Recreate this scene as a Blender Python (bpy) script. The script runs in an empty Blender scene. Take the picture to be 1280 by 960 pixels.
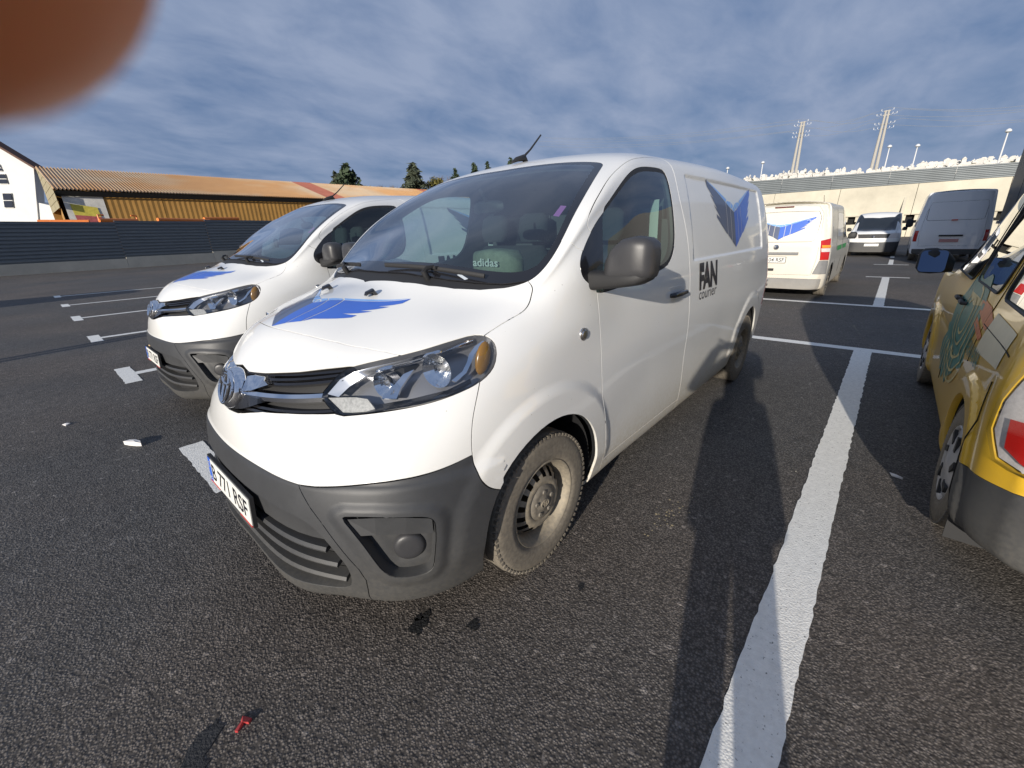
import bpy, bmesh, math, random
import numpy as np
from mathutils import Vector, Matrix
from mathutils.geometry import delaunay_2d_cdt
random.seed(7)
scene = bpy.context.scene
R = math.radians
PI = math.pi
COL = scene.collection
# ------------------------------------------------------------ camera
CAMPOS = Vector((1.2688, 1.8716, 1.4873))
YAW, PITCH, ROLL, FPX = R(221.795), R(19.896), R(-1.781), 517.79
_cy, _sy, _cp, _sp = math.cos(YAW), math.sin(YAW), math.cos(PITCH), math.sin(PITCH)
FWD = Vector((_cy*_cp, _sy*_cp, -_sp))
_r0 = Vector((_sy, -_cy, 0)); _u0 = _r0.cross(FWD)
RGT = _r0*math.cos(ROLL) + _u0*math.sin(ROLL)
UPV = -_r0*math.sin(ROLL) + _u0*math.cos(ROLL)
cam = bpy.data.cameras.new('camera'); camo = bpy.data.objects.new('camera', cam); COL.objects.link(camo)
camo.matrix_world = Matrix(((RGT.x, UPV.x, -FWD.x, CAMPOS.x), (RGT.y, UPV.y, -FWD.y, CAMPOS.y), (RGT.z, UPV.z, -FWD.z, CAMPOS.z), (0, 0, 0, 1)))
cam.sensor_width = 36; cam.lens = 36*FPX/1280; cam.clip_start = .002; cam.clip_end = 3000
cam.dof.use_dof = True; cam.dof.focus_distance = 2.6; cam.dof.aperture_fstop = 12.0
scene.camera = camo
# ------------------------------------------------------------ world, sun
SUN = Vector((.9454, .2272, .2340)).normalized()
w = bpy.data.worlds.new('World'); scene.world = w; w.use_nodes = True
def world():
    nt = w.node_tree; N = nt.nodes; L = nt.links
    bg = N['Background']; bg.inputs['Strength'].default_value = .076
    sky = N.new('ShaderNodeTexSky'); sky.sky_type = 'NISHITA'; sky.sun_disc = False
    sky.sun_elevation = R(13.54); sky.sun_rotation = math.atan2(SUN.x, SUN.y)
    sky.altitude = 300; sky.air_density = 1.0; sky.dust_density = 1.0; sky.ozone_density = 2.0
    tc = N.new('ShaderNodeTexCoord'); sep = N.new('ShaderNodeSeparateXYZ'); L.new(tc.outputs['Generated'], sep.inputs[0])
    # project the view direction on a flat cloud deck: dir.xy / (dir.z + c)
    add = N.new('ShaderNodeMath'); add.operation = 'ADD'; add.inputs[1].default_value = .22
    mx = N.new('ShaderNodeMath'); mx.operation = 'MAXIMUM'; mx.inputs[1].default_value = 0
    L.new(sep.outputs['Z'], mx.inputs[0]); L.new(mx.outputs[0], add.inputs[0])
    dx = N.new('ShaderNodeMath'); dx.operation = 'DIVIDE'; dy = N.new('ShaderNodeMath'); dy.operation = 'DIVIDE'
    L.new(sep.outputs['X'], dx.inputs[0]); L.new(add.outputs[0], dx.inputs[1]); L.new(sep.outputs['Y'], dy.inputs[0]); L.new(add.outputs[0], dy.inputs[1])
    cmb = N.new('ShaderNodeCombineXYZ'); L.new(dx.outputs[0], cmb.inputs[0]); L.new(dy.outputs[0], cmb.inputs[1])
    mp = N.new('ShaderNodeMapping'); L.new(cmb.outputs[0], mp.inputs[0]); mp.inputs['Rotation'].default_value = (0, 0, R(48)); mp.inputs['Scale'].default_value = (.60, 1.0, 1)
    n1 = N.new('ShaderNodeTexNoise'); n1.inputs['Scale'].default_value = 4.2; n1.inputs['Detail'].default_value = 7; n1.inputs['Roughness'].default_value = .55; n1.inputs['Distortion'].default_value = .25
    n2 = N.new('ShaderNodeTexNoise'); n2.inputs['Scale'].default_value = .45; n2.inputs['Detail'].default_value = 4
    L.new(mp.outputs[0], n1.inputs['Vector']); L.new(mp.outputs[0], n2.inputs['Vector'])
    s = N.new('ShaderNodeMath'); s.operation = 'MULTIPLY_ADD'; s.inputs[1].default_value = .6
    L.new(n2.outputs['Fac'], s.inputs[0]); L.new(n1.outputs['Fac'], s.inputs[2])
    rp = N.new('ShaderNodeValToRGB'); rp.color_ramp.elements[0].position = .58; rp.color_ramp.elements[1].position = 1.12
    rp.color_ramp.elements[0].color = (0, 0, 0, 1); rp.color_ramp.elements[1].color = (1, 1, 1, 1)
    L.new(s.outputs[0], rp.inputs[0])
    # grey-blue deck everywhere, brighter wisps on top
    base = N.new('ShaderNodeMixRGB'); base.inputs[0].default_value = SKYDECK[0]; base.inputs[2].default_value = SKYDECK[1]
    L.new(sky.outputs[0], base.inputs[1])
    mix = N.new('ShaderNodeMixRGB'); mix.inputs[2].default_value = SKYWISP
    L.new(rp.outputs[0], mix.inputs[0]); L.new(base.outputs[0], mix.inputs[1])
    L.new(mix.outputs[0], bg.inputs['Color'])
SKYDECK = (.85, (1.55, 2.45, 4.5, 1)); SKYWISP = (3.6, 4.4, 6.2, 1)
world()
sun = bpy.data.lights.new('sun', 'SUN'); sun.energy = 5.0; sun.angle = R(.53); sun.color = (1, .925, .82)
suno = bpy.data.objects.new('sun', sun); COL.objects.link(suno); suno.rotation_euler = SUN.to_track_quat('Z', 'Y').to_euler(); suno.location = (20, 5, 12)
scene.view_settings.view_transform = 'Standard'; scene.view_settings.look = 'None'; scene.view_settings.exposure = .16; scene.view_settings.gamma = 1
scene.render.engine = 'CYCLES'; scene.cycles.max_bounces = 8; scene.cycles.transparent_max_bounces = 24; scene.cycles.use_denoising = True
scene.render.film_transparent = False

# ------------------------------------------------------------ materials
MATS = {}
def pmat(name, col, rough=.5, metal=0, **k):
    if name in MATS: return MATS[name]
    m = bpy.data.materials.new(name); m.use_nodes = True; nt = m.node_tree; N = nt.nodes; L = nt.links
    b = N['Principled BSDF']; b.inputs['Base Color'].default_value = (*col, 1); b.inputs['Roughness'].default_value = rough; b.inputs['Metallic'].default_value = metal
    if 'coat' in k: b.inputs['Coat Weight'].default_value = k['coat']; b.inputs['Coat Roughness'].default_value = k.get('coatr', .04)
    if 'spec' in k: b.inputs['Specular IOR Level'].default_value = k['spec']
    if 'emit' in k: b.inputs['Emission Color'].default_value = (*k['emit'], 1); b.inputs['Emission Strength'].default_value = k.get('es', 1)
    if 'sss' in k: b.inputs['Subsurface Weight'].default_value = k['sss']; b.inputs['Subsurface Radius'].default_value = (.012, .004, .002); b.inputs['Subsurface Scale'].default_value = 1
    tc = N.new('ShaderNodeTexCoord')
    if k.get('var', 0) > 0:       # colour mottling
        n = N.new('ShaderNodeTexNoise'); n.inputs['Scale'].default_value = k.get('vs', 6); n.inputs['Detail'].default_value = 5; n.inputs['Roughness'].default_value = .65
        L.new(tc.outputs['Object'], n.inputs['Vector'])
        mr = N.new('ShaderNodeMapRange'); mr.inputs['From Min'].default_value = .3; mr.inputs['From Max'].default_value = .7
        mr.inputs['To Min'].default_value = 1-k['var']; mr.inputs['To Max'].default_value = 1+k['var']; L.new(n.outputs['Fac'], mr.inputs['Value'])
        mu = N.new('ShaderNodeMixRGB'); mu.blend_type = 'MULTIPLY'; mu.inputs[0].default_value = 1; mu.inputs[1].default_value = (*col, 1)
        L.new(mr.outputs[0], mu.inputs[2]); L.new(mu.outputs[0], b.inputs['Base Color'])
        last = mu.outputs[0]
    else: last = None
    if k.get('dirt'):             # road dirt: (colour, z where it ends, amount)
        dc, zt, am = k['dirt']
        sp = N.new('ShaderNodeSeparateXYZ'); L.new(tc.outputs['Object'], sp.inputs[0])
        mz = N.new('ShaderNodeMapRange'); mz.inputs['From Min'].default_value = zt; mz.inputs['From Max'].default_value = .2; L.new(sp.outputs['Z'], mz.inputs['Value'])
        n = N.new('ShaderNodeTexNoise'); n.inputs['Scale'].default_value = 3.2; n.inputs['Detail'].default_value = 8; n.inputs['Roughness'].default_value = .7; L.new(tc.outputs['Object'], n.inputs['Vector'])
        n3 = N.new('ShaderNodeTexNoise'); n3.inputs['Scale'].default_value = 60; n3.inputs['Detail'].default_value = 4; L.new(tc.outputs['Object'], n3.inputs['Vector'])
        r2 = N.new('ShaderNodeMapRange'); r2.inputs['From Min'].default_value = .35; r2.inputs['From Max'].default_value = .7; L.new(n.outputs['Fac'], r2.inputs['Value'])
        r3 = N.new('ShaderNodeMapRange'); r3.inputs['From Min'].default_value = .3; r3.inputs['From Max'].default_value = .75; r3.inputs['To Min'].default_value = .55; r3.inputs['To Max'].default_value = 1.15; L.new(n3.outputs['Fac'], r3.inputs['Value'])
        q = N.new('ShaderNodeMath'); q.operation = 'MULTIPLY_ADD'; q.inputs[1].default_value = .45; L.new(r2.outputs[0], q.inputs[0]); L.new(mz.outputs[0], q.inputs[2])
        q2 = N.new('ShaderNodeMath'); q2.operation = 'MULTIPLY'; L.new(q.outputs[0], q2.inputs[0]); L.new(mz.outputs[0], q2.inputs[1])
        q3 = N.new('ShaderNodeMath'); q3.operation = 'MULTIPLY'; L.new(q2.outputs[0], q3.inputs[0]); L.new(r3.outputs[0], q3.inputs[1])
        q4 = N.new('ShaderNodeMath'); q4.operation = 'MULTIPLY'; q4.use_clamp = True; q4.inputs[1].default_value = am; L.new(q3.outputs[0], q4.inputs[0])
        mx = N.new('ShaderNodeMixRGB'); mx.inputs[2].default_value = (*dc, 1); L.new(q4.outputs[0], mx.inputs[0])
        if last: L.new(last, mx.inputs[1])
        else: mx.inputs[1].default_value = (*col, 1)
        L.new(mx.outputs[0], b.inputs['Base Color'])
        rr = N.new('ShaderNodeMapRange'); rr.inputs['To Min'].default_value = rough; rr.inputs['To Max'].default_value = .75; L.new(q4.outputs[0], rr.inputs['Value']); L.new(rr.outputs[0], b.inputs['Roughness'])
        if 'coat' in k:
            rc = N.new('ShaderNodeMapRange'); rc.inputs['To Min'].default_value = k['coat']; rc.inputs['To Max'].default_value = 0; L.new(q4.outputs[0], rc.inputs['Value']); L.new(rc.outputs[0], b.inputs['Coat Weight'])
    if k.get('specks'):           # dust and insect specks
        src = b.inputs['Base Color'].links[0].from_socket; v = N.new('ShaderNodeTexVoronoi'); v.inputs['Scale'].default_value = 26; L.new(tc.outputs['Object'], v.inputs['Vector'])
        sc_ = N.new('ShaderNodeSeparateColor'); L.new(v.outputs['Color'], sc_.inputs[0])
        lt = N.new('ShaderNodeMapRange'); lt.inputs['From Min'].default_value = .045; lt.inputs['From Max'].default_value = .075; lt.inputs['To Min'].default_value = 1; lt.inputs['To Max'].default_value = 0; L.new(v.outputs['Distance'], lt.inputs['Value'])
        th = N.new('ShaderNodeMath'); th.operation = 'GREATER_THAN'; th.inputs[1].default_value = .72; L.new(sc_.outputs[0], th.inputs[0])
        m1 = N.new('ShaderNodeMath'); m1.operation = 'MULTIPLY'; L.new(lt.outputs[0], m1.inputs[0]); L.new(th.outputs[0], m1.inputs[1]); m2 = N.new('ShaderNodeMath'); m2.operation = 'MULTIPLY'; m2.inputs[1].default_value = .45; L.new(m1.outputs[0], m2.inputs[0])
        mx = N.new('ShaderNodeMixRGB'); mx.inputs[2].default_value = (.16, .13, .09, 1); L.new(m2.outputs[0], mx.inputs[0]); L.new(src, mx.inputs[1]); L.new(mx.outputs[0], b.inputs['Base Color'])
    if k.get('bump'):
        n = N.new('ShaderNodeTexNoise'); n.inputs['Scale'].default_value = k.get('bs', 400); n.inputs['Detail'].default_value = 3; L.new(tc.outputs['Object'], n.inputs['Vector'])
        bp = N.new('ShaderNodeBump'); bp.inputs['Strength'].default_value = k['bump']; bp.inputs['Distance'].default_value = k.get('bd', .001); L.new(n.outputs['Fac'], bp.inputs['Height']); L.new(bp.outputs[0], b.inputs['Normal'])
    MATS[name] = m
    return m
def glassmat(name, tint, gl=1.0, ior=1.5, rough=.0, boost=1.7):
    if name in MATS: return MATS[name]
    m = bpy.data.materials.new(name); m.use_nodes = True; nt = m.node_tree; N = nt.nodes; L = nt.links
    N.remove(N['Principled BSDF']); out = N['Material Output']
    t = N.new('ShaderNodeBsdfTransparent'); t.inputs[0].default_value = (*tint, 1)
    g = N.new('ShaderNodeBsdfGlossy'); g.inputs['Roughness'].default_value = rough; g.inputs[0].default_value = (gl, gl, gl, 1)
    f = N.new('ShaderNodeFresnel'); f.inputs['IOR'].default_value = ior
    geo = N.new('ShaderNodeNewGeometry'); inv = N.new('ShaderNodeMath'); inv.operation = 'SUBTRACT'; inv.inputs[0].default_value = 1; L.new(geo.outputs['Backfacing'], inv.inputs[1])
    fm = N.new('ShaderNodeMath'); fm.operation = 'MULTIPLY'; L.new(f.outputs[0], fm.inputs[0]); L.new(inv.outputs[0], fm.inputs[1])
    fm2 = N.new('ShaderNodeMath'); fm2.operation = 'MULTIPLY'; fm2.use_clamp = True; fm2.inputs[1].default_value = boost; L.new(fm.outputs[0], fm2.inputs[0])
    x = N.new('ShaderNodeMixShader'); L.new(fm2.outputs[0], x.inputs[0]); L.new(t.outputs[0], x.inputs[1]); L.new(g.outputs[0], x.inputs[2]); L.new(x.outputs[0], out.inputs['Surface'])
    MATS[name] = m
    return m
DIRT = (.42, .36, .25)
M_white = pmat('white_paint', (.74, .74, .72), .32, coat=.7, coatr=.05, dirt=(DIRT, .85, .80), var=.02, vs=2, specks=1)
M_plastic = pmat('dark_bumper_plastic', (.040, .042, .046), .50, dirt=((.13, .12, .10), .75, .42), var=.12, vs=9, bump=.35, bs=900, bd=.0006)
M_black = pmat('black_gloss', (.012, .012, .014), .18, coat=.5)
M_blackm = pmat('black_matt', (.018, .018, .019), .62, bump=.2, bs=700)
M_mirror = pmat('mirror_shell_plastic', (.040, .040, .043), .42, var=.1, vs=12, bump=.3, bs=900, bd=.0006)
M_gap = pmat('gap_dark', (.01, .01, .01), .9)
M_inner = pmat('inner_grey', (.05, .052, .055), .8, var=.1)
M_dash = pmat('dashboard_plastic', (.022, .023, .025), .55, bump=.3, bs=500)
M_seat = pmat('seat_cloth', (.022, .025, .028), .95, var=.15, vs=40, bump=.5, bs=600)
M_chrome = pmat('chrome', (.82, .83, .85), .09, 1)
M_satin = pmat('satin_metal', (.55, .55, .56), .3, 1)
M_rubber = pmat('tyre_rubber', (.055, .05, .044), .85, dirt=((.30, .26, .20), .95, .50), var=.2, vs=14, bump=.5, bs=120, bd=.001)
M_steel = pmat('steel_rim_paint', (.10, .095, .09), .5, .3, dirt=((.36, .31, .23), .95, .72), var=.2, vs=20)
M_darksteel = pmat('rim_recess', (.02, .02, .02), .6)
M_cap = pmat('wheel_cap_plastic', (.06, .058, .055), .5, dirt=((.30, .26, .2), .95, .45), var=.1, vs=30)
M_glass = glassmat('window_glass', (.56, .70, .70), boost=2.0)
M_dglass = glassmat('door_glass', (.60, .76, .72))
M_lens = glassmat('clear_lens', (.93, .94, .95), ior=1.45)
M_amber = pmat('amber_plastic', (.20, .105, .02), .25, coat=.6)
M_head = pmat('headlight_housing', (.26, .26, .27), .28, .6)
M_refl = pmat('reflector_chrome', (.90, .91, .92), .12, 1, bump=.25, bs=60, bd=.004)
M_blue = pmat('decal_blue', (.035, .12, .52), .35, coat=.4)
M_navy = pmat('decal_slate', (.075, .095, .16), .35, coat=.4)
M_pale = pmat('decal_light_blue', (.20, .40, .78), .35, coat=.4)
M_ink = pmat('decal_black', (.015, .015, .022), .35, coat=.3)
M_text = pmat('decal_grey', (.06, .06, .075), .4)
M_platew = pmat('plate_white', (.70, .70, .66), .45, var=.05)
M_plateb = pmat('plate_blue', (.03, .12, .55), .45)
M_plater = pmat('plate_red', (.55, .06, .05), .45)
M_yplate = pmat('eu_yellow', (.8, .6, .05), .5)
M_red = pmat('red_lens', (.45, .015, .012), .15, coat=.8)
M_blueglass = pmat('mirror_glass', (.10, .14, .22), .02, 1)  # dark blue base colour stands in for the reflected deep sky
# ------------------------------------------------------------ object helpers
def link(o, parent=None):
    COL.objects.link(o)
    if parent: o.parent = parent
    return o
def tag(o, label=None, cat=None, group=None, kind=None):
    if label: o['label'] = label
    if cat: o['category'] = cat
    if group: o['group'] = group
    if kind: o['kind'] = kind
    return o
def thing(name, label, cat, loc=(0, 0, 0), rz=0, group=None):
    o = bpy.data.objects.new(name, None); o.empty_display_size = .2; link(o)
    o.location = loc; o.rotation_euler = (0, 0, rz)
    return tag(o, label, cat, group)
def mesh(name, V, F, mats, parent=None, mi=None, smooth=True, normals=None, auto=None, loc=None):
    me = bpy.data.meshes.new(name); me.from_pydata([tuple(map(float, v)) for v in V], [], [tuple(map(int, f)) for f in F]); me.validate()
    if not isinstance(mats, (list, tuple)): mats = [mats]
    for m in mats: me.materials.append(m)
    if mi is not None and len(mi) == len(me.polygons): me.polygons.foreach_set('material_index', list(mi))
    if smooth: me.polygons.foreach_set('use_smooth', [True]*len(me.polygons))
    if normals is not None: me.normals_split_custom_set_from_vertices([tuple(n) for n in normals])
    elif auto is not None: me.set_sharp_from_angle(angle=R(auto))
    o = bpy.data.objects.new(name, me); link(o, parent)
    if loc is not None: o.location = loc
    if normals is not None: o.cycles.shadow_terminator_geometry_offset = .3; o.cycles.shadow_terminator_offset = .15
    return o
class MB:
    """mesh buffer"""
    def __init__(s): s.V = []; s.F = []; s.M = []
    def add(s, V, F, m=0):
        k = len(s.V); s.V += [tuple(v) for v in V]; s.F += [tuple(i+k for i in f) for f in F]; s.M += [m]*len(F); return s
    def box(s, c, d, m=0, rot=None):
        x, y, z = d[0]/2, d[1]/2, d[2]/2
        V = [Vector((i*x, j*y, k*z)) for k in (-1, 1) for j in (-1, 1) for i in (-1, 1)]
        if rot is not None: V = [rot @ v for v in V]
        V = [v+Vector(c) for v in V]
        return s.add(V, [(0, 2, 3, 1), (4, 5, 7, 6), (0, 1, 5, 4), (2, 6, 7, 3), (0, 4, 6, 2), (1, 3, 7, 5)], m)
    def tube(s, pts, r, n=10, m=0, closed=False, caps=True):
        pts = [Vector(p) for p in pts]; N = len(pts)
        rs = r if isinstance(r, list) else [r]*N
        rings = []; up = None
        for i, p in enumerate(pts):
            a = pts[(i-1) % N] if (i > 0 or closed) else p; b = pts[(i+1) % N] if (i < N-1 or closed) else p
            t = (b-a).normalized()
            if up is None: up = Vector((0, 0, 1)) if abs(t.z) < .9 else Vector((1, 0, 0))
            x = t.cross(up)
            if x.length < 1e-6: x = t.orthogonal()
            x.normalize(); y = x.cross(t).normalized(); up = y
            rr = rs[i] if isinstance(rs[i], (tuple, list)) else (rs[i], rs[i])
            rings.append([p + x*math.cos(q)*rr[0] + y*math.sin(q)*rr[1] for q in [2*PI*k/n for k in range(n)]])
        V = [v for ring in rings for v in ring]; F = []
        for i in range(N if closed else N-1):
            j = (i+1) % N
            for k in range(n): F.append((i*n+k, i*n+(k+1) % n, j*n+(k+1) % n, j*n+k))
        if caps and not closed: F.append(tuple(range(n))[::-1]); F.append(tuple((N-1)*n+k for k in range(n)))
        return s.add(V, F, m)
    def lathe(s, prof, n=48, m=0, axis='y', c=(0, 0, 0), ms=None):
        """prof: (radius, offset along axis); axis y"""
        V = []; F = []; c = Vector(c)
        for (r, h) in prof:
            for k in range(n):
                a = 2*PI*k/n
                if axis == 'y': V.append(c+Vector((r*math.cos(a), h, r*math.sin(a))))
                elif axis == 'z': V.append(c+Vector((r*math.cos(a), r*math.sin(a), h)))
                else: V.append(c+Vector((h, r*math.cos(a), r*math.sin(a))))
        k0 = len(s.V); s.V += [tuple(v) for v in V]
        for i in range(len(prof)-1):
            for k in range(n):
                f = (i*n+k, i*n+(k+1) % n, (i+1)*n+(k+1) % n, (i+1)*n+k)
                s.F.append(tuple(x+k0 for x in (f[::-1] if axis == 'y' else f))); s.M.append(ms[i] if ms else m)
        return s
    def prism(s, poly, h0, h1, frame=None, m=0):
        """poly (a,b) extruded along c from h0 to h1; frame maps (a,b,c)->3D"""
        fr = frame or (lambda a, b, c: (a, b, c)); n = len(poly)
        V = [fr(a, b, h0) for a, b in poly]+[fr(a, b, h1) for a, b in poly]
        F = [tuple(range(n))[::-1], tuple(range(n, 2*n))]+[(i, (i+1) % n, n+(i+1) % n, n+i) for i in range(n)]
        return s.add(V, F, m)
    def build(s, name, mats, parent=None, smooth=True, auto=35, loc=None):
        o = mesh(name, s.V, s.F, mats, parent, s.M, smooth, None, auto if smooth else None, loc)
        bm = bmesh.new(); bm.from_mesh(o.data); bmesh.ops.recalc_face_normals(bm, faces=bm.faces); bm.to_mesh(o.data); bm.free()
        if smooth and auto: o.data.set_sharp_from_angle(angle=R(auto))
        return o
def bevel(o, wd=.006, seg=2, ang=40):
    md = o.modifiers.new('bevel', 'BEVEL'); md.width = wd; md.segments = seg; md.limit_method = 'ANGLE'; md.angle_limit = R(ang); md.harden_normals = False
    return o
def copy_tree(o, parent=None, skip=()):
    c = o.copy(); COL.objects.link(c)
    if parent: c.parent = parent
    for ch in o.children:
        if ch.name.split('.')[0] in skip: continue
        copy_tree(ch, c, skip)
    return c
def text_mesh(txt, size=1, shear=0, ext=0, sx=1, font_bold=0):
    cu = bpy.data.curves.new('t', 'FONT'); cu.body = txt; cu.size = size; cu.shear = shear; cu.offset = font_bold; cu.resolution_u = 3
    o = bpy.data.objects.new('t', cu); COL.objects.link(o); dg = bpy.context.evaluated_depsgraph_get(); me = o.evaluated_get(dg).to_mesh()
    V = np.array([v.co[:] for v in me.vertices]); F = [tuple(p.vertices) for p in me.polygons]
    o.evaluated_get(dg).to_mesh_clear(); bpy.data.objects.remove(o); bpy.data.curves.remove(cu)
    V[:, 0] *= sx; V[:, 0] -= V[:, 0].min(); V[:, 1] -= 0
    return V, F
def sm(a, b, x): t = np.clip((x-a)/(b-a), 0, 1); return t*t*(3-2*t)
# ------------------------------------------------------------ spline body surfaces
MIR = np.array([1, -1, 1.])
def bspl(Cp, U, V):
    nu, nv = Cp.shape[:2]
    E = np.concatenate([(Cp[1:2]*MIR), Cp, (Cp[-2:-1]*MIR)], 0)
    E = np.concatenate([2*E[:, :1]-E[:, 1:2], E, E[:, -2:-1]*MIR], 1)
    U = np.clip(U, 0, nu-1-1e-9); V = np.clip(V, 0, nv-1-1e-9)
    iu = np.floor(U).astype(int); iv = np.floor(V).astype(int); a = U-iu; b = V-iv
    ww = lambda t: [(1-t)**3/6, (3*t**3-6*t*t+4)/6, (-3*t**3+3*t*t+3*t+1)/6, t**3/6]
    wu = ww(a); wv = ww(b); r = 0
    for i in range(4):
        for j in range(4): r = r+(wu[i]*wv[j])[..., None]*E[iu+i, iv+j]
    return r
class Body:
    """closed-form half body; parts are cut from it by seam curves drawn in (u,v)"""
    def __init__(s, T, k=.7, n=4, refu=11, refv=6):
        s.T = T; nu, nv = T.shape[:2]; s.nu, s.nv = nu, nv
        U, V = np.meshgrid(np.arange(nu)*1., np.arange(nv)*1., indexing='ij'); C = T.copy()
        for _ in range(n): C = C+k*(T-bspl(C, U, V))
        s.C = C; s.disp = None
        q = np.linspace(0, nu-1, (nu-1)*8+1); L = np.linalg.norm(np.diff(s.S(q, q*0+refv), axis=0), axis=1); s.qa = q; s.A = np.concatenate([[0], np.cumsum(L)])
        q = np.linspace(0, nv-1, (nv-1)*8+1); L = np.linalg.norm(np.diff(s.S(q*0+refu, q), axis=0), axis=1); s.qb = q; s.B = np.concatenate([[0], np.cumsum(L)])
        gu = np.linspace(0, nu-1, (nu-1)*6+1); gv = np.linspace(0, nv-1, (nv-1)*6+1); s.GU, s.GV = np.meshgrid(gu, gv, indexing='ij'); s.GP = s.S(s.GU, s.GV)
    def S(s, u, v): return bspl(s.C, np.asarray(u, float), np.asarray(v, float))
    def nrm(s, u, v, fn=None):
        fn = fn or s.S; e = .004; u = np.asarray(u, float); v = np.asarray(v, float)
        u0, u1 = np.clip(u-e, 0, s.nu-1), np.clip(u+e, 0, s.nu-1); v0, v1 = np.clip(v-e, 0, s.nv-1), np.clip(v+e, 0, s.nv-1)
        du = fn(u1, v)-fn(u0, v); dv = fn(u, v1)-fn(u, v0); n = np.cross(du, dv); n[..., :] *= -1
        l = np.linalg.norm(n, axis=-1, keepdims=True); n = n/np.maximum(l, 1e-12)
        n = np.where(l < 1e-12, np.array([1., 0, 0]), n)
        return n
    def P(s, u, v, off=0):
        """displaced surface + offset"""
        p = s.S(u, v); n = s.nrm(u, v)*s.sgn()
        d = (s.disp(p, u, v) if s.disp else 0)
        return p+n*(d+off) if np.isscalar(d) else p+n*(d+off)[..., None]
    _sg = None
    def sgn(s, u=None, v=None):
        if s._sg is None:
            m = s.nrm(np.array([s.nu/2]), np.array([4.]))[0]; s._sg = 1 if m[1] > 0 else -1
        return s._sg
    def N(s, u, v):
        n = s.nrm(u, v, (lambda a, b: s.P(a, b)) if s.disp else None)*s.sgn()
        return n
    def sc(s, uv): uv = np.asarray(uv, float); return np.stack([np.interp(uv[:, 0], s.qa, s.A), np.interp(uv[:, 1], s.qb, s.B)], 1)
    def us(s, ab): ab = np.asarray(ab, float); return np.stack([np.interp(ab[:, 0], s.A, s.qa), np.interp(ab[:, 1], s.B, s.qb)], 1)
    def inv(s, pts, ax=(0, 2), cond=None, near=None):
        """(x,z) on the flank -> (u,v); ax=(1,2): (y,z) on an end face chosen by cond(P)"""
        out = []
        mask = np.ones(s.GU.shape, bool) if cond is None else cond(s.GP, s.GU, s.GV)
        for a, b in pts:
            d = (s.GP[..., ax[0]]-a)**2+(s.GP[..., ax[1]]-b)**2+(~mask)*1e3
            i = np.unravel_index(d.argmin(), d.shape); u, v = s.GU[i], s.GV[i]
            for _ in range(8):
                e = 1e-3; p = s.S(np.array([u, u+e, u]), np.array([v, v, v+e]))
                J = np.array([[p[1][ax[0]]-p[0][ax[0]], p[2][ax[0]]-p[0][ax[0]]], [p[1][ax[1]]-p[0][ax[1]], p[2][ax[1]]-p[0][ax[1]]]])/e
                r = np.array([a-p[0][ax[0]], b-p[0][ax[1]]])
                try: st = np.linalg.solve(J, r)
                except Exception: break
                st = np.clip(st, -.4, .4); u = float(np.clip(u+st[0], 0, s.nu-1)); v = float(np.clip(v+st[1], 0, s.nv-1))
            out.append((u, v))
        return out
    def cut(s, curves, step=.03, fine=(), curv_step=.02):
        """triangulate the (u,v) domain with every curve as an edge; returns labelled pieces"""
        W, H = s.A[-1], s.B[-1]
        V = []; E = []
        def seg(pts, closed=False):
            pts = np.asarray(pts, float); out = [pts[0]]
            for a, b in zip(pts[:-1], pts[1:]):
                n = max(1, int(np.ceil(np.linalg.norm(b-a)/curv_step)))
                for k in range(1, n+1): out.append(a+(b-a)*k/n)
            k0 = len(V)
            V.extend(out); E.extend([(k0+i, k0+i+1) for i in range(len(out)-1)])
            return out
        allc = []
        for c in curves:
            c = s.sc(c); c[:, 0] = np.clip(c[:, 0], 0, W); c[:, 1] = np.clip(c[:, 1], 0, H); allc.append(seg(c))
        seg([(0, 0), (W, 0), (W, H), (0, H), (0, 0)])
        cp = np.array(V)
        def grid(x0, x1, y0, y1, st):
            xs = np.arange(x0+st/2, x1, st); ys = np.arange(y0+st/2, y1, st*.9); X, Y = np.meshgrid(xs, ys); X[1::2] += st/2
            return np.stack([X.ravel(), Y.ravel()], 1)
        G = grid(0, W, 0, H, step)
        for (u0, u1, v0, v1, st) in fine:
            (a0, b0), (a1, b1) = s.sc([(u0, v0), (u1, v1)])
            G = G[~((G[:, 0] > a0) & (G[:, 0] < a1) & (G[:, 1] > b0) & (G[:, 1] < b1))]
            G = np.concatenate([G, grid(a0, a1, b0, b1, st)])
        # drop grid points too close to a curve
        cell = {}
        for p in cp: cell.setdefault((int(p[0]/.02), int(p[1]/.02)), []).append(p)
        keep = []
        for g in G:
            ci, cj = int(g[0]/.02), int(g[1]/.02); ok = 0 < g[0] < W and 0 < g[1] < H
            if ok:
                for i in (-1, 0, 1):
                    for j in (-1, 0, 1):
                        for p in cell.get((ci+i, cj+j), ()):
                            if (p[0]-g[0])**2+(p[1]-g[1])**2 < .007**2: ok = False
            if ok: keep.append(g)
        allv = [Vector((float(p[0]), float(p[1]))) for p in V]+[Vector((float(p[0]), float(p[1]))) for p in keep]
        vo, eo, fo, ov, oe, of = delaunay_2d_cdt(allv, E, [], 0, 1e-6)
        cons = set()
        for e, o in zip(eo, oe):
            if len(o): cons.add((min(e), max(e)))
        UVs = s.us([(p.x, p.y) for p in vo])
        ed = {}
        for i, f in enumerate(fo):
            for k in range(len(f)):
                a, b = f[k], f[(k+1) % len(f)]; ed.setdefault((min(a, b), max(a, b)), []).append(i)
        adj = [[] for _ in fo]
        for e, fs in ed.items():
            if len(fs) == 2 and e not in cons: adj[fs[0]].append(fs[1]); adj[fs[1]].append(fs[0])
        lab = [-1]*len(fo); n = 0
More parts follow.
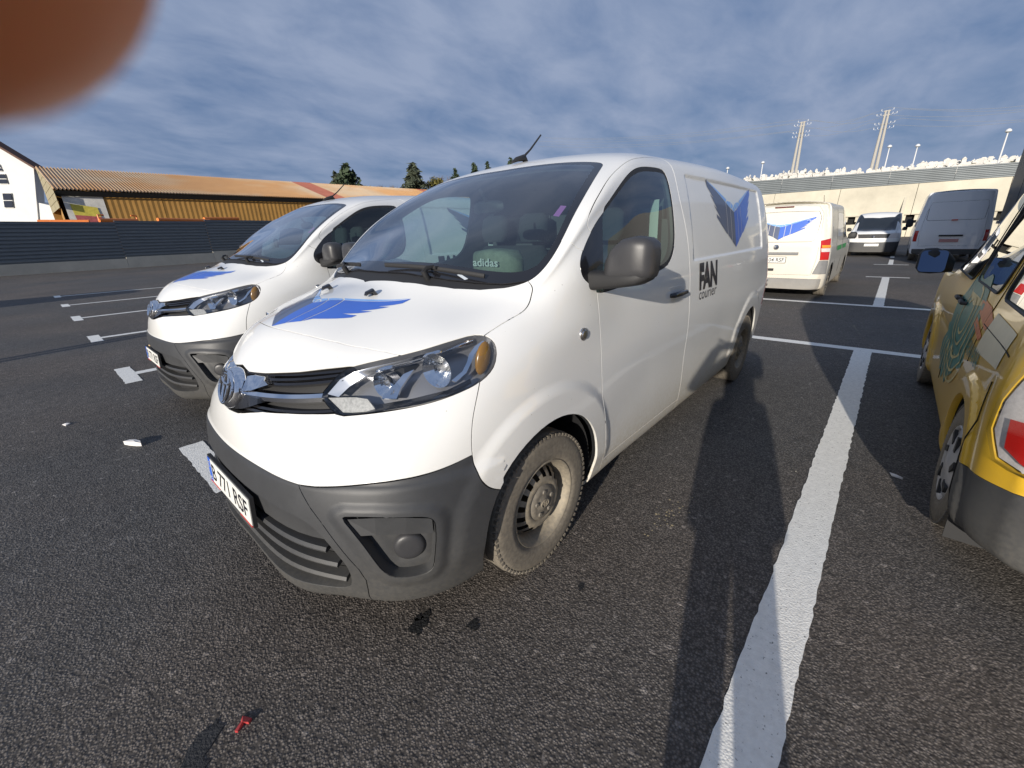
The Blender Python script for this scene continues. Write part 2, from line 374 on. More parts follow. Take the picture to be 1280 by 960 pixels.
        for i in range(len(fo)):
            if lab[i] >= 0: continue
            st = [i]; lab[i] = n
            while st:
                j = st.pop()
                for q in adj[j]:
                    if lab[q] < 0: lab[q] = n; st.append(q)
            n += 1
        s.uv = UVs; s.ab = np.array([(p.x, p.y) for p in vo]); s.faces = fo; s.lab = np.array(lab); s.nlab = n
        s.Pn = s.P(UVs[:, 0], UVs[:, 1]); s.Nn = s.N(UVs[:, 0], UVs[:, 1]); s.Nb = s.nrm(UVs[:, 0], UVs[:, 1])*s.sgn()
        s.Pn[np.abs(s.S(UVs[:, 0], UVs[:, 1])[:, 1]) < 1e-6, 1] = 0
        return s
    def label_at(s, u, v):
        q = s.sc([(u, v)])[0]
        for i, f in enumerate(s.faces):
            p = s.ab[list(f)]
            ins = True; sg = 0
            for k in range(len(f)):
                a = p[k]; b = p[(k+1) % len(f)]; c = (b[0]-a[0])*(q[1]-a[1])-(b[1]-a[1])*(q[0]-a[0])
                if abs(c) < 1e-15: continue
                if sg == 0: sg = 1 if c > 0 else -1
                elif (c > 0) != (sg > 0): ins = False; break
            if ins: return int(s.lab[i])
        return -1
    def absorb(s, named):
        """merge every face group without a name into the named neighbour it shares most edge with"""
        named = set(named)
        ed = {}
        for i, f in enumerate(s.faces):
            for k in range(len(f)): a, b = f[k], f[(k+1) % len(f)]; ed.setdefault((min(a, b), max(a, b)), []).append(i)
        for _ in range(12):
            cnt = {}
            for e, fs in ed.items():
                if len(fs) == 2:
                    a, b = int(s.lab[fs[0]]), int(s.lab[fs[1]])
                    if a == b: continue
                    l = float(np.linalg.norm(s.ab[e[0]]-s.ab[e[1]]))
                    for p, q in ((a, b), (b, a)):
                        if p not in named: cnt.setdefault(p, {}); cnt[p][q] = cnt[p].get(q, 0)+l
            if not cnt: break
            for p, d in cnt.items():
                best = max(d, key=d.get)
                if best in named: s.lab[s.lab == p] = best
                elif _ > 6:
                    dn = {k: v for k, v in d.items() if k in named}
                    if dn: s.lab[s.lab == p] = max(dn, key=dn.get)
    def piece(s, name, labels, mat, parent=None, sides=(1, -1), gap=.002, lip=.014, off=0, merge=True, mi=None):
        """mesh object(s) from face labels. merge: one object spanning both halves, else one per side."""
        labels = set(labels if isinstance(labels, (list, tuple, set)) else [labels])
        fs = [f for f, l in zip(s.faces, s.lab) if int(l) in labels]
        if not fs: print('EMPTY PIECE', name, labels); return []
        vid = sorted({i for f in fs for i in f}); mp = {v: k for k, v in enumerate(vid)}
        P = s.Pn[vid].copy(); Nn = s.Nn[vid].copy(); Nb = s.Nb[vid]; P = P+Nb*off
        F = [tuple(mp[i] for i in f) for f in fs]
        # orientation
        f0 = F[len(F)//2]; a, b, c = P[list(f0[:3])]
        tot = 0
        for f in F[::max(1, len(F)//40)]:
            a, b, c = P[list(f[:3])]; tot += np.sign(np.dot(np.cross(b-a, c-a), Nn[f[0]]))
        if tot < 0: F = [f[::-1] for f in F]
        ed = {}
        for f in F:
            for k in range(len(f)): ed.setdefault((min(f[k], f[(k+1) % len(f)]), max(f[k], f[(k+1) % len(f)])), []).append((f[k], f[(k+1) % len(f)]))
        bd = [e[0] for k, e in ed.items() if len(e) == 1]
        mid = {i for i in range(len(vid)) if abs(P[i, 1]) < 1e-6}
        bd = [(a, b) for a, b in bd if not (a in mid and b in mid)]
        inn = {}
        for a, b in bd:
            d = P[b]-P[a]; q = np.cross(Nb[a], d); l = np.linalg.norm(q)
            if l < 1e-9: continue
            q /= l
            for i in (a, b): inn[i] = inn.get(i, 0)+q
        for i, q in inn.items():
            l = np.linalg.norm(q)
            if l > 1e-6:
                q = q/l
                if i in mid: q[1] = 0
                P[i] = P[i]+q*gap
        V = [p for p in P]; NN = [n for n in Nn]; Fa = list(F)
        if lip:
            bl = {}
            for i in inn:
                k = len(V); bl[i] = (k, k+1)
                V.append(P[i]); V.append(P[i]-Nb[i]*lip+(inn[i]/max(np.linalg.norm(inn[i]), 1e-6))*lip*.15*np.array([1, 0 if i in mid else 1, 1]))
                o = -inn[i]/max(np.linalg.norm(inn[i]), 1e-6); NN.append(o*.8+Nn[i]*.6); NN.append(o)
            for a, b in bd:
                if a in bl and b in bl: Fa.append((bl[b][0], bl[a][0], bl[a][1], bl[b][1]))
        V = np.array(V); NN = np.array(NN)
        touch = any(i in mid for i in range(len(vid)))
        objs = []
        def fin(V, F, N, nm): 
            N = N/np.maximum(np.linalg.norm(N, axis=1, keepdims=True), 1e-9)
            objs.append(mesh(nm, V, F, mat, parent, normals=N, mi=None))
        if merge and len(sides) == 2:
            V2 = V*MIR; N2 = NN*MIR; m2 = {}; VV = list(V); NV = list(NN)
            for i in range(len(V)):
                if i in mid: m2[i] = i
                else: m2[i] = len(VV); VV.append(V2[i]); NV.append(N2[i])
            for i in mid: NV[i] = NV[i]*np.array([1, 0, 1])
            F2 = [tuple(m2[i] for i in f)[::-1] for f in Fa]
            fin(np.array(VV), Fa+F2, np.array(NV), name)
        else:
            if 1 in sides: fin(V, Fa, NN, name)
            if -1 in sides: fin(V*MIR, [f[::-1] for f in Fa], NN*MIR, name)
        return objs
    def strip_poly(s, uv, off): uv = np.asarray(uv, float); return s.P(uv[:, 0], uv[:, 1], off)
    def patch(s, name, polys, mats, parent, off=.0012, side=1, step=.03, thick=0):
        """thin decal/print lying on the surface: list of (uv polygon, material index)"""
        mb = MB()
        for poly, m in polys:
            q = s.sc(poly); n = len(q); cut = []
            for i in range(n):
                a, b = q[i], q[(i+1) % n]; k = max(1, int(np.linalg.norm(b-a)/step))
                cut += [a+(b-a)*t/k for t in range(k)]
            xs = [p[0] for p in cut]; ys = [p[1] for p in cut]; V = [Vector((float(p[0]), float(p[1]))) for p in cut]; nn = len(V)
            for x in np.arange(min(xs)+step/2, max(xs), step):
                for y in np.arange(min(ys)+step/2, max(ys), step): V.append(Vector((float(x), float(y))))
            vo, eo, fo, *_ = delaunay_2d_cdt(V, [], [list(range(nn))], 1, 1e-7)
            # output_type 1 keeps faces inside the polygon only
            used = sorted({i for f in fo for i in f}); mp = {u: k for k, u in enumerate(used)}
            uv = s.us([(vo[i].x, vo[i].y) for i in used])
            if len(uv) == 0: continue
            P = s.P(uv[:, 0], uv[:, 1], off); F = [tuple(mp[i] for i in f) for f in fo]
            N = s.N(uv[:, 0], uv[:, 1])
            a, b, c = P[list(F[0][:3])]
            if np.dot(np.cross(b-a, c-a), N[F[0][0]]) < 0: F = [f[::-1] for f in F]
            if side < 0: P = P*MIR; F = [f[::-1] for f in F]
            mb.add(P, F, m)
        return mesh(name, mb.V, mb.F, mats, parent, mb.M, True)
def offset_poly(q, d):
    """inset a closed polygon (array, first==last ok) by d, positive = inwards"""
    q = np.asarray(q, float)
    if np.allclose(q[0], q[-1]): q = q[:-1]
    n = len(q); area = .5*sum(q[i][0]*q[(i+1) % n][1]-q[(i+1) % n][0]*q[i][1] for i in range(n)); sg = 1 if area > 0 else -1
    out = []
    for i in range(n):
        a, b, c = q[i-1], q[i], q[(i+1) % n]; d1 = (b-a)/max(np.linalg.norm(b-a), 1e-9); d2 = (c-b)/max(np.linalg.norm(c-b), 1e-9)
        n1 = np.array([-d1[1], d1[0]])*sg; n2 = np.array([-d2[1], d2[0]])*sg; m = n1+n2; l = np.linalg.norm(m)
        m = m/l if l > .3 else n1
        out.append(b+m*d/max(.6, float(np.dot(m, n1))))
    return np.array(out)
def smooth_closed(q, it=2, dens=.01):
    q = np.asarray(q, float)
    if np.allclose(q[0], q[-1]): q = q[:-1]
    for _ in range(it):
        a = np.roll(q, -1, 0); q = np.stack([q*.75+a*.25, q*.25+a*.75], 1).reshape(-1, 2)
    return q
def smooth_open(q, it=2):
    q = np.asarray(q, float)
    for _ in range(it):
        a, b = q[:-1], q[1:]; m = np.stack([a*.75+b*.25, a*.25+b*.75], 1).reshape(-1, 2); q = np.concatenate([q[:1], m[1:-1], q[-1:]])
    return q
# ------------------------------------------------------------ courier van: control ribs (x forward, y left, z up)
LOW=lambda x,y0,y1,y2,y3,y4,z4: [(x,y0,.20),(x,y1,.25),(x,y2,.42),(x,y3,.62),(x,y4,z4)]
RIB=[
 [(.83,0,.19),(.905,0,.225),(.925,0,.42),(.925,0,.62),(.90,0,.80),(.872,0,.88),(.845,0,.95),(.80,0,1.02),(.735,0,1.095),(.66,0,1.155),(.56,0,1.20),(.48,0,1.225),(.46,0,1.232)],
 [(.83,.34,.185),(.905,.35,.22),(.912,.32,.42),(.91,.3,.62),(.875,.3,.80),(.84,.3,.88),(.795,.3,.95),(.745,.29,1.02),(.69,.28,1.09),(.62,.26,1.145),(.53,.2,1.19),(.44,.1,1.235),(.41,0,1.245)],
 [(.73,.50,.19),(.815,.54,.225),(.86,.55,.42),(.855,.55,.62),(.81,.54,.78),(.74,.53,.87),(.68,.52,.955),(.635,.50,1.03),(.59,.48,1.085),(.53,.43,1.13),(.46,.34,1.18),(.38,.18,1.235),(.345,0,1.258)],
 [(.62,.68,.20),(.70,.74,.23),(.735,.76,.42),(.725,.765,.62),(.68,.75,.78),(.61,.73,.89),(.555,.71,.98),(.515,.68,1.05),(.475,.635,1.10),(.42,.565,1.145),(.36,.45,1.19),(.29,.24,1.25),(.265,0,1.275)],
 [(.50,.79,.20),(.56,.85,.24),(.59,.875,.42),(.58,.875,.62),(.54,.86,.78),(.475,.845,.91),(.43,.825,1.00),(.39,.785,1.075),(.355,.735,1.13),(.31,.655,1.17),(.26,.51,1.215),(.215,.27,1.275),(.20,0,1.295)],
 [(.38,.83,.20),(.40,.895,.25),(.42,.92,.42),(.41,.92,.62),(.38,.915,.80),(.33,.905,.94),(.29,.885,1.03),(.25,.845,1.105),(.215,.79,1.16),(.18,.705,1.20),(.14,.56,1.245),(.11,.3,1.33),(.10,0,1.35)],
 LOW(.2,.84,.91,.935,.945,.945,.82)+[(.16,.935,.97),(.13,.915,1.065),(.10,.875,1.145),(.075,.835,1.195),(.05,.775,1.235),(.02,.68,1.28),(-.02,.36,1.385),(-.03,0,1.42)],
 LOW(0,.84,.91,.935,.95,.955,.85)+[(-.02,.945,1.0),(-.04,.93,1.09),(-.06,.905,1.17),(-.08,.88,1.24),(-.09,.845,1.295),(-.10,.785,1.345),(-.17,.41,1.475),(-.20,0,1.51)],
 LOW(-.26,.84,.91,.935,.95,.955,.85)+[(-.28,.945,1.02),(-.29,.94,1.12),(-.30,.925,1.23),(-.31,.905,1.36),(-.315,.868,1.475),(-.32,.81,1.535),(-.37,.42,1.587),(-.39,0,1.615)],
 LOW(-.55,.83,.905,.93,.945,.955,.85)+[(-.55,.945,1.02),(-.55,.935,1.13),(-.55,.922,1.25),(-.55,.895,1.43),(-.55,.85,1.60),(-.555,.785,1.685),(-.57,.42,1.722),(-.58,0,1.735)],
 LOW(-.75,.82,.90,.93,.945,.955,.85)+[(-.75,.945,1.02),(-.75,.935,1.13),(-.75,.92,1.25),(-.75,.885,1.48),(-.75,.825,1.705),(-.76,.735,1.785),(-.765,.4,1.83),(-.77,0,1.84)],
 LOW(-.95,.82,.90,.93,.945,.955,.85)+[(-.95,.945,1.02),(-.95,.935,1.13),(-.95,.92,1.26),(-.95,.875,1.51),(-.95,.805,1.775),(-.95,.71,1.855),(-.95,.42,1.89),(-.95,0,1.905)],
 LOW(-1.2,.82,.90,.93,.945,.955,.85)+[(-1.2,.945,1.02),(-1.2,.935,1.13),(-1.2,.92,1.26),(-1.2,.875,1.52),(-1.2,.80,1.785),(-1.2,.71,1.88),(-1.2,.45,1.925),(-1.2,0,1.94)],
 LOW(-1.5,.82,.90,.93,.945,.955,.85)+[(-1.5,.945,1.02),(-1.5,.935,1.13),(-1.5,.92,1.26),(-1.5,.875,1.52),(-1.5,.80,1.79),(-1.5,.71,1.89),(-1.5,.45,1.94),(-1.5,0,1.955)],
 LOW(-2.3,.82,.90,.93,.945,.955,.85)+[(-2.3,.945,1.02),(-2.3,.935,1.13),(-2.3,.92,1.26),(-2.3,.875,1.52),(-2.3,.80,1.79),(-2.3,.715,1.89),(-2.3,.45,1.945),(-2.3,0,1.96)],
 LOW(-3.1,.82,.89,.92,.935,.95,.85)+[(-3.1,.94,1.02),(-3.1,.93,1.13),(-3.1,.915,1.26),(-3.1,.865,1.52),(-3.1,.79,1.78),(-3.1,.70,1.88),(-3.1,.45,1.93),(-3.1,0,1.945)],
 LOW(-3.7,.80,.87,.90,.915,.93,.85)+[(-3.7,.92,1.02),(-3.7,.91,1.13),(-3.7,.90,1.26),(-3.7,.85,1.52),(-3.7,.775,1.76),(-3.69,.69,1.86),(-3.66,.43,1.905),(-3.65,0,1.92)],
 LOW(-3.95,.77,.84,.875,.89,.905,.85)+[(-3.95,.90,1.02),(-3.95,.885,1.13),(-3.94,.87,1.26),(-3.92,.82,1.52),(-3.88,.74,1.745),(-3.84,.64,1.835),(-3.80,.35,1.885),(-3.79,0,1.90)],
 LOW(-4.04,.66,.72,.76,.77,.78,.85)+[(-4.04,.77,1.02),(-4.04,.76,1.13),(-4.03,.745,1.26),(-4.0,.69,1.52),(-3.95,.62,1.735),(-3.90,.50,1.815),(-3.86,.26,1.865),(-3.85,0,1.875)],
 LOW(-4.06,.30,.32,.34,.34,.34,.85)+[(-4.06,.34,1.02),(-4.06,.33,1.13),(-4.05,.32,1.26),(-4.02,.29,1.52),(-3.97,.26,1.735),(-3.92,.21,1.815),(-3.885,.12,1.855),(-3.87,0,1.87)],
 LOW(-4.065,0,0,0,0,0,.85)+[(-4.065,0,1.02),(-4.065,0,1.13),(-4.055,0,1.26),(-4.025,0,1.52),(-3.975,0,1.735),(-3.925,0,1.815),(-3.89,0,1.85),(-3.88,0,1.868)],
]
PT=np.array(RIB,float)
PT[14:,9:,2]+=.02; PT[17:,:,0]-=.05; PT[16,:,0]-=.02
PB = Body(PT)
def circ(cx, cz, r, a0=0, a1=2*PI, n=40): return [(cx+r*math.cos(a0+(a1-a0)*k/n), cz+r*math.sin(a0+(a1-a0)*k/n)) for k in range(n+1)]
def pdisp(p, u, v):
    x, y, z = p[..., 0], np.abs(p[..., 1]), p[..., 2]
    d = 0*x
    for cx in (0, -3.275):
        r = np.hypot(x-cx, z-.36); side = sm(.80, .88, y)
        d = d+side*.014*(1-sm(.50, .565, r))*sm(.30, .42, z)
    flank = sm(-.40, -1.0, x)*(1-sm(-2.3, -2.85, x))*sm(.8, .9, y)
    d = d-flank*.009*np.exp(-((z-.70)/.19)**2)
    # blanked window field on the rear flank
    inx = np.clip((-1.60-x)/.014, 0, 1)*np.clip((x+3.564)/.014, 0, 1); inz = np.clip((z-1.287)/.013, 0, 1)*np.clip((1.806-z)/.010, 0, 1); d = d-.010*inx*inz*(y > .7)
    # bumper: body of the bumper stands proud, raised frame around the fog lamp pocket
    bz = (1-sm(.70, .735, z))*(x > .3)
    d = d+.012*bz
    d = d+.011*BUMPF(u, v)*(x > .3)
    return d
FOG = [(2.569, 3.02), (2.62, 3.055), (3.0, 3.061), (3.584, 3.0), (3.85, 2.94), (3.972, 2.869), (4.023, 2.775), (4.03, 2.495), (3.99, 2.219), (3.935, 1.95), (3.831, 1.85), (3.618, 1.83), (3.395, 1.84), (3.188, 1.88), (3.06, 2.03), (2.955, 2.277), (2.846, 2.525), (2.70, 2.80)]
_fq = PB.sc(FOG)
def BUMPF(u, v):
    q = PB.sc(np.stack([np.ravel(u), np.ravel(v)], 1)); best = np.full(len(q), 9.)
    for i in range(len(_fq)):
        a, b = _fq[i], _fq[(i+1) % len(_fq)]; ab = b-a; t = np.clip(((q-a)@ab)/(ab@ab), 0, 1)
        best = np.minimum(best, np.linalg.norm(q-(a+t[:, None]*ab), axis=1))
    return (1-sm(.014, .060, best)).reshape(np.shape(u))
PB.disp = pdisp
HEAD = [(1.71, 6.284), (1.818, 6.76), (1.956, 7.26), (2.087, 7.52), (2.514, 7.80), (3.03, 7.954), (3.836, 8.01), (4.217, 8.0), (4.70, 7.93), (4.999, 7.658), (5.2, 7.186), (5.26, 6.701), (5.19, 6.191), (5.015, 5.92), (4.74, 5.76), (4.143, 5.678), (3.49, 5.60), (2.932, 5.555), (2.436, 5.527), (2.123, 5.503), (1.90, 5.81)]
GLASS = [(9.4, 9.03), (10.0, 9.06), (10.7, 9.09), (11.5, 9.12), (12.15, 9.15), (12.42, 9.10), (12.53, 8.85), (12.555, 8.4), (12.52, 8.0), (12.464, 7.692), (12.338, 7.44), (12.106, 7.254), (11.8, 7.12), (11.231, 7.03), (10.5, 6.98), (9.6, 6.93), (9.0, 6.88), (8.6, 6.87), (8.33, 6.93), (8.102, 7.112), (7.89, 7.448), (7.79, 7.697), (7.76, 7.95), (7.765, 8.15), (7.82, 8.35), (7.93, 8.52), (8.168, 8.74), (8.486, 8.92), (8.90, 8.99)]
LOGOV = None
def logo_polys(map2, th=1.48, flip=1):
    """courier wing emblem: two swept, feathered wings meeting in a V. unit coords: x -1..1, apex (0,0), notch (0,1), tips (+-1, th)"""
    P = []; U = lambda a: 1+(th-1)*a-.10*(a > .01); k = th/1.48
    for sg, m in ((-1, 1), (1, 0)):
        f = lambda x, y: map2(sg*flip*x, y)
        P.append(([f(0, 0), f(.155, .145), f(.155, U(.155)-.05), f(0, .84)], m))
        P.append(([f(.168, .16), f(.325, .305), f(.325, U(.325)-.02), f(.168, U(.168)-.05)], m))
        P.append(([f(.338, .32), f(.41, .36*k), f(.74, .70*k), f(.75, .78*k), f(.60, .68*k), f(.82, .97*k), f(.70, .88*k), f(.91, 1.19*k), f(.79, 1.10*k), f(.98, 1.34*k), f(1.0, th-.03), f(1.0, th), f(.338, U(.338)-.02)], m))
        P.append(([f(0, .85), f(.075, .905), f(0, .97)], 2))
        P.append(([f(.012, .985), f(.09, .92), f(.155, U(.155)-.04), f(.10, 1.06)], 2))
        P.append(([f(.17, U(.17)-.04), f(.325, U(.325)-.01), f(.27, U(.27)+.06), f(.115, 1.07)], 2))
        P.append(([f(.34, U(.34)-.01), f(.98, th), f(.29, U(.29)+.08)], 2))
    return P
def build_van(label, group, loc, plate='B 771 RSF', rz=0):
    B = PB
    A0 = [q for q in B.inv(circ(0, .36, .405, -.15*PI, 1.15*PI, 36), cond=lambda P_, U, V: (U > 4.3) & (V < 6))]
    A1 = [q for q in B.inv(circ(-3.275, .36, .40, -.15*PI, 1.15*PI, 36))]
    def arch(a): return [(a[0][0], 0)]+list(a)+[(a[-1][0], 0)]
    hood_front = [(0, 9.0), (.504, 9.02), (1.0, 9.0), (1.626, 8.89), (2.246, 8.592), (2.661, 8.287), (3.037, 7.92), (3.1, 7.85)]
    hood_side = [(4.93, 7.5), (4.99, 7.64), (5.45, 7.80), (5.9, 7.92), (6.25, 8.05), (6.5, 8.40), (6.65, 8.957), (6.72, 9.5), (6.74, 9.82)]
    hood_rear = [(3.9, 12), (4.05, 11.9), (4.2, 11.6), (4.443, 11.062), (4.822, 10.606), (5.25, 10.29), (5.7, 10.07), (6.2, 9.93), (6.74, 9.815)]
    ws_bot = [(4.75, 12), (4.8, 11.6), (5.0, 11.0), (5.35, 10.6), (5.8, 10.3), (6.25, 10.07), (6.6, 9.93), (6.86, 9.72)]
    ws_side = [(6.74, 9.815), (6.9, 9.79), (7.15, 9.78), (7.45, 9.81), (7.737, 9.88), (8.05, 9.955), (8.4, 10.01), (9.0, 10.07), (9.9, 10.10), (10.08, 10.13), (10.2, 10.25), (10.2, 10.8), (10.12, 11.4), (10.08, 12)]
    door_top = [(12.72, 9.84), (12.6, 9.88), (12.3, 9.80), (11.6, 9.60), (11, 9.51), (10.4, 9.55), (9.9, 9.65), (9.5, 9.71), (9.2, 9.72), (8.85, 9.68), (8.55, 9.62), (8.33, 9.5), (8.22, 9.3), (8.2, 9.0), (8.35, 8.55)]
    door_rear = [(12.72, 9.84), (12.80, 9.7), (12.86, 9.3), (12.86, 8.636), (12.90, 8.31), (12.967, 7.952), (13.01, 7.566), (13.03, 6.9), (13.03, 5.6), (13.03, 4.4), (13.06, 3.5), (13.09, 2.6), (13.11, 2.0), (13.13, 0)]
    door_frt = [(8.3, 7.4), (8.25, 7.05), (8.28, 6.7), (8.32, 5.8), (8.36, 5.2), (8.41, 4.4), (8.46, 3.79), (8.585, 3.04), (8.70, 2.4), (8.76, 1.9), (8.79, 1.3), (8.81, .6), (8.82, 0)]
    door_frt2 = [(8.79, 1.62), (8.80, 1.2), (8.81, .8), (8.815, .4), (8.82, 0)]
    sill = [(8.68, 1.55), (13.2, 1.55)]
    fb = [(4.8, 5.9), (4.765, 5.4), (4.745, 5.0), (4.743, 4.602), (4.806, 4.046), (4.889, 3.657), (4.97, 3.32), (5.10, 3.12), (5.26, 2.98), (5.444, 2.88), (5.8, 2.7)]
    black = [(0, 3.5), (1.0, 3.5), (1.87, 3.50), (2.146, 3.53), (2.533, 3.60), (2.91, 3.67), (3.386, 3.725), (3.817, 3.755), (4.228, 3.775), (4.555, 3.79), (4.87, 3.81)]
    intake = [(0, 2.93), (.6, 2.93), (1.362, 2.908), (1.776, 2.87), (1.95, 2.82), (2.105, 2.731), (2.214, 2.581), (2.315, 2.424), (2.398, 2.26), (2.497, 2.055), (2.53, 1.87), (2.50, 1.655), (2.42, 1.50), (2.2, 1.40), (1.5, 1.33), (0, 1.30)]
    ridge = [(1.82, 3.62), (1.93, 3.38), (2.075, 3.109), (2.228, 2.866), (2.407, 2.514), (2.55, 2.22), (2.68, 1.968), (2.74, 1.734), (2.713, 1.501), (2.66, 1.2), (2.6, 0)]
    gtop = [(0, 7.08), (.12, 7.0), (.26, 6.9), (.565, 6.998), (.91, 7.144), (1.237, 7.258), (1.657, 7.44), (2.06, 7.56), (2.5, 7.5)]
    gbot = [(0, 4.70), (.3, 4.80), (.604, 5.12), (.849, 5.344), (1.286, 5.50), (1.694, 5.57), (2.05, 5.60), (2.5, 5.75)]
    pillar = [(7.60, 10.1), (7.65, 9.806), (7.74, 9.35), (7.86, 8.75), (8.05, 8.3)]
    rail = [(12.72, 9.84), (13.5, 9.86), (15, 9.9), (16, 9.95), (17.0, 10.0)]
    reard = [(17.0, 0), (17.0, 10.0), (17.3, 10.35), (20, 10.5)]
    rearb = [(17.0, 1.4), (20, 1.4)]
    tail = [(16.45, 3.3), (16.97, 3.3), (16.97, 6.6), (16.7, 6.6), (16.45, 3.3)]
    gq = offset_poly(B.sc(GLASS), .022); gin = B.us(smooth_closed(gq, 1))
    tri = [(9.0, 9.2), (8.75, 8.75), (8.62, 8.2), (8.52, 7.6), (8.48, 6.8)]
    win_blank = None
    wsq = np.array(B.sc([(6.99, 9.9)]+[(7.3, 9.95), (7.6, 10.05), (8.1, 10.18), (8.6, 10.24), (9.2, 10.24), (9.9, 10.24), (10.0, 10.35), (10.02, 10.9), (9.95, 11.5), (9.92, 12)]))
    fin_side = [(7.1, 9.98), (7.35, 9.97), (7.7, 10.03), (8.1, 10.12), (8.6, 10.20), (9.2, 10.235), (9.85, 10.25), (9.97, 10.35), (10.0, 10.9), (9.95, 11.5), (9.92, 12)]
    fin_bot = [(5.35, 12), (5.45, 11.5), (5.75, 11.0), (6.1, 10.6), (6.5, 10.3), (6.85, 10.08), (7.1, 9.98)]
    curves = [hood_front, smooth_open(hood_side), hood_rear, ws_bot, smooth_open(ws_side), smooth_open(door_top), smooth_open(door_rear), smooth_open(door_frt), door_frt2, sill, smooth_open(fb), black, smooth_open(intake), ridge, gtop, gbot, pillar, rail, reard, rearb, tail, arch(A0), arch(A1)]
    fq = B.sc(FOG)
    for x0_, x1_, z0_, z1_ in ((-1.60, -3.564, 1.287, 1.806), (-1.614, -3.55, 1.30, 1.796)):
        pts = [(x0_+(x1_-x0_)*t, z0_) for t in np.linspace(0, 1, 12)]+[(x1_, z0_+(z1_-z0_)*t) for t in np.linspace(0, 1, 8)][1:]+[(x1_+(x0_-x1_)*t, z1_) for t in np.linspace(0, 1, 12)][1:]+[(x0_, z1_+(z0_-z1_)*t) for t in np.linspace(0, 1, 8)][1:]
        curves.append(B.inv(pts))
    for cx_ in (0, -3.275):
        for r_ in (.50, .565): curves.append(B.inv(circ(cx_, .36, r_, (.27 if cx_ == 0 else .08)*PI, .92*PI, 28), cond=lambda P_, U, V: U > 4.6))
    hc = smooth_closed(HEAD, 1); curves.append(np.concatenate([hc, hc[:1]]))
    gc = smooth_closed(GLASS, 1); curves.append(np.concatenate([gc, gc[:1]])); curves.append(np.concatenate([gin, gin[:1]])); curves.append(tri)
    fg = smooth_closed(FOG, 1); curves.append(np.concatenate([fg, fg[:1]])); curves.append(fin_side); curves.append(smooth_open(fin_bot))
    B.cut(curves, step=.03, fine=((1.0, 4.6, 1.0, 3.5, .010), (4.6, 12.8, 1.0, 6.8, .022), (4.6, 12.8, 6.8, 10.1, .014), (12.8, 16.6, 6.9, 9.8, .012)))
    S_ = dict(hood=(2, 10.5), nose=(1.0, 8.0), grille=(1.0, 6.2), head=(3.5, 6.8), bumper=(3.5, 4.7), bcorner=(4.4, 3.0), fog=(3.4, 2.5), bridge=(1.5, 3.2), intake=(1.0, 2.0), fender=(6.5, 6.0), archf=(6.9, 1.2), archr=B.inv([(-3.275, .35)])[0], sill=(10.5, .7), door=(10.5, 4.5), cowl=(5.6, 10.25), frit=(9.4, 10.16), wshield=(8.5, 11.2), roof=(13, 11), glass=(10.8, 8.2), rubber=(12.51, 8.3), tri=(8.15, 7.9), side=(14.5, 5.0), reard=(18.5, 5.0), rearb=(18.5, .7), tail=(16.75, 4.5), bump_low=(1.0, .6), apillar=(9.0, 9.87), fritb=(6.0, 10.4))
    L = {k: B.label_at(*v) for k, v in S_.items()}
    inv = {}
    for k, v in L.items(): inv.setdefault(v, []).append(k)
    print('LABELS', inv, 'n', B.nlab, [int((B.lab == i).sum()) for i in range(B.nlab)])
    B.absorb(L.values())
    van = thing('parked_van', label, 'van', (0, 0, 0), 0, group)
    pc = B.piece
    pc('hood', L['hood'], M_white, van)
    pc('nose_panel', L['nose'], M_white, van)
    pc('front_bumper', L['bumper'], M_white, van)
    pc('bumper_cladding', {L['bridge'], L['bump_low']}, M_plastic, van, gap=.001)
    for sd in (1, -1): pc('bumper_corner', L['bcorner'], M_plastic, van, sides=(sd,), merge=False, gap=.003)
    for sd in (1, -1):
        pc('fender', L['fender'], M_white, van, sides=(sd,), merge=False)
        pc('front_door', L['door'], M_white, van, sides=(sd,), merge=False, gap=.003)
        pc('sill', L['sill'], M_white, van, sides=(sd,), merge=False)
        pc('side_panel', L['side'], M_white, van, sides=(sd,), merge=False, gap=.0015)
        dg = pc('door_window', L['glass'], M_dglass, van, sides=(sd,), merge=False, gap=0, lip=0)[0]
        pc('window_seal', {L['rubber']}, M_blackm, dg, sides=(sd,), merge=False, gap=0, lip=.02)
        pc('mirror_triangle', L['tri'], M_black, dg, sides=(sd,), merge=False, gap=0, lip=.02)
        pc('tail_lamp', L['tail'], M_red, van, sides=(sd,), merge=False)
    pc('roof_panel', {L['roof'], L['apillar']}, M_white, van, gap=.001)
    pc('cowl', L['cowl'], M_blackm, van, off=-.008)
    ws = pc('windshield', L['wshield'], M_glass, van, gap=0, lip=0)[0]
    pc('windshield_border', {L['frit'], L['fritb']}, M_black, ws, gap=0, lip=.01)
    pc('rear_door', L['reard'], M_white, van); pc('rear_bumper', L['rearb'], M_plastic, van)
    # recessed pockets: grille, intake, fog pocket, headlight bowl
    pc('intake_back', L['intake'], M_blackm, van, off=-.055, lip=0)
    def pocket(name, lab, mat, depth, parent, side, floor=True):
        """wall going inwards from a cut-out edge plus its floor"""
        fs = [f for f, l in zip(B.faces, B.lab) if int(l) == lab]
        ed = {}
        for f in fs:
            for k in range(len(f)): ed.setdefault((min(f[k], f[(k+1) % len(f)]), max(f[k], f[(k+1) % len(f)])), []).append((f[k], f[(k+1) % len(f)]))
        bd = [e[0] for e in ed.values() if len(e) == 1]; bd = [(a, b) for a, b in bd if not (abs(B.Pn[a, 1]) < 1e-6 and abs(B.Pn[b, 1]) < 1e-6)]
        ids = sorted({i for e in bd for i in e}); mp = {i: 2*k for k, i in enumerate(ids)}; V = []
        for i in ids: V += [B.Pn[i]+B.Nb[i]*-.002, B.Pn[i]-B.Nb[i]*depth]
        F = [(mp[a], mp[b], mp[b]+1, mp[a]+1) for a, b in bd]
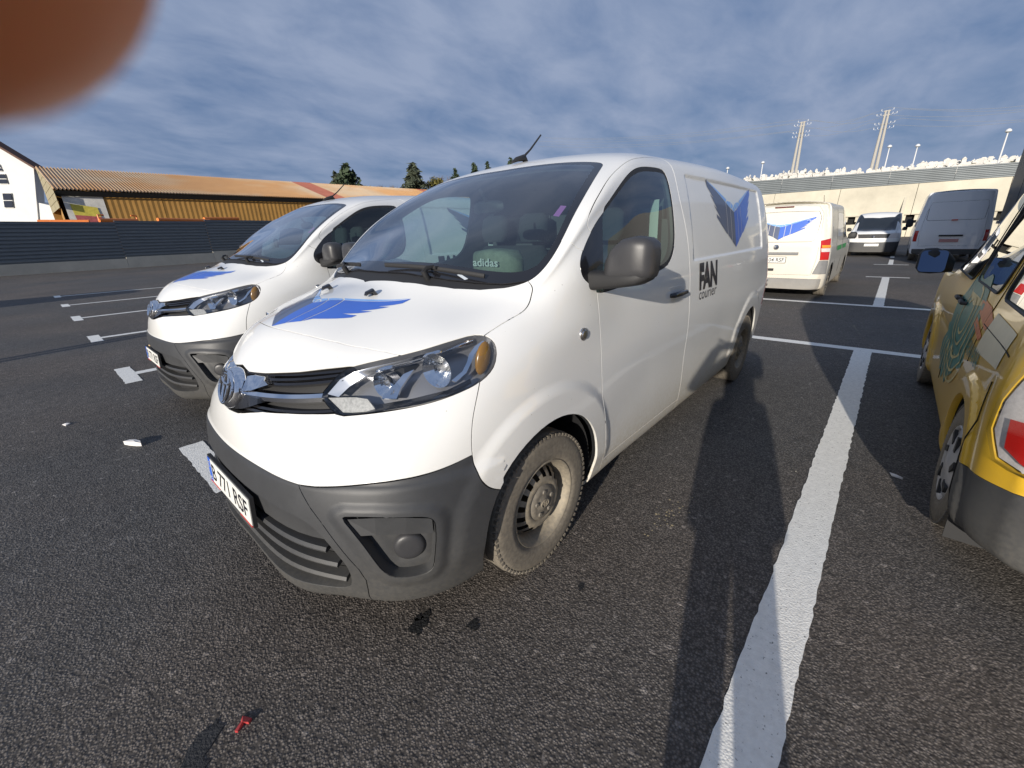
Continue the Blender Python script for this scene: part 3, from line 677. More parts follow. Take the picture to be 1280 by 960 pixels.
        if floor:
            fid = sorted({i for f in fs for i in f}); k0 = len(V); m2 = {i: k0+k for k, i in enumerate(fid)}
            V += [B.Pn[i]-B.Nb[i]*depth for i in fid]; F += [tuple(m2[i] for i in f) for f in fs]
        V = np.array(V)
        if side < 0: V = V*MIR
        return mesh(name, V, F, mat, parent, smooth=True, auto=40)
    for sd in (1, -1):
        pocket('intake_wall', L['intake'], M_plastic, .055, van, sd, False)
        fp = pocket('fog_pocket', L['fog'], M_plastic, .045, van, sd)
        hp = pocket('headlight', L['head'], M_head, .075, van, sd)
        pocket('grille_opening', L['grille'], M_blackm, .05, van, sd)
        m = 1 if sd > 0 else -1
        mirv = lambda P: P if sd > 0 else P*MIR
        # fog pocket: horizontal ledge and blank lamp disc
        lp = B.strip_poly([(2.75, 2.66), (3.0, 2.66), (3.5, 2.62), (4.0, 2.56)], -.012); lq = B.strip_poly([(2.62, 2.98), (3.0, 3.02), (3.5, 2.98), (3.98, 2.86)], -.010); lr = B.strip_poly([(2.75, 2.66), (3.0, 2.66), (3.5, 2.62), (4.0, 2.56)], -.045)
        V = np.concatenate([lq, lp, lr]); n = 4
        F = [(i, i+1, n+i+1, n+i) for i in range(3)]+[(n+i, n+i+1, 2*n+i+1, 2*n+i) for i in range(3)]
        mesh('pocket_ledge', mirv(V), F, M_plastic, fp, smooth=False)
        c = B.P(np.array([3.52]), np.array([2.28]), -.03)[0]; nn = B.N(np.array([3.52]), np.array([2.28]))[0]; mb = MB()
        ax = Vector(mirv(nn)); cc = Vector(mirv(c)); q = ax.to_track_quat('Z', 'Y').to_matrix()
        prof = [(0, .008), (.03, .0075), (.044, .005), (.052, -.001), (.056, -.012)]; V = []; n = 28
        for r_, h in prof:
            for k in range(n): V.append(cc+q @ Vector((r_*math.cos(2*PI*k/n), r_*math.sin(2*PI*k/n), h)))
        mb.add(V, [(i*n+k, i*n+(k+1) % n, (i+1)*n+(k+1) % n, (i+1)*n+k) for i in range(4) for k in range(n)]); mb.build('fog_lamp_blank', M_mirror, fp)
        # headlight internals
        lens = B.piece('lens', L['head'], M_lens, hp, sides=(sd,), merge=False, gap=.003, lip=0, off=-.001)[0]
        def band(name, up, lo, o1, o2, mat, par=hp, th=.012):
            a = B.strip_poly(up, o1); b = B.strip_poly(lo, o2); n = len(a); V = mirv(np.concatenate([a, b, B.strip_poly(up, o1-th), B.strip_poly(lo, o2-th)]))
            F = []
            for i in range(n-1): F += [(i, i+1, n+i+1, n+i), (n+i, n+i+1, 3*n+i+1, 3*n+i), (2*n+i, 2*n+i+1, i+1, i)]
            F += [(0, n, 3*n, 2*n), (n-1, 2*n-1, 4*n-1, 3*n-1)]
            return mesh(name, V, F, mat, par, smooth=True, auto=50)
        band('chrome_strip', [(1.80, 6.35), (1.95, 6.95), (2.15, 7.30), (2.5, 7.55), (3.03, 7.72), (3.83, 7.82), (4.3, 7.84), (4.72, 7.78)], [(1.96, 6.25), (2.10, 6.65), (2.32, 7.08), (2.62, 7.38), (3.08, 7.58), (3.8, 7.70), (4.3, 7.73), (4.72, 7.72)], -.010, -.022, M_chrome)
        band('light_strip', [(1.80, 6.22), (2.0, 6.22), (2.25, 6.2), (2.45, 6.1)], [(2.1, 5.68), (2.25, 5.66), (2.45, 5.66), (2.62, 5.70)], -.020, -.024, pmat('frosted_strip', (.30, .30, .29), .5, .2, var=.3, vs=90))
        band('lower_step', [(2.1, 5.64), (2.6, 5.92), (3.2, 5.98), (4.0, 6.02), (4.6, 6.15)], [(2.15, 5.55), (2.6, 5.62), (3.2, 5.66), (4.0, 5.74), (4.6, 5.88)], -.045, -.012, M_black)
        band('chrome_hook', [(4.95, 7.5), (4.72, 7.38), (4.55, 7.1), (4.48, 6.8), (4.36, 6.5), (4.1, 6.28)], [(5.02, 7.38), (4.82, 7.22), (4.68, 7.0), (4.58, 6.7), (4.46, 6.38), (4.2, 6.16)], -.012, -.012, M_chrome)
        band('chrome_web', [(3.02, 7.1), (2.92, 6.8), (2.78, 6.4), (2.66, 6.1)], [(3.25, 7.2), (3.12, 6.8), (3.0, 6.4), (2.95, 6.0)], -.03, -.022, M_chrome)
        def bowl(uv, rad, dep, dirv, off):
            c = Vector(mirv(B.P(np.array([uv[0]]), np.array([uv[1]]), off)[0])); d = Vector((dirv[0], dirv[1]*m, dirv[2])).normalized(); q = d.to_track_quat('Z', 'Y').to_matrix(); n = 28; V = []; F = []
            prof = [(rad*t, -dep*(1-t*t)) for t in (0.12, .3, .45, .6, .75, .9, 1.0)]
            for r_, h in prof:
                for k in range(n): V.append(c+q @ Vector((r_*math.cos(2*PI*k/n), r_*math.sin(2*PI*k/n), h)))
            for i in range(len(prof)-1):
                for k in range(n): F.append((i*n+k, i*n+(k+1) % n, (i+1)*n+(k+1) % n, (i+1)*n+k))
            o = mesh('reflector', V, F, M_refl, hp, smooth=False)
            mb = MB(); mb.tube([c-d*dep, c-d*dep*.5, c-d*dep*.3], [.013, .013, .006], 12); mb.build('bulb', M_satin, hp)
        bowl((3.75, 6.85), .062, .05, (1, .25, .0), -.018); bowl((2.66, 6.62), .046, .045, (1, .15, .0), -.022)
        c = Vector(mirv(B.P(np.array([4.92]), np.array([6.75]), -.026)[0])); mb = MB(); V = []; F = []; n = 18
        for i in range(9):
            t = PI*i/8
            for k in range(n): V.append(c+Vector((.036*math.sin(t)*math.cos(2*PI*k/n)-.014*math.cos(t), m*.018*math.sin(t)*math.sin(2*PI*k/n)*1.0, .060*math.cos(t))))
        for i in range(8):
            for k in range(n): F.append((i*n+k, i*n+(k+1) % n, (i+1)*n+(k+1) % n, (i+1)*n+k))
        mesh('turn_signal', V, F, M_amber, hp)
    # grille bars
    def sweep(name, path, prof, mat, parent, both=True):
        """profile (offset along normal, offset along v-direction) swept along a (u,v) path on the surface"""
        uv = np.asarray(path, float); P = B.P(uv[:, 0], uv[:, 1]); N = B.N(uv[:, 0], uv[:, 1]); T_ = np.gradient(P, axis=0); T_ /= np.linalg.norm(T_, axis=1)[:, None]
        Bn = np.cross(N, T_); V = []; k = len(prof); M_ = len(P)
        for i in range(M_):
            for a, b in prof: V.append(P[i]+N[i]*a+Bn[i]*b)
        F = [(i*k+j, i*k+(j+1) % k, (i+1)*k+(j+1) % k, (i+1)*k+j) for i in range(M_-1) for j in range(k)]+[tuple(range(k)), tuple((M_-1)*k+j for j in range(k))[::-1]]
        V = np.array(V)
        if both: V2 = V*MIR; F = F+[tuple(x+len(V) for x in f)[::-1] for f in F]; V = np.concatenate([V, V2])
        o = mesh(name, V, F, mat, parent, smooth=True); bm = bmesh.new(); bm.from_mesh(o.data); bmesh.ops.recalc_face_normals(bm, faces=bm.faces); bm.to_mesh(o.data); bm.free(); o.data.set_sharp_from_angle(angle=R(40))
        return o
    gp = lambda a, b, v0, v1, v2, n=12: [(a+(b-a)*t, v0+(v1-v0)*t+(v2)*math.sin(t*PI)) for t in np.linspace(0, 1, n)]
    bx = lambda d0, d1, h: [(d0, -h), (d0, h), (d1, h*.8), (d1, -h*.8)]
    for v0, v1 in ((5.35, 5.72), (5.1, 5.58), (6.62, 7.2), (6.85, 7.42), (6.45, 6.95)):
        sweep('grille_bar', gp(.0, 2.0, v0, v1, 0), bx(-.035, -.012, .006), M_black, van)
    sweep('grille_chrome_bar', gp(.30, 1.76, 5.92, 6.22, .02), [(-.03, -.016), (-.004, -.017), (.004, -.004), (-.001, .012), (-.03, .013)], M_chrome, van)
    # emblem hump with wings
    C0 = B.P(np.array([0.]), np.array([5.92]), .004)[0]; N0 = Vector((.93, 0, .37)); q = N0.to_track_quat('Z', 'Y').to_matrix()
    ex = Vector((0, 1, 0)); ey = N0.cross(ex).normalized()*-1
    if ey.z < 0: ey = -ey
    def loc(a, b, c): return Vector(C0)+ex*a+ey*b+N0*c
    mb = MB(); n = 48; prof = [(1.06, -.05), (1.06, -.012), (1.0, .008), (.90, .016), (.80, .014), (.78, .010)]
    V = [loc(.084*r*math.cos(2*PI*k/n), .080*r*math.sin(2*PI*k/n), h) for r, h in prof for k in range(n)]
    mb.add(V, [(i*n+k, i*n+(k+1) % n, (i+1)*n+(k+1) % n, (i+1)*n+k) for i in range(len(prof)-1) for k in range(n)]+[tuple((len(prof)-1)*n+k for k in range(n))])
    hump = mb.build('emblem_surround', M_chrome, van)
    for sd in (1, -1):      # chrome wing reaching outwards above the bar
        up = B.strip_poly([(.30, 6.70), (.42, 6.80), (.60, 6.80), (.78, 6.55)], .004)*np.array([1, sd, 1]); lo = B.strip_poly([(.30, 5.98), (.40, 6.05), (.52, 6.16), (.74, 6.48)], .006)*np.array([1, sd, 1]); n = 4
        ub = up-np.array([.04, 0, 0]); lb = lo-np.array([.04, 0, 0]); V = np.concatenate([up, lo, ub, lb]); F = []
        for i in range(3): F += [(i, i+1, n+i+1, n+i), (2*n+i, 2*n+i+1, i+1, i), (n+i, n+i+1, 3*n+i+1, 3*n+i)]
        F.append((3, 7, 15, 11)); mesh('emblem_wing', V, F, M_chrome, hump, smooth=True, auto=60)
        lo2 = B.strip_poly([(.22, 4.95), (.42, 5.15), (.62, 5.45), (.72, 5.62)], .004)*np.array([1, sd, 1]); up2 = B.strip_poly([(.22, 5.8), (.36, 5.85), (.5, 5.88), (.70, 5.86)], .006)*np.array([1, sd, 1]); V = np.concatenate([up2, lo2, up2-np.array([.04, 0, 0]), lo2-np.array([.04, 0, 0])])
        mesh('emblem_wing', V, F, M_black, hump, smooth=True, auto=60)
    mb = MB(); el = lambda rx, ry, cy, z: [loc(rx*math.cos(t), cy+ry*math.sin(t), z) for t in np.linspace(0, 2*PI, 41)[:-1]]
    mb.tube(el(.074, .064, 0, .020), .0062, 8, closed=True); mb.tube(el(.022, .060, 0, .021), .0052, 8, closed=True); mb.tube(el(.050, .020, .032, .021), .0052, 8, closed=True)
    mb.build('emblem', M_chrome, hump)
    mb = MB(); V = [loc(.074*math.cos(2*PI*k/40), .064*math.sin(2*PI*k/40), .0165) for k in range(40)]; mb.add(V, [tuple(range(40))]); mb.build('emblem_disc', M_black, hump)
    # intake slats
    for v0, ue in ((1.66, 2.40), (1.98, 2.34), (2.28, 2.22)):
        sweep('intake_slat', [(ue*t, v0+(.0 if t < .6 else -.0)+.02*math.sin(t*PI)) for t in np.linspace(0, 1, 14)], [(-.052, -.010), (-.006, -.014), (-.002, -.004), (-.010, .006), (-.052, .004)], M_plastic, van)
    # smooth panel behind the plate
    pl = [(1.86*t, 2.92-.05*(t > .9)) for t in np.linspace(0, 1, 9)]; plo = [(2.27*t, 2.44) for t in np.linspace(0, 1, 9)]
    a = B.strip_poly(pl, -.004); b = B.strip_poly(plo, -.018); c = B.strip_poly(plo, -.05); V = np.concatenate([a, b, c]); F = [(i, i+1, 9+i+1, 9+i) for i in range(8)]+[(9+i, 10+i, 19+i, 18+i) for i in range(8)]; V2 = V*MIR
    mesh('plate_backing', np.concatenate([V, V2]), F+[tuple(x+27 for x in f)[::-1] for f in F], M_plastic, van, auto=40)
    plate_obj(van, plate, Vector((.957, 0, .533)), Vector((1, 0, .08)), red=True)
    # inner shell: darkness behind gaps, grey trim around the windows
    hide = {L[k] for k in ('wshield', 'glass', 'head', 'grille', 'intake', 'fog', 'archf', 'archr')}
    pc('inner_shell', {i for i in range(B.nlab)}-hide, M_inner, van, off=-.030, gap=0, lip=0)
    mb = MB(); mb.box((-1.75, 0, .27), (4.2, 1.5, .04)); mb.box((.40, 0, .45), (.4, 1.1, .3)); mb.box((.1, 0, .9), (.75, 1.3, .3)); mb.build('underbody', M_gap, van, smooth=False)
    # wheel housings and wheels
    for cx in (0, -3.275):
        for sd in (1, -1):
            mb = MB(); n = 28; V = []; F = []
            for y in (.895, .60):
                for k in range(n+1):
                    a = -.12*PI+1.24*PI*k/n; V.append((cx+.408*math.cos(a), sd*y, .36+.408*math.sin(a)))
            F = [(k, k+1, n+2+k, n+1+k) for k in range(n)]+[tuple(range(n+1, 2*n+2))]
            mesh('wheel_housing', V, F, M_blackm, van, smooth=False)
    wheels(van, [(0, .0), (-3.275, 0)], R_=.335, yo=.925)
    # mirrors, handles, indicator, nozzles, wipers, antenna
    for sd in (1, -1):
        mirror_proace(van, sd)
        for nm, uv in (('door_handle', (12.5, 5.9)),):
            c = B.P(np.array([uv[0]]), np.array([uv[1]]))[0]*np.array([1, sd, 1]); mb = MB()
            mb.tube([(c[0]+.105, c[1]-sd*.004, c[2]-.004), (c[0]+.09, c[1]+sd*.022, c[2]), (c[0], c[1]+sd*.030, c[2]+.002), (c[0]-.09, c[1]+sd*.024, c[2]), (c[0]-.11, c[1]-sd*.002, c[2]-.002)], [(.010, .012), (.012, .016), (.012, .018), (.013, .016), (.011, .013)], 12); h = mb.build(nm, M_black, van)
            mb = MB(); mb.box((c[0]+.03, c[1]-sd*.012, c[2]+.012), (.17, .02, .06)); mb.build('handle_recess', M_white, h)
        c = B.P(np.array([7.84]), np.array([5.52]), .0)[0]*np.array([1, sd, 1]); mb = MB(); mb.lathe([(.0, .012*sd), (.018, .010*sd), (.022, .005*sd), (.027, .004*sd), (.029, -.004*sd)], 24, c=c); mb.build('side_indicator', M_satin, van)
    for sd in (1, -1):
        c = Vector((.30, .2*sd, 1.262)); mb = MB(); mb.tube([c+Vector((-.02, 0, -.01)), c+Vector((-.005, 0, .010)), c+Vector((.02, 0, .004)), c+Vector((.03, 0, -.006))], [(.018, .010), (.02, .012), (.016, .008), (.008, .004)], 10); mb.build('washer_nozzle', M_black, van)
    def onws(t, off):
        p = B.P(np.array([float(t[0])]), np.array([float(t[1])]), off)[0]; return Vector((p[0], p[1]*t[2], p[2]))
    for piv, a, b in (((5.05, 10.85, 1), (4.95, 11.85, 1), (6.05, 10.28, 1)), ((5.05, 10.85, -1), (4.98, 11.4, -1), (6.55, 10.05, -1))):
        P0, A_, B_ = onws(piv, .01), onws(a, .02), onws(b, .02); mb = MB()
        nz = Vector((.45, 0, .9)); pts = [A_+(B_-A_)*t+nz*(.010*math.sin(PI*t)) for t in np.linspace(0, 1, 11)]
        mb.tube(pts, (.004, .010), 8); M0 = A_*.45+B_*.55+nz*.012
        mb.tube([P0-nz*.02, P0+nz*.022], .014, 12); mb.tube([P0+nz*.018, P0+(M0-P0)*.4+nz*.022, M0+nz*.010], [(.006, .012), (.005, .010), (.004, .006)], 8)
        mb.box(tuple(M0+nz*.004), (.02, .035, .012))
        mb.build('wiper', M_blackm, van)
    an = MB(); b0 = Vector((-.98, 0, 1.905)); an.tube([b0+Vector((.09, 0, -.004)), b0+Vector((.04, 0, .018)), b0+Vector((-.02, 0, .032)), b0+Vector((-.06, 0, .0))], [(.012, .006), (.026, .014), (.022, .02), (.012, .008)], 12); ab = an.build('antenna', M_blackm, van)
    an = MB(); an.tube([b0+Vector((-.01, 0, .03)), b0+Vector((-.09, 0, .085)), b0+Vector((-.20, 0, .18))], [.008, .006, .005], 8); an.build('antenna_rod', M_blackm, ab)
    # decals
    cm = lambda P_, U, V: P_[..., 1] > .5
    def flank(x, z):
        return B.inv([(x, z)])[0]
    for sd in (1, -1):
        pol = logo_polys(lambda a, b: flank(-2.62-.62*a*sd, 1.335+.318*b))
        B.patch('wing_logo', pol, [M_blue, M_navy, M_pale], van, off=.002, side=sd, step=.03)
        for txt, x0, zb, hgt, mt, sh, sxx, bold in (('FAN', 1.70, 1.10, .155, M_ink, 0, .86, .055), ('courier', 1.70, 1.028, .085, M_text, .12, .95, 0)):
            V, F = text_mesh(txt, 1, sh, 0, 1, bold); wid = V[:, 0].max(); capm = .70 if txt == 'FAN' else .53; s1 = hgt/capm*(1 if txt == 'FAN' else .62); tw = .385 if txt == 'FAN' else .375
            X = -(x0+V[:, 0]/wid*tw) if sd > 0 else -(x0+tw)+V[:, 0]/wid*tw; Zc = zb+V[:, 1]*s1
            e = [B.inv([(-x0, zb)])[0], B.inv([(-x0-tw, zb)])[0], B.inv([(-x0, zb+hgt)])[0]]
            uu = e[0][0]+(-x0-X)/tw*(e[1][0]-e[0][0]); vv = e[0][1]+(Zc-zb)/hgt*(e[2][1]-e[0][1])
            P = B.P(uu, vv, .003)*np.array([1, sd, 1])
            mesh('lettering', P, F if sd > 0 else F, mt, van, smooth=False)
    # bonnet emblem: drawn in plan (x,y)
    def plan(x, y):
        sg = 1 if y >= 0 else -1
        return B.inv([(x, abs(y))], ax=(0, 1), cond=lambda P_, U, V: (V > 8.3) & (U < 7))[0], sg
    for sg in (1, -1):
        pol = []
        for poly, m in logo_polys(lambda a, b: (a, b), th=1.88):
            if sum(p[0] for p in poly)*sg < 0: continue      # the blue wing is on the van's left
            pol.append(([plan(.655-.222*b, abs(a)*.40)[0] for a, b in poly], m))
        B.patch('bonnet_logo', pol, [M_blue, M_navy, M_pale], van, off=.0012, side=sg, step=.05)
    interior(van, B, L)
    return van
def plate_obj(parent, txt, c, nrm, red=False, w=.52, h=.112, flip=1):
    nrm = nrm.normalized(); up = Vector((0, 0, 1)); ex = up.cross(nrm).normalized(); ey = nrm.cross(ex).normalized()
    fr = lambda a, b, c_: c+ex*a+ey*b+nrm*c_
    mb = MB(); mb.prism([(-w/2-.008, -h/2-.008), (w/2+.008, -h/2-.008), (w/2+.008, h/2+.008), (-w/2-.008, h/2+.008)], -.014, 0, fr); base = mb.build('license_plate', M_blackm, parent, smooth=False)
    mb = MB(); mb.prism([(-w/2+.04, -h/2), (w/2, -h/2), (w/2, h/2), (-w/2+.04, h/2)], 0, .003, fr, 0); mb.prism([(-w/2, -h/2), (-w/2+.04, -h/2), (-w/2+.04, h/2), (-w/2, h/2)], 0, .003, fr, 1)
    if red:
        for a in (-w/2, w/2-.13): mb.prism([(a, -h/2-.007), (a+.13, -h/2-.007), (a+.13, -h/2-.001), (a, -h/2-.001)], 0, .004, fr, 2)
    mb.build('plate_face', [M_platew, M_plateb, M_plater], base, smooth=False)
    V, F = text_mesh(txt, 1, 0, 0, 1, .012); wid = V[:, 0].max(); tw = w-.075
    P = [fr(-w/2+.05+v[0]/wid*tw, -.036+v[1]*.105, .0038) for v in V]; mesh('plate_characters', P, F, M_ink, base, smooth=False)
    V, F = text_mesh('RO', 1, 0, 0, 1, .01); wid = V[:, 0].max(); P = [fr(-w/2+.006+v[0]/wid*.026, -.048+v[1]*.022, .0038) for v in V]; mesh('plate_characters', P, F, M_platew, base, smooth=False)
    mb = MB()
    for k in range(12):
        a = 2*PI*k/12; x, y = -w/2+.02+.012*math.cos(a), .025+.012*math.sin(a); mb.prism([(x+.0018*math.cos(q), y+.0018*math.sin(q)) for q in [2*PI*j/5 for j in range(5)]], .003, .0036, fr)
    mb.build('plate_stars', M_yplate, base, smooth=False)
    return base
def wheel(parent, x, y, sd, R_=.335, rim=.21, wdt=.215, mats=None, style='steel', steer=0):
    """wheel as a part with tyre and rim sub-parts; outer face at |y|"""
    o = y*sd; s = sd
    # tyre profile (radius, depth inwards)
    pr = [(rim-.004, .012), (rim+.012, .002), (rim+.03, .0), (rim+.07, .003), (R_-.035, .004), (R_-.014, .012), (R_-.004, .024), (R_, .04), (R_, .075), (R_-.008, .077), (R_-.008, .083), (R_, .085), (R_, .125), (R_-.008, .127), (R_-.008, .133), (R_, .135), (R_, wdt-.03), (R_-.01, wdt-.015), (R_-.05, wdt), (rim, wdt-.01)]
    root = bpy.data.objects.new('wheel', None); root.empty_display_size = .1; link(root, parent); root.location = (x, o, R_)
    mb = MB(); mb.lathe([(r, -s*d) for r, d in pr], 64)
    # shoulder tread blocks
    for k in range(72):
        a = 2*PI*k/72; r = R_-.012
        q = Matrix.Rotation(-a, 3, 'Y'); mb.box(tuple(q @ Vector((r, -s*.020, 0))), (.014, .026, .016), rot=q)
    ty = mb.build('tyre', M_rubber, root, auto=50)
    if style == 'steel':
        mb = MB()
        mb.lathe([(rim, -s*.012), (rim-.004, -s*.006), (rim-.012, -s*.010), (rim-.018, -s*.022), (rim-.030, -s*.05), (rim-.036, -s*.085)], 56)
        # disc with holes between hub dome and rim: web of 16 holes
        n = 16; V = []; F = []
        def pt(r, a): 
            # depth profile of the disc
            d = np.interp(r, [.0, .06, .085, .10, .13, .155, .175], [.028, .028, .026, .020, .030, .058, .085]); return (r*math.cos(a), -s*d, r*math.sin(a))
        rings = [.085, .098, .110, .122, .135, .148, .160, .175]; m = n*8
        for r in rings:
            for k in range(m): V.append(pt(r, 2*PI*k/m))
        for i in range(len(rings)-1):
            for k in range(m):
                ph = (k % 8); hole = (i in (3, 4, 5)) and (2 <= ph <= 5)
                if not hole: f = (i*m+k, i*m+(k+1) % m, (i+1)*m+(k+1) % m, (i+1)*m+k); F.append(f if s < 0 else f[::-1])
        mb.add(V, F); rm = mb.build('rim', M_steel, root, auto=50)
        mb = MB(); mb.lathe([(.0, -s*.11), (.19, -s*.11)], 32); mb.build('rim_well', M_darksteel, rm)
        mb = MB(); mb.lathe([(.0, -s*.010), (.03, -s*.010), (.034, -s*.014), (.06, -s*.013), (.078, -s*.016), (.087, -s*.026)], 40)
        for k in range(5):
            a = 2*PI*k/5+.3; c = (.056*math.cos(a), -s*.012, .056*math.sin(a)); mb.lathe([(.0, s*.004), (.009, s*.004), (.012, -s*.002)], 12, c=c)
        cp_ = mb.build('hub_cap', M_cap, root, auto=50)
        mb = MB(); el = lambda rx, ry, cy: [(rx*math.cos(t), s*-.008, cy+ry*math.sin(t)) for t in np.linspace(0, 2*PI, 25)[:-1]]
        mb.tube(el(.026, .019, 0), .0022, 6, closed=True); mb.tube(el(.008, .018, 0), .002, 6, closed=True); mb.tube(el(.018, .007, .009), .002, 6, closed=True); mb.build('cap_emblem', M_steel, cp_)
    else:
        mb = MB(); mb.lathe([(rim, -s*.012), (rim-.005, -s*.004), (rim-.014, -s*.008), (rim-.02, -s*.02), (rim*.6, -s*.002), (.05, -s*.0), (.04, s*.006), (0, s*.006)], 48); rm = mb.build('rim', mats or M_satin, root, auto=50)
        mb = MB()
        for k in range(7):
            a = 2*PI*k/7+.2; q = Matrix.Rotation(-a, 3, 'Y')
            mb.box(tuple(q @ Vector((rim*.68, -s*.004, 0))), (.075, .014, .030), rot=q @ Matrix.Rotation(.5, 3, 'Y'))
        mb.build('rim_opening', M_darksteel, rm, smooth=False)
    if steer: root.rotation_euler = (0, 0, steer)
    return root
def wheels(van, pos, R_=.335, yo=.93, **k):
    for i, (x, st) in enumerate(pos):
        for sd in (1, -1): wheel(van, x, yo, sd, R_, steer=st, **k)
def blob(name, stations, mat, parent, n=20, exp=2.6, auto=60):
    """rounded shell through stations: (centre, half a vec, half b vec)"""
    V = []; F = []
    for c, a, b in stations:
        c, a, b = Vector(c), Vector(a), Vector(b)
        for k in range(n):
            t = 2*PI*k/n; ct, st = math.cos(t), math.sin(t); V.append(c+a*math.copysign(abs(ct)**(2/exp), ct)+b*math.copysign(abs(st)**(2/exp), st))
    m = len(stations)
    for i in range(m-1):
        for k in range(n): F.append((i*n+k, i*n+(k+1) % n, (i+1)*n+(k+1) % n, (i+1)*n+k))
    F.append(tuple(range(n))[::-1]); F.append(tuple((m-1)*n+k for k in range(n)))
    o = mesh(name, V, F, mat, parent); bm = bmesh.new(); bm.from_mesh(o.data); bmesh.ops.recalc_face_normals(bm, faces=bm.faces); bm.to_mesh(o.data); bm.free(); o.data.set_sharp_from_angle(angle=R(auto))
    return o
def mirror_proace(van, sd):
    s = sd
    # housing: stations along y, from the door outwards (cross-section in x,z)
    st = []
    for y, zc, hx, hz, xc in ((.975, 1.325, .03, .025, -.365), (.992, 1.340, .055, .045, -.365), (1.02, 1.362, .066, .066, -.365), (1.06, 1.378, .070, .079, -.362), (1.11, 1.382, .070, .084, -.362), (1.155, 1.380, .066, .080, -.365), (1.178, 1.376, .052, .068, -.368), (1.188, 1.372, .03, .045, -.37)):
        st.append(((xc, y*s, zc), (hx, 0, 0), (0, 0, hz)))
    h = blob('wing_mirror', st, M_mirror, van, 32, 4.2)
    st = []
    for y, zc, hx, hz, xc in ((.885, 1.285, .052, .045, -.36), (.93, 1.288, .050, .040, -.36), (.99, 1.292, .060, .036, -.365), (1.06, 1.298, .068, .032, -.365), (1.13, 1.306, .066, .028, -.365), (1.165, 1.318, .05, .022, -.365), (1.18, 1.325, .03, .012, -.365)):
        st.append(((xc, y*s, zc), (hx, 0, 0), (0, 0, hz)))
    blob('mirror_arm', st, M_blackm, h, 20, 4)
    blob('mirror_foot', [((-.36, .865*s, 1.285), (.085, 0, 0), (0, 0, .085)), ((-.36, .895*s, 1.285), (.065, 0, 0), (0, 0, .062)), ((-.36, .912*s, 1.285), (.05, 0, 0), (0, 0, .045))], M_blackm, h, 20, 3)
    mb = MB(); mb.prism([(-.085, -.07), (.085, -.07), (.09, .0), (.07, .075), (-.07, .075), (-.09, 0)], 0, .006, lambda a, b, c: (-.434-c, (1.085+a*.9)*s, 1.383+b*.95)); mb.build('mirror_glass', M_blueglass, h)
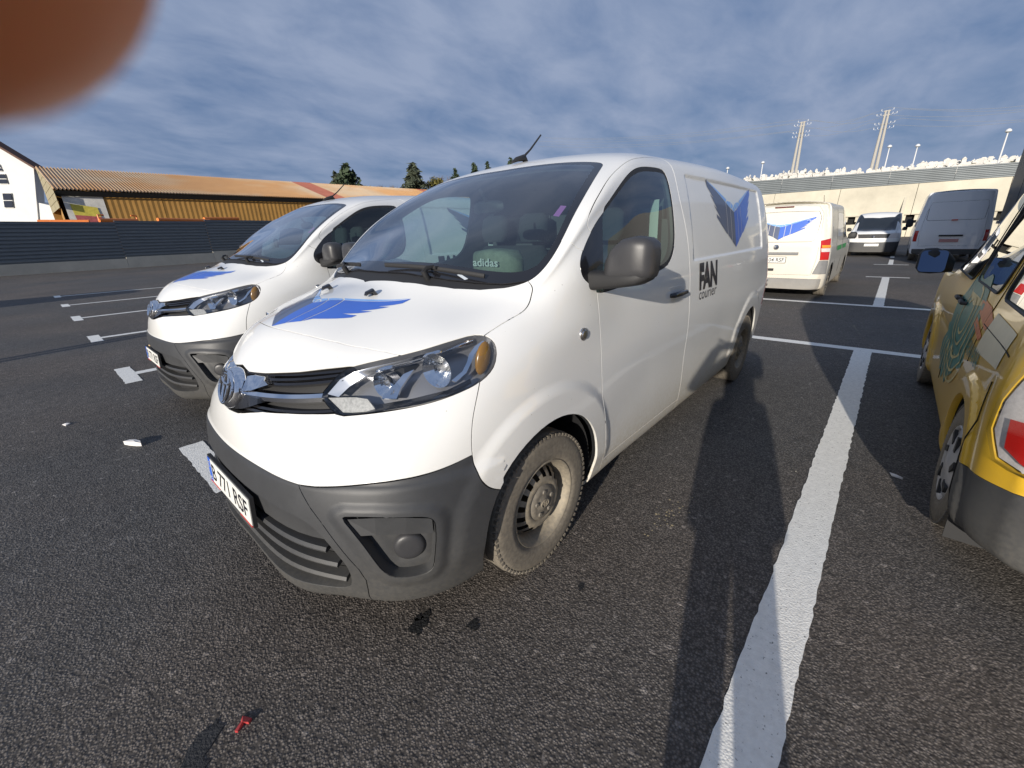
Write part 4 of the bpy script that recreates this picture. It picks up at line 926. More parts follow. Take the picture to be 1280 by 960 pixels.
def interior(van, B, L):
    # dashboard following the windshield base
    V = []; F = []; n = 13; rows = []
    for x_off, z in ((.10, 1.235), (-.10, 1.235), (-.34, 1.20), (-.46, 1.17), (-.52, 1.10), (-.50, .95), (-.45, .75)):
        for k in range(n):
            y = -.80+1.60*k/(n-1); bow = -.26*(y/.8)**2 if x_off > -.3 else -.05*(y/.8)**2
            V.append((x_off+bow*(.9 if x_off > 0 else .5), y, z-(.03*(abs(y)/.8)**2)))
    m = 7
    for i in range(m-1):
        for k in range(n-1): F.append((i*n+k, i*n+k+1, (i+1)*n+k+1, (i+1)*n+k))
    db = mesh('dashboard', V, F, M_dash, van, smooth=True, auto=50)
    blob('instrument_cowl', [((-.30, .37, 1.20), (0, .17, 0), (0, 0, .02)), ((-.42, .37, 1.215), (0, .19, 0), (0, 0, .05)), ((-.52, .37, 1.21), (0, .18, 0), (0, 0, .05))], M_dash, db)
    sw = MB(); q = Matrix.Rotation(R(-62), 3, 'Y'); c = Vector((-.68, .37, 1.09))
    sw.tube([c+q @ Vector((.19*math.cos(t), .19*math.sin(t), 0)) for t in np.linspace(0, 2*PI, 37)[:-1]], .016, 8, closed=True)
    for t in (0, PI, -PI/2): sw.tube([c+q @ Vector((.19*math.cos(t+PI/2*0), .19*math.sin(t), 0)), c+q @ Vector((0, 0, -.03))], .014, 6)
    sw.tube([c+q @ Vector((0, 0, .0)), c+q @ Vector((0, 0, -.07)), c+q @ Vector((0, 0, -.2))], [.07, .06, .035], 14); sw.build('steering_wheel', M_dash, van)
    for y, wd in ((.40, .26), (-.42, .40)):
        s_ = blob('seat', [((-1.02, y, .62), (.02, 0, .02), (0, wd-.02, 0)), ((-1.0, y, .66), (.24, 0, .0), (0, wd, 0)), ((-1.0, y, .78), (.26, 0, 0), (0, wd, 0)), ((-1.0, y, .82), (.2, 0, 0), (0, wd-.04, 0))], M_seat, van, 20, 4)
        blob('backrest', [((-1.24, y, .78), (.09, 0, 0), (0, wd, 0)), ((-1.29, y, 1.05), (.08, 0, 0), (0, wd, 0)), ((-1.34, y, 1.32), (.07, 0, 0), (0, wd-.03, 0)), ((-1.36, y, 1.40), (.04, 0, 0), (0, wd-.10, 0))], M_seat, s_, 20, 4)
        for yy in ((y,) if wd < .3 else (y-.2, y+.2)):
            blob('headrest', [((-1.36, yy, 1.43), (.04, 0, 0), (0, .10, 0)), ((-1.37, yy, 1.50), (.055, 0, 0), (0, .13, 0)), ((-1.38, yy, 1.60), (.05, 0, 0), (0, .12, 0)), ((-1.38, yy, 1.63), (.02, 0, 0), (0, .08, 0))], M_seat, s_, 16, 4)
    mb = MB(); mb.box((-1.57, 0, .95), (.03, 1.66, 1.2)); mb.box((-1.57, 0, 1.67), (.029, 1.40, .26)); bh = mb.build('bulkhead', M_inner, van, smooth=False)
    mb = MB(); mb.box((-1.55, -.42, 1.52), (.02, .46, .22)); mb.box((-1.55, .42, 1.52), (.02, .46, .22)); bevel(mb.build('bulkhead_window', M_black, bh, smooth=False), .01)
    for s in (1, -1):
        mb = MB(); mb.tube([(-1.42, s*.70, 1.66), (-1.40, s*.72, 1.3), (-1.38, s*.74, .9)], (.028, .004), 8); mb.build('seat_belt', pmat('belt_grey', (.30, .33, .32), .7), van)
        mb = MB(); mb.box((-.95, s*.86, .85), (1.05, .03, .66)); mb.build('door_card', M_dash, van, smooth=False)
    mb = MB(); mb.tube([(-.60, 0, 1.735), (-.63, 0, 1.69), (-.655, 0, 1.665)], .010, 8); b_ = mb.build('inside_mirror', M_blackm, van)
    blob('mirror_shell', [((-.64, 0, 1.64), (0, .10, 0), (0, 0, .028)), ((-.66, 0, 1.64), (0, .125, 0), (0, 0, .038)), ((-.675, 0, 1.64), (0, .12, 0), (0, 0, .036))], M_blackm, b_, 24, 3)
    st = B.piece  # stickers inside the glass
    def wsq(u0, u1, v0, v1, nm, mat, sd=1):
        P = B.P(np.array([u0, u1, u1, u0]), np.array([v0, v0, v1, v1]), -.003)*np.array([1, sd, 1]); mesh(nm, P, [(0, 1, 2, 3)], mat, van, smooth=False)
    wsq(8.05, 8.32, 10.24, 10.34, 'windshield_sticker', pmat('sticker_violet', (.45, .13, .42), .5))
    P = B.P(np.array([5.66, 5.75, 5.75, 5.66]), np.array([10.42, 10.42, 10.60, 10.60]), .002); mesh('windshield_label', P, [(0, 1, 2, 3)], pmat('label_grey', (.5, .55, .6), .5), van, smooth=False)
# ------------------------------------------------------------ ground
def asphalt_mat():
    m = bpy.data.materials.new('asphalt'); m.use_nodes = True; nt = m.node_tree; N = nt.nodes; L = nt.links; b = N['Principled BSDF']
    tc = N.new('ShaderNodeTexCoord'); co = tc.outputs['Object']
    def noise(sc, det=4, ro=.6):
        n = N.new('ShaderNodeTexNoise'); n.inputs['Scale'].default_value = sc; n.inputs['Detail'].default_value = det; n.inputs['Roughness'].default_value = ro; L.new(co, n.inputs['Vector']); return n.outputs['Fac']
    def mr(x, a, b_, c, d, clamp=True):
        n = N.new('ShaderNodeMapRange'); n.clamp = clamp
        for k, v in zip(('From Min', 'From Max', 'To Min', 'To Max'), (a, b_, c, d)): n.inputs[k].default_value = v
        L.new(x, n.inputs['Value']); return n.outputs[0]
    def math_(op, a, b_):
        n = N.new('ShaderNodeMath'); n.operation = op
        for i, q in enumerate((a, b_)):
            if isinstance(q, (int, float)): n.inputs[i].default_value = q
            else: L.new(q, n.inputs[i])
        return n.outputs[0]
    v1 = N.new('ShaderNodeTexVoronoi'); v1.inputs['Scale'].default_value = 115; L.new(co, v1.inputs['Vector'])
    v2 = N.new('ShaderNodeTexVoronoi'); v2.inputs['Scale'].default_value = 60; L.new(co, v2.inputs['Vector'])
    sp = N.new('ShaderNodeSeparateColor'); L.new(v1.outputs['Color'], sp.inputs[0])
    sp2 = N.new('ShaderNodeSeparateColor'); L.new(v2.outputs['Color'], sp2.inputs[0])
    # stones of slightly different greys, a few pale ones, dark binder between
    tone = mr(sp.outputs[0], 0, 1, .65, 1.35); pale = mr(sp2.outputs[1], .975, 1, 0, .8)
    gapd = mr(v1.outputs['Distance'], .25, .62, 1, .45)
    big = mr(noise(.6, 5), .3, .7, .86, 1.14); mid = mr(noise(9, 4), .3, .7, .86, 1.14); tt = math_('MULTIPLY', math_('MULTIPLY', tone, gapd), math_('MULTIPLY', big, mid)); tt = math_('ADD', tt, pale)
    base = N.new('ShaderNodeMixRGB'); base.inputs[1].default_value = (.165, .143, .124, 1); base.inputs[2].default_value = (.130, .124, .118, 1); L.new(mr(noise(.25, 3), .4, .6, 0, 1), base.inputs[0])
    mu = N.new('ShaderNodeMixRGB'); mu.blend_type = 'MULTIPLY'; mu.inputs[0].default_value = 1; L.new(base.outputs[0], mu.inputs[1]); L.new(tt, mu.inputs[2]); L.new(mu.outputs[0], b.inputs['Base Color'])
    b.inputs['Roughness'].default_value = .78; b.inputs['Specular IOR Level'].default_value = .35
    h = math_('ADD', math_('MULTIPLY', mr(v1.outputs['Distance'], 0, .6, 1, 0), .8), math_('ADD', math_('MULTIPLY', mr(v2.outputs['Distance'], 0, .6, 1, 0), .7), math_('MULTIPLY', noise(24, 3), .7)))
    bp = N.new('ShaderNodeBump'); bp.inputs['Strength'].default_value = .7; bp.inputs['Distance'].default_value = .004; L.new(h, bp.inputs['Height']); L.new(bp.outputs[0], b.inputs['Normal'])
    return m
def paint_mat():
    m = pmat('road_paint', (.80, .79, .74), .7, var=.10, vs=30); nt = m.node_tree; N = nt.nodes; L = nt.links; b = N['Principled BSDF']
    tc = N.new('ShaderNodeTexCoord'); v = N.new('ShaderNodeTexVoronoi'); v.inputs['Scale'].default_value = 115; L.new(tc.outputs['Object'], v.inputs['Vector'])
    n = N.new('ShaderNodeTexNoise'); n.inputs['Scale'].default_value = 90; n.inputs['Detail'].default_value = 3; L.new(tc.outputs['Object'], n.inputs['Vector'])
    r = N.new('ShaderNodeMapRange'); r.inputs['From Min'].default_value = .66; r.inputs['From Max'].default_value = .74; L.new(n.outputs['Fac'], r.inputs['Value'])
    src = b.inputs['Base Color'].links[0].from_socket; mx = N.new('ShaderNodeMixRGB'); mx.inputs[2].default_value = (.16, .155, .145, 1); L.new(r.outputs[0], mx.inputs[0]); L.new(src, mx.inputs[1]); L.new(mx.outputs[0], b.inputs['Base Color'])
    bp = N.new('ShaderNodeBump'); bp.inputs['Strength'].default_value = .35; bp.inputs['Distance'].default_value = .004; L.new(v.outputs['Distance'], bp.inputs['Height']); bp.invert = True; L.new(bp.outputs[0], b.inputs['Normal'])
    return m
M_asph = asphalt_mat(); M_paint = paint_mat()
mb = MB(); mb.add([(-140, -700, -.012), (60, -700, -.012), (60, 400, -.012), (-140, 400, -.012)], [(0, 1, 2, 3)])
M_soil = pmat('soil', (.12, .11, .06), .95, var=.3, vs=.05)
mb = MB(); mb.add([(-1500, -1500, -.3), (900, -1500, -.3), (900, 1500, -.3), (-1500, 1500, -.3)], [(0, 1, 2, 3)]); tag(mb.build('ground', M_soil, smooth=False), kind='structure')
# asphalt as a fine near sheet (real relief) plus a plain far sheet
mb = MB(); mb.add([(-70, -130, 0), (60, -130, 0), (60, 70, 0), (-70, 70, 0)], [(0, 1, 2, 3)]); tag(mb.build('asphalt_yard', M_asph, smooth=False), kind='structure')
LINEZ = .004
def line(pts, label, cat='road marking', group='painted bay markings', name='bay_line', z=LINEZ, rough=.006):
    """flat painted polygon with a slightly ragged edge"""
    out = []; n = len(pts)
    for i in range(n):
        a, b = Vector((*pts[i], 0)), Vector((*pts[(i+1) % n], 0)); d = b-a; k = max(1, int(d.length/.04)) if d.length < 12 else max(1, int(d.length/.3)); nn = Vector((-d.y, d.x, 0)).normalized()
        for j in range(k): out.append(a+d*j/k+nn*random.uniform(-1, 1)*rough*(.8 if j else 0))
    vo, eo, fo, *_ = delaunay_2d_cdt([Vector((p.x, p.y)) for p in out], [], [list(range(len(out)))], 1, 1e-6)
    o = mesh(name, [(v.x, v.y, z) for v in vo], fo, M_paint, None, smooth=False)
    bm = bmesh.new(); bm.from_mesh(o.data); bmesh.ops.recalc_face_normals(bm, faces=bm.faces)
    if bm.faces and sum(f.normal.z for f in bm.faces) < 0: bmesh.ops.reverse_faces(bm, faces=bm.faces)
    bm.to_mesh(o.data); bm.free()
    return tag(o, label, cat, group)
def rect(x0, x1, y0, y1): return [(x0, y0), (x1, y0), (x1, y1), (x0, y1)]
line(rect(-5.26, 2.2, 1.755, 1.925), 'long wide white bay line running past the driver side of the nearest van', z=LINEZ)
line(rect(-5.43, -5.26, -14, 2.55), 'white cross line behind the nearest van, first across the far end of its bay')
line(rect(-9.23, -9.06, -14, 2.75), 'second white cross line across the yard, beside the rear wheel of the old van')
line(rect(-14.95, -9.23, 1.79, 1.95), 'short thick white stripe leading away from the second cross line')
line(rect(-15.10, -14.95, 1.42, 2.38), 'small white crossbar at the far end of the short thick stripe')
line(rect(-20.12, -19.97, 1.42, 2.40), 'small white crossbar across the start of the dashed stripe')
for k, (a, b) in enumerate(((-22.9, -20.12), (-26.6, -24.3), (-32.5, -29.6), (-38.5, -35.5), (-44, -41))):
    line(rect(a, b, 1.83, 1.97), ('white dash touching the far crossbar', 'white dash, second along the dashed stripe beside the tall delivery van', 'white dash, third along the dashed stripe towards the concrete wall', 'white dash, fourth along the dashed stripe towards the concrete wall', 'farthest white dash before the concrete wall')[k], group='dashes of the far stripe')
heads = [(-1.03, -1.98, 'white block marking the bay end under the nearest number plate'), (-4.43, -5.34, 'white block at the bay end in front of the second van bumper'), (-7.80, -8.56, 'white block on the bay line just beyond the long pole shadow'), (-11.03, -11.98, 'white block on the second bay line beyond the pole shadow'), (-14.5, -15.3, 'white block on the third bay line beyond the pole shadow'), (-17.9, -18.7, 'farthest white block in the row of bay ends')]
for y0, y1, lb in heads:
    line(rect(.70, .855, y1, y0), lb, group='bay end blocks', name='bay_end_block')
    yc = (y0+y1)/2; line(rect(-5.26, .70, yc-.075, yc+.075), lb.replace('white block', 'white line').replace('marking the bay end', 'leading back from the bay end block').replace('at the bay end', 'behind the bay end block'), group='painted bay lines')
# stains, litter
M_wet = pmat('wet_stain', (.016, .016, .016), .6, var=.3, vs=60, bump=1, bs=110, bd=.006)
def stain(cx, cy, r, mat, label, name='oil_stain', seed=0, st=1.6, ang=0, z=.0025, cat='stain', n=44):
    rd = random.Random(seed); P = []
    for k in range(n):
        a = 2*PI*k/n; q = r*(1+.35*(rd.random()-.5)+.25*math.sin(2*a+seed)+.2*math.sin(3*a+seed*2)+.15*math.sin(5*a)); x, y = q*st*math.cos(a), q*math.sin(a); P.append((cx+x*math.cos(ang)-y*math.sin(ang), cy+x*math.sin(ang)+y*math.cos(ang), z))
    o = mesh(name, P+[(cx, cy, z)], [(k, (k+1) % n, n) for k in range(n)], mat, None, smooth=False); tag(o, label, cat); return o
stain(.60, .728, .030, M_wet, 'small black oil stain on the asphalt below the front bumper', seed=3, ang=.6)
stain(.585, .70, .012, M_wet, 'tiny dark drip beside the oil stain under the front bumper', seed=4)
stain(.46, .90, .018, M_wet, 'small dark drip on the asphalt near the front tyre', seed=5)
stain(.02, 1.13, .012, M_wet, 'dark round spot on the asphalt beside the front wheel', seed=6)
stain(1.36, .60, .05, pmat('dark_patch', (.026, .026, .027), .7, var=.4, vs=40, bump=1, bs=140, bd=.005), 'dark patch on the asphalt at the bottom edge, behind the red scrap', name='dark_patch', seed=8, ang=.7, st=2.2)  # irregular patch, darker and mottled
M_sand = pmat('dry_mud', (.40, .33, .20), .95, var=.25, vs=60, bump=.6, bs=150)
rd = random.Random(5)
mb = MB()
for k in range(34):
    x, y = -.733+rd.gauss(0, .10), 1.225+rd.gauss(0, .035)+.0; s_ = rd.uniform(.003, .008); V = [(x+s_*math.cos(a)*rd.uniform(.6, 1.3), y+s_*math.sin(a)*rd.uniform(.6, 1.2), .001) for a in [2*PI*j/6 for j in range(6)]]+[(x, y, s_*.35)]; mb.add(V, [(j, (j+1) % 6, 6) for j in range(6)])
o = mb.build('mud_crumbs', M_sand); tag(o, 'crumbs of dry pale mud scattered on the asphalt beside the van door', 'dirt', kind='stuff')
# loose pale grit over the yard
mb = MB()
for k in range(520):
    x = rd.uniform(-8, 2.0); y = rd.uniform(-7, 3.4); s_ = rd.uniform(.001, .0035) if rd.random() < .95 else rd.uniform(.0035, .006); a0 = rd.random()*6
    V = [(x+s_*math.cos(a0+2*PI*j/4)*rd.uniform(.7, 1.3), y+s_*math.sin(a0+2*PI*j/4)*rd.uniform(.5, 1.1), .0008) for j in range(4)]+[(x, y, s_*.9)]; mb.add(V, [(j, (j+1) % 4, 4) for j in range(4)])
o = mb.build('loose_grit', pmat('pale_grit', (.38, .36, .32), .8, var=.3, vs=1), smooth=False); tag(o, 'pale grit and chips strewn thinly over the dark asphalt', 'grit', kind='stuff')
def litter(name, label, cat, P, mat, th=.002):
    n = len(P); mb = MB(); c = [sum(p[i] for p in P)/n for i in range(3)]
    V = list(P)+[(p[0], p[1], p[2]+th+.004*((i*7) % 3)) for i, p in enumerate(P)]+[(c[0], c[1], c[2]+th+.010)]
    F = [(i, (i+1) % n, n+(i+1) % n, n+i) for i in range(n)]+[(n+i, n+(i+1) % n, 2*n) for i in range(n)]
    mb.add(V, F); return tag(mb.build(name, mat, smooth=False), label, cat)
litter('plastic_scrap', 'red plastic scrap lying on the asphalt at the bottom of the frame', 'scrap', [(1.195, .555, .001), (1.178, .590, .001), (1.190, .598, .001), (1.200, .585, .001), (1.222, .598, .001), (1.228, .592, .001), (1.206, .572, .001)], pmat('red_plastic', (.50, .06, .06), .4), .003)
M_paper = pmat('tissue', (.72, .70, .68), .9)
litter('crumpled_tissue', 'crumpled white tissue on the asphalt left of the nearest van', 'litter', [(1.12, -2.42, .001), (1.095, -2.36, .001), (1.06, -2.30, .001), (1.035, -2.27, .001), (1.03, -2.31, .001), (1.05, -2.36, .001), (1.08, -2.42, .001)], M_paper, .03)
litter('paper_scrap', 'small white paper scrap far left on the asphalt', 'litter', [(1.42, -3.40, .001), (1.40, -3.33, .001), (1.37, -3.36, .001), (1.39, -3.42, .001)], M_paper, .004)
litter('dry_leaf', 'curled tan leaf on the asphalt before the second van', 'leaf', [(.30, -6.62, .001), (.22, -6.42, .001), (.10, -6.35, .001), (.12, -6.55, .001), (.2, -6.68, .001)], pmat('dry_leaf', (.42, .30, .16), .9), .02)
litter('pale_leaf', 'pale leaf lying in the shadow beside the yellow van rear wheel', 'leaf', [(-1.98, 2.14, .001), (-1.95, 2.19, .001), (-1.93, 2.20, .001), (-1.94, 2.15, .001)], M_paper, .004)
# ------------------------------------------------------------ fence on the left with its concrete kerb wall
def ray_dir(px, py): return (FWD+RGT*((px-640)/FPX)-UPV*((py-480)/FPX))
def at(px, py, depth):
    """world point seen at a photo pixel at a given distance along the view axis (used once, to survey far things)"""
    return CAMPOS+ray_dir(px, py)*depth
_a, _b = at(0, 343, 24.8), at(300, 319.5, 36.3); F0 = Vector((_a.x, _a.y, 0)); FD = Vector((_b.x-_a.x, _b.y-_a.y, 0)).normalized(); FN = Vector((-FD.y, FD.x, 0))
if FN.dot(CAMPOS-F0) > 0: FN = -FN
M_conc = pmat('concrete', (.46, .43, .36), .85, var=.14, vs=.8, bump=.5, bs=14, bd=.01)
M_fence = pmat('fence_sheet', (.13, .15, .165), .5, .1, var=.06, vs=3)
def fpt(s, off=0, z=0): p = F0+FD*s+FN*off; return (p.x, p.y, z)
segs = [(-26, -12, 3.0), (-12, -2, 3.02), (-2, 6.2, 3.04), (6.2, 12, 3.14), (12, 18.5, 3.26), (18.5, 26, 3.34), (26, 40, 3.45), (40, 70, 3.6)]
ft = thing('metal_fence', 'dark grey corrugated sheet fence standing on the low concrete wall at the left', 'fence', F0)
kw = thing('kerb_wall', 'low pale concrete wall carrying the dark sheet fence, stepped along the yard edge', 'wall', F0)
for a, b, zt in segs:
    kb = .64 if a < 6 else (.74 if a < 12 else .86)
    mb = MB(); mb.prism([(a, -.02), (b-.015, -.02), (b-.015, kb), (a, kb)], -.15, .12, lambda s, z, o: tuple(Vector(fpt(s, -o, z))-F0)); mb.build('concrete_block', M_conc, kw, smooth=False)
    z0 = kb; n = 11; prof = []
    for k in range(n):      # trapezoid ribs running lengthwise
        h = (zt-z0)/n; zz = z0+h*k; prof += [(zz, 0), (zz+h*.28, 0), (zz+h*.40, .055), (zz+h*.86, .055), (zz+h*.99, 0)]
    V = []; F = []
    for s_ in (a, b+.01):
        for z, o in prof: V.append(tuple(Vector(fpt(s_, -o-.02, z))-F0))
    m_ = len(prof); F = [(i, i+1, m_+i+1, m_+i) for i in range(m_-1)]; mesh('sheet_panel', V, F, M_fence, ft, smooth=False)
    mb = MB(); mb.prism([(a, zt-.02), (b-.02, zt-.02), (b-.02, zt+.03), (a, zt+.03)], -.02, .09, lambda s, z, o: tuple(Vector(fpt(s, -o, z))-F0)); mb.build('fence_cap', M_fence, ft, smooth=False)
M_orange = pmat('orange_paint', (.72, .19, .03), .5, var=.08)
for (x0, y0, x1, y1, d0, d1, lb) in ((48, 277.5, 112, 277.5, 38, 39.5, 'leftmost orange barrier rail showing above the dark fence'), (124, 275.5, 172, 276, 41, 44, 'middle orange rail with upturned ends above the dark fence'), (197, 274.5, 262, 276, 48, 54, 'long orange pipe above the fence in front of the brown wall'), (255, 273.5, 298, 273.5, 56, 61, 'right orange pipe above the fence, end hidden behind the silver van')):
    a, b = at(x0, y0, d0), at(x1, y1, d1); mb = MB(); mb.tube([a, b], .20, 8)
    if 'upturned' in lb: mb.tube([a, a+Vector((0, 0, .5)), a+(b-a).normalized()*.5+Vector((0, 0, .5))], .08, 6); mb.tube([b, b+Vector((0, 0, .5)), b-(b-a).normalized()*.5+Vector((0, 0, .5))], .08, 6)
    tag(mb.build('orange_rail', M_orange), lb, 'rail', 'orange rails behind the fence')
# ------------------------------------------------------------ long shed
M_shed = pmat('ochre_cladding', (.38, .20, .045), .7, var=.12, vs=.5, bump=.3, bs=3)
def roof_mat():
    m = pmat('rusty_roof_sheet', (.44, .28, .14), .6, var=.2, vs=.35); nt = m.node_tree; N = nt.nodes; L = nt.links; b = N['Principled BSDF']
    tc = N.new('ShaderNodeTexCoord'); n = N.new('ShaderNodeTexNoise'); n.inputs['Scale'].default_value = .10; n.inputs['Detail'].default_value = 3; L.new(tc.outputs['Object'], n.inputs['Vector'])
    r = N.new('ShaderNodeValToRGB'); r.color_ramp.elements[0].color = (.48, .40, .30, 1); r.color_ramp.elements[0].position = .38; r.color_ramp.elements[1].color = (.50, .26, .10, 1); r.color_ramp.elements[1].position = .55
    L.new(n.outputs['Fac'], r.inputs[0]); src = b.inputs['Base Color'].links[0].from_socket; mx = N.new('ShaderNodeMixRGB'); mx.inputs[0].default_value = .6; L.new(src, mx.inputs[1]); L.new(r.outputs[0], mx.inputs[2]); L.new(mx.outputs[0], b.inputs['Base Color'])
    return m
M_roof = roof_mat(); M_roofred = pmat('red_roof_sheet', (.33, .11, .07), .6, var=.15, vs=.5)
E1 = at(66, 236, 50); E2 = at(400, 252, 50*68/47.5)
E2.z = E1.z; LEN = (E2-E1); SD = LEN.normalized(); SW = Vector((SD.y, -SD.x, 0))
if SW.dot(E1-CAMPOS) < 0: SW = -SW
RG1 = at(44, 209, 57); HR = RG1.z-E1.z; WR = (RG1-E1).dot(SW); S0 = (RG1-E1).dot(SD)
SL = 105
sh = thing('long_shed', 'long low shed with rusty orange ribbed roof and ochre panel wall behind the fence', 'shed', (E1.x, E1.y, 0))
def sp(s, w_, z): p = E1+SD*s+SW*w_; return (p.x-E1.x, p.y-E1.y, z)
zE, zR = E1.z, RG1.z
n = 300; pitch = SL/n
reds = ((33, 36.5), (61, 63), (74, 76))
# roof sheets, each a corrugated piece: two raised ribs per sheet
for k in range(0, n//2):
    s0 = k*pitch*2; V = []; F = []
    for t, hh in ((0, .0), (.10, .16), (.22, .16), (.32, .0), (.5, 0), (.60, .16), (.72, .16), (.82, 0), (.995, 0)):
        s_ = s0+t*pitch*2; V += [sp(s_-.0, -.35, zE-.10+hh), sp(s_+S0, WR, zR+hh)]
    F = [(2*i, 2*i+2, 2*i+3, 2*i+1) for i in range(8)]
    mid = s0; mt = M_roofred if any(a < mid < b for a, b in reds) else M_roof
    mesh('roof_sheet', V, F, mt, sh, smooth=False)
mb = MB(); mb.add([sp(0, -.3, zE-.18), sp(SL, -.3, zE-.18), sp(SL, 0.1, zE-.75), sp(0, .1, zE-.75)], [(0, 1, 2, 3)]); mb.build('painted_eave_shade', M_gap, sh, smooth=False)  # near-black sheet: the shade below the eave put in as colour
mb = MB(); mb.add([sp(S0, WR, zR), sp(SL, WR, zR), sp(SL, WR+.1, -.2), sp(S0, WR+.1, -.2)], [(0, 1, 2, 3)]); mb.add([sp(.1, WR, zE), sp(.1, WR, -.2), sp(.1, .4, -.2), sp(.1, .4, zE)], [(0, 1, 2, 3)]); mb.build('back_wall', M_shed, sh, smooth=False)
ws = 6.0; k = 0; s_ = 4.3
while s_ < SL-6:
    V = []; a, b = s_, s_+ws-.06; nn = 20
    for i in range(nn+1):
        t = a+(b-a)*i/nn; o = .4+(.04 if i % 2 else 0); V += [sp(t, o, -.2), sp(t, o, zE-.35)]
    mesh('wall_panel', V, [(2*i, 2*i+2, 2*i+3, 2*i+1) for i in range(nn)], M_shed, sh, smooth=False); s_ += ws
# left gable end: horizontal boards in dull yellow, and a white end post with a faded poster
M_gable = pmat('gable_board', (.30, .26, .16), .8, var=.2, vs=.7)
G0 = Vector(sp(0, -.35, zE)); G1 = Vector(sp(S0, WR, zR)); zb_ = zE-2.1
for k in range(7):
    z0 = zb_+k*(zR-zb_)/7; z1 = z0+(zR-zb_)/7-.05
    def gx(z): t = max(0, (z-zE)/(zR-zE)); return t
    a0, a1 = G0+(G1-G0)*gx(z0), G0+(G1-G0)*gx(z1)
    V = [(a0.x, a0.y, z0), (G1.x, G1.y, z0), (G1.x, G1.y, z1), (a1.x, a1.y, z1)]; mesh('gable_board', V, [(0, 1, 2, 3)], M_gable, sh, smooth=False)
mb = MB(); mb.add([sp(.5, .35, -.2), sp(4.25, .35, -.2), sp(4.25, .35, zE-.2), sp(.5, .35, zE-.2)], [(0, 1, 2, 3)]); mb.build('end_panel', pmat('peeling_white', (.62, .60, .55), .8, var=.18, vs=1.5), sh, smooth=False)
mb = MB(); mb.add([sp(1.1, .27, zE-2.9), sp(3.5, .27, zE-3.1), sp(3.4, .27, zE-2.0), sp(1.0, .27, zE-1.6)], [(0, 1, 2, 3)]); mb.add([sp(1.2, .26, zE-3.9), sp(3.6, .26, zE-4.3), sp(3.5, .26, zE-3.1), sp(1.1, .26, zE-2.9)], [(0, 1, 2, 3)], 1)
pb = mb.build('faded_poster', [pmat('poster_yellow', (.60, .50, .08), .8, var=.2, vs=3), pmat('poster_red', (.42, .10, .10), .8, var=.3, vs=3)], sh, smooth=False)
# ------------------------------------------------------------ white house at far left
M_wallw = pmat('white_render', (.66, .66, .64), .9, var=.03, vs=1); M_tile = pmat('brown_tile', (.10, .05, .035), .8, var=.2, vs=6); M_win = pmat('window_pane_dark', (.03, .035, .05), .1)
hd = 64; hs = thing('white_house', 'white rendered gable house with brown roof edge and chimney at the far left', 'house', (at(20, 280, hd).x, at(20, 280, hd).y, 0)); H0 = Vector(hs.location)
nv = Vector((FWD.x, FWD.y, 0)).normalized()
def hp_(px, py, d=0):
    rd_ = ray_dir(px, py); t = ((H0-CAMPOS).dot(nv)+d)/rd_.dot(nv); p = CAMPOS+rd_*t; return p-H0
P = [hp_(-60, 150), hp_(42, 210), hp_(42, 300), hp_(-60, 300)]; P[2].z = P[3].z = -.2; Q = [p+nv*1.2 for p in P]
mesh('wall', P+Q, [(0, 1, 2, 3), (4, 7, 6, 5), (1, 5, 6, 2), (0, 3, 7, 4)], M_wallw, hs, smooth=False)
P2 = [hp_(42, 252, .2), hp_(84, 262, .2), hp_(84, 300, .2), hp_(42, 300, .2)]; P2[2].z = P2[3].z = -.2; mesh('side_wing_wall', P2+[p+nv*6 for p in P2], [(0, 1, 2, 3), (0, 4, 5, 1), (1, 5, 6, 2)], M_wallw, hs, smooth=False)
a, b = hp_(-62, 146, -.5), hp_(45, 210, -.5); rf = mesh('roof', [a, b, b+nv*1.6, a+nv*1.6, a-Vector((0, 0, .35)), b-Vector((0, 0, .35)), b+nv*1.6-Vector((0, 0, .35))], [(0, 1, 2, 3), (0, 4, 5, 1), (1, 5, 6, 2)], M_tile, hs, smooth=False)
c = hp_(28, 208, 2); mb = MB(); mb.box(tuple(c+Vector((0, 0, .1))), (.8, .8, 2.0)); mb.box(tuple(c+Vector((0, 0, 1.15))), (1.0, 1.0, .15)); mb.build('chimney', M_tile, rf, smooth=False)
for (x0, y0, x1, y1, sl) in ((-8, 205, 3, 214, 4), (-6, 217, 10, 230, 4), (2, 241, 17, 260, 3)):
    f_ = mesh('window', [hp_(x0, y0, -.12), hp_(x1-sl, y0, -.12), hp_(x1, y1, -.12), hp_(x0+sl, y1, -.12)], [(0, 1, 2, 3)], M_platew, hs, smooth=False)
    e = .7; ym = (y0+y1)/2
    for ya, yb in ((y0+e, ym-.5), (ym+.5, y1-e)):
        k0, k1 = (ya-y0)/(y1-y0)*sl, (yb-y0)/(y1-y0)*sl; mesh('pane', [hp_(x0+e+k0, ya, -.2), hp_(x1-sl+k0-e, ya, -.2), hp_(x1-sl+k1-e, yb, -.2), hp_(x0+e+k1, yb, -.2)], [(0, 1, 2, 3)], M_win, f_, smooth=False)
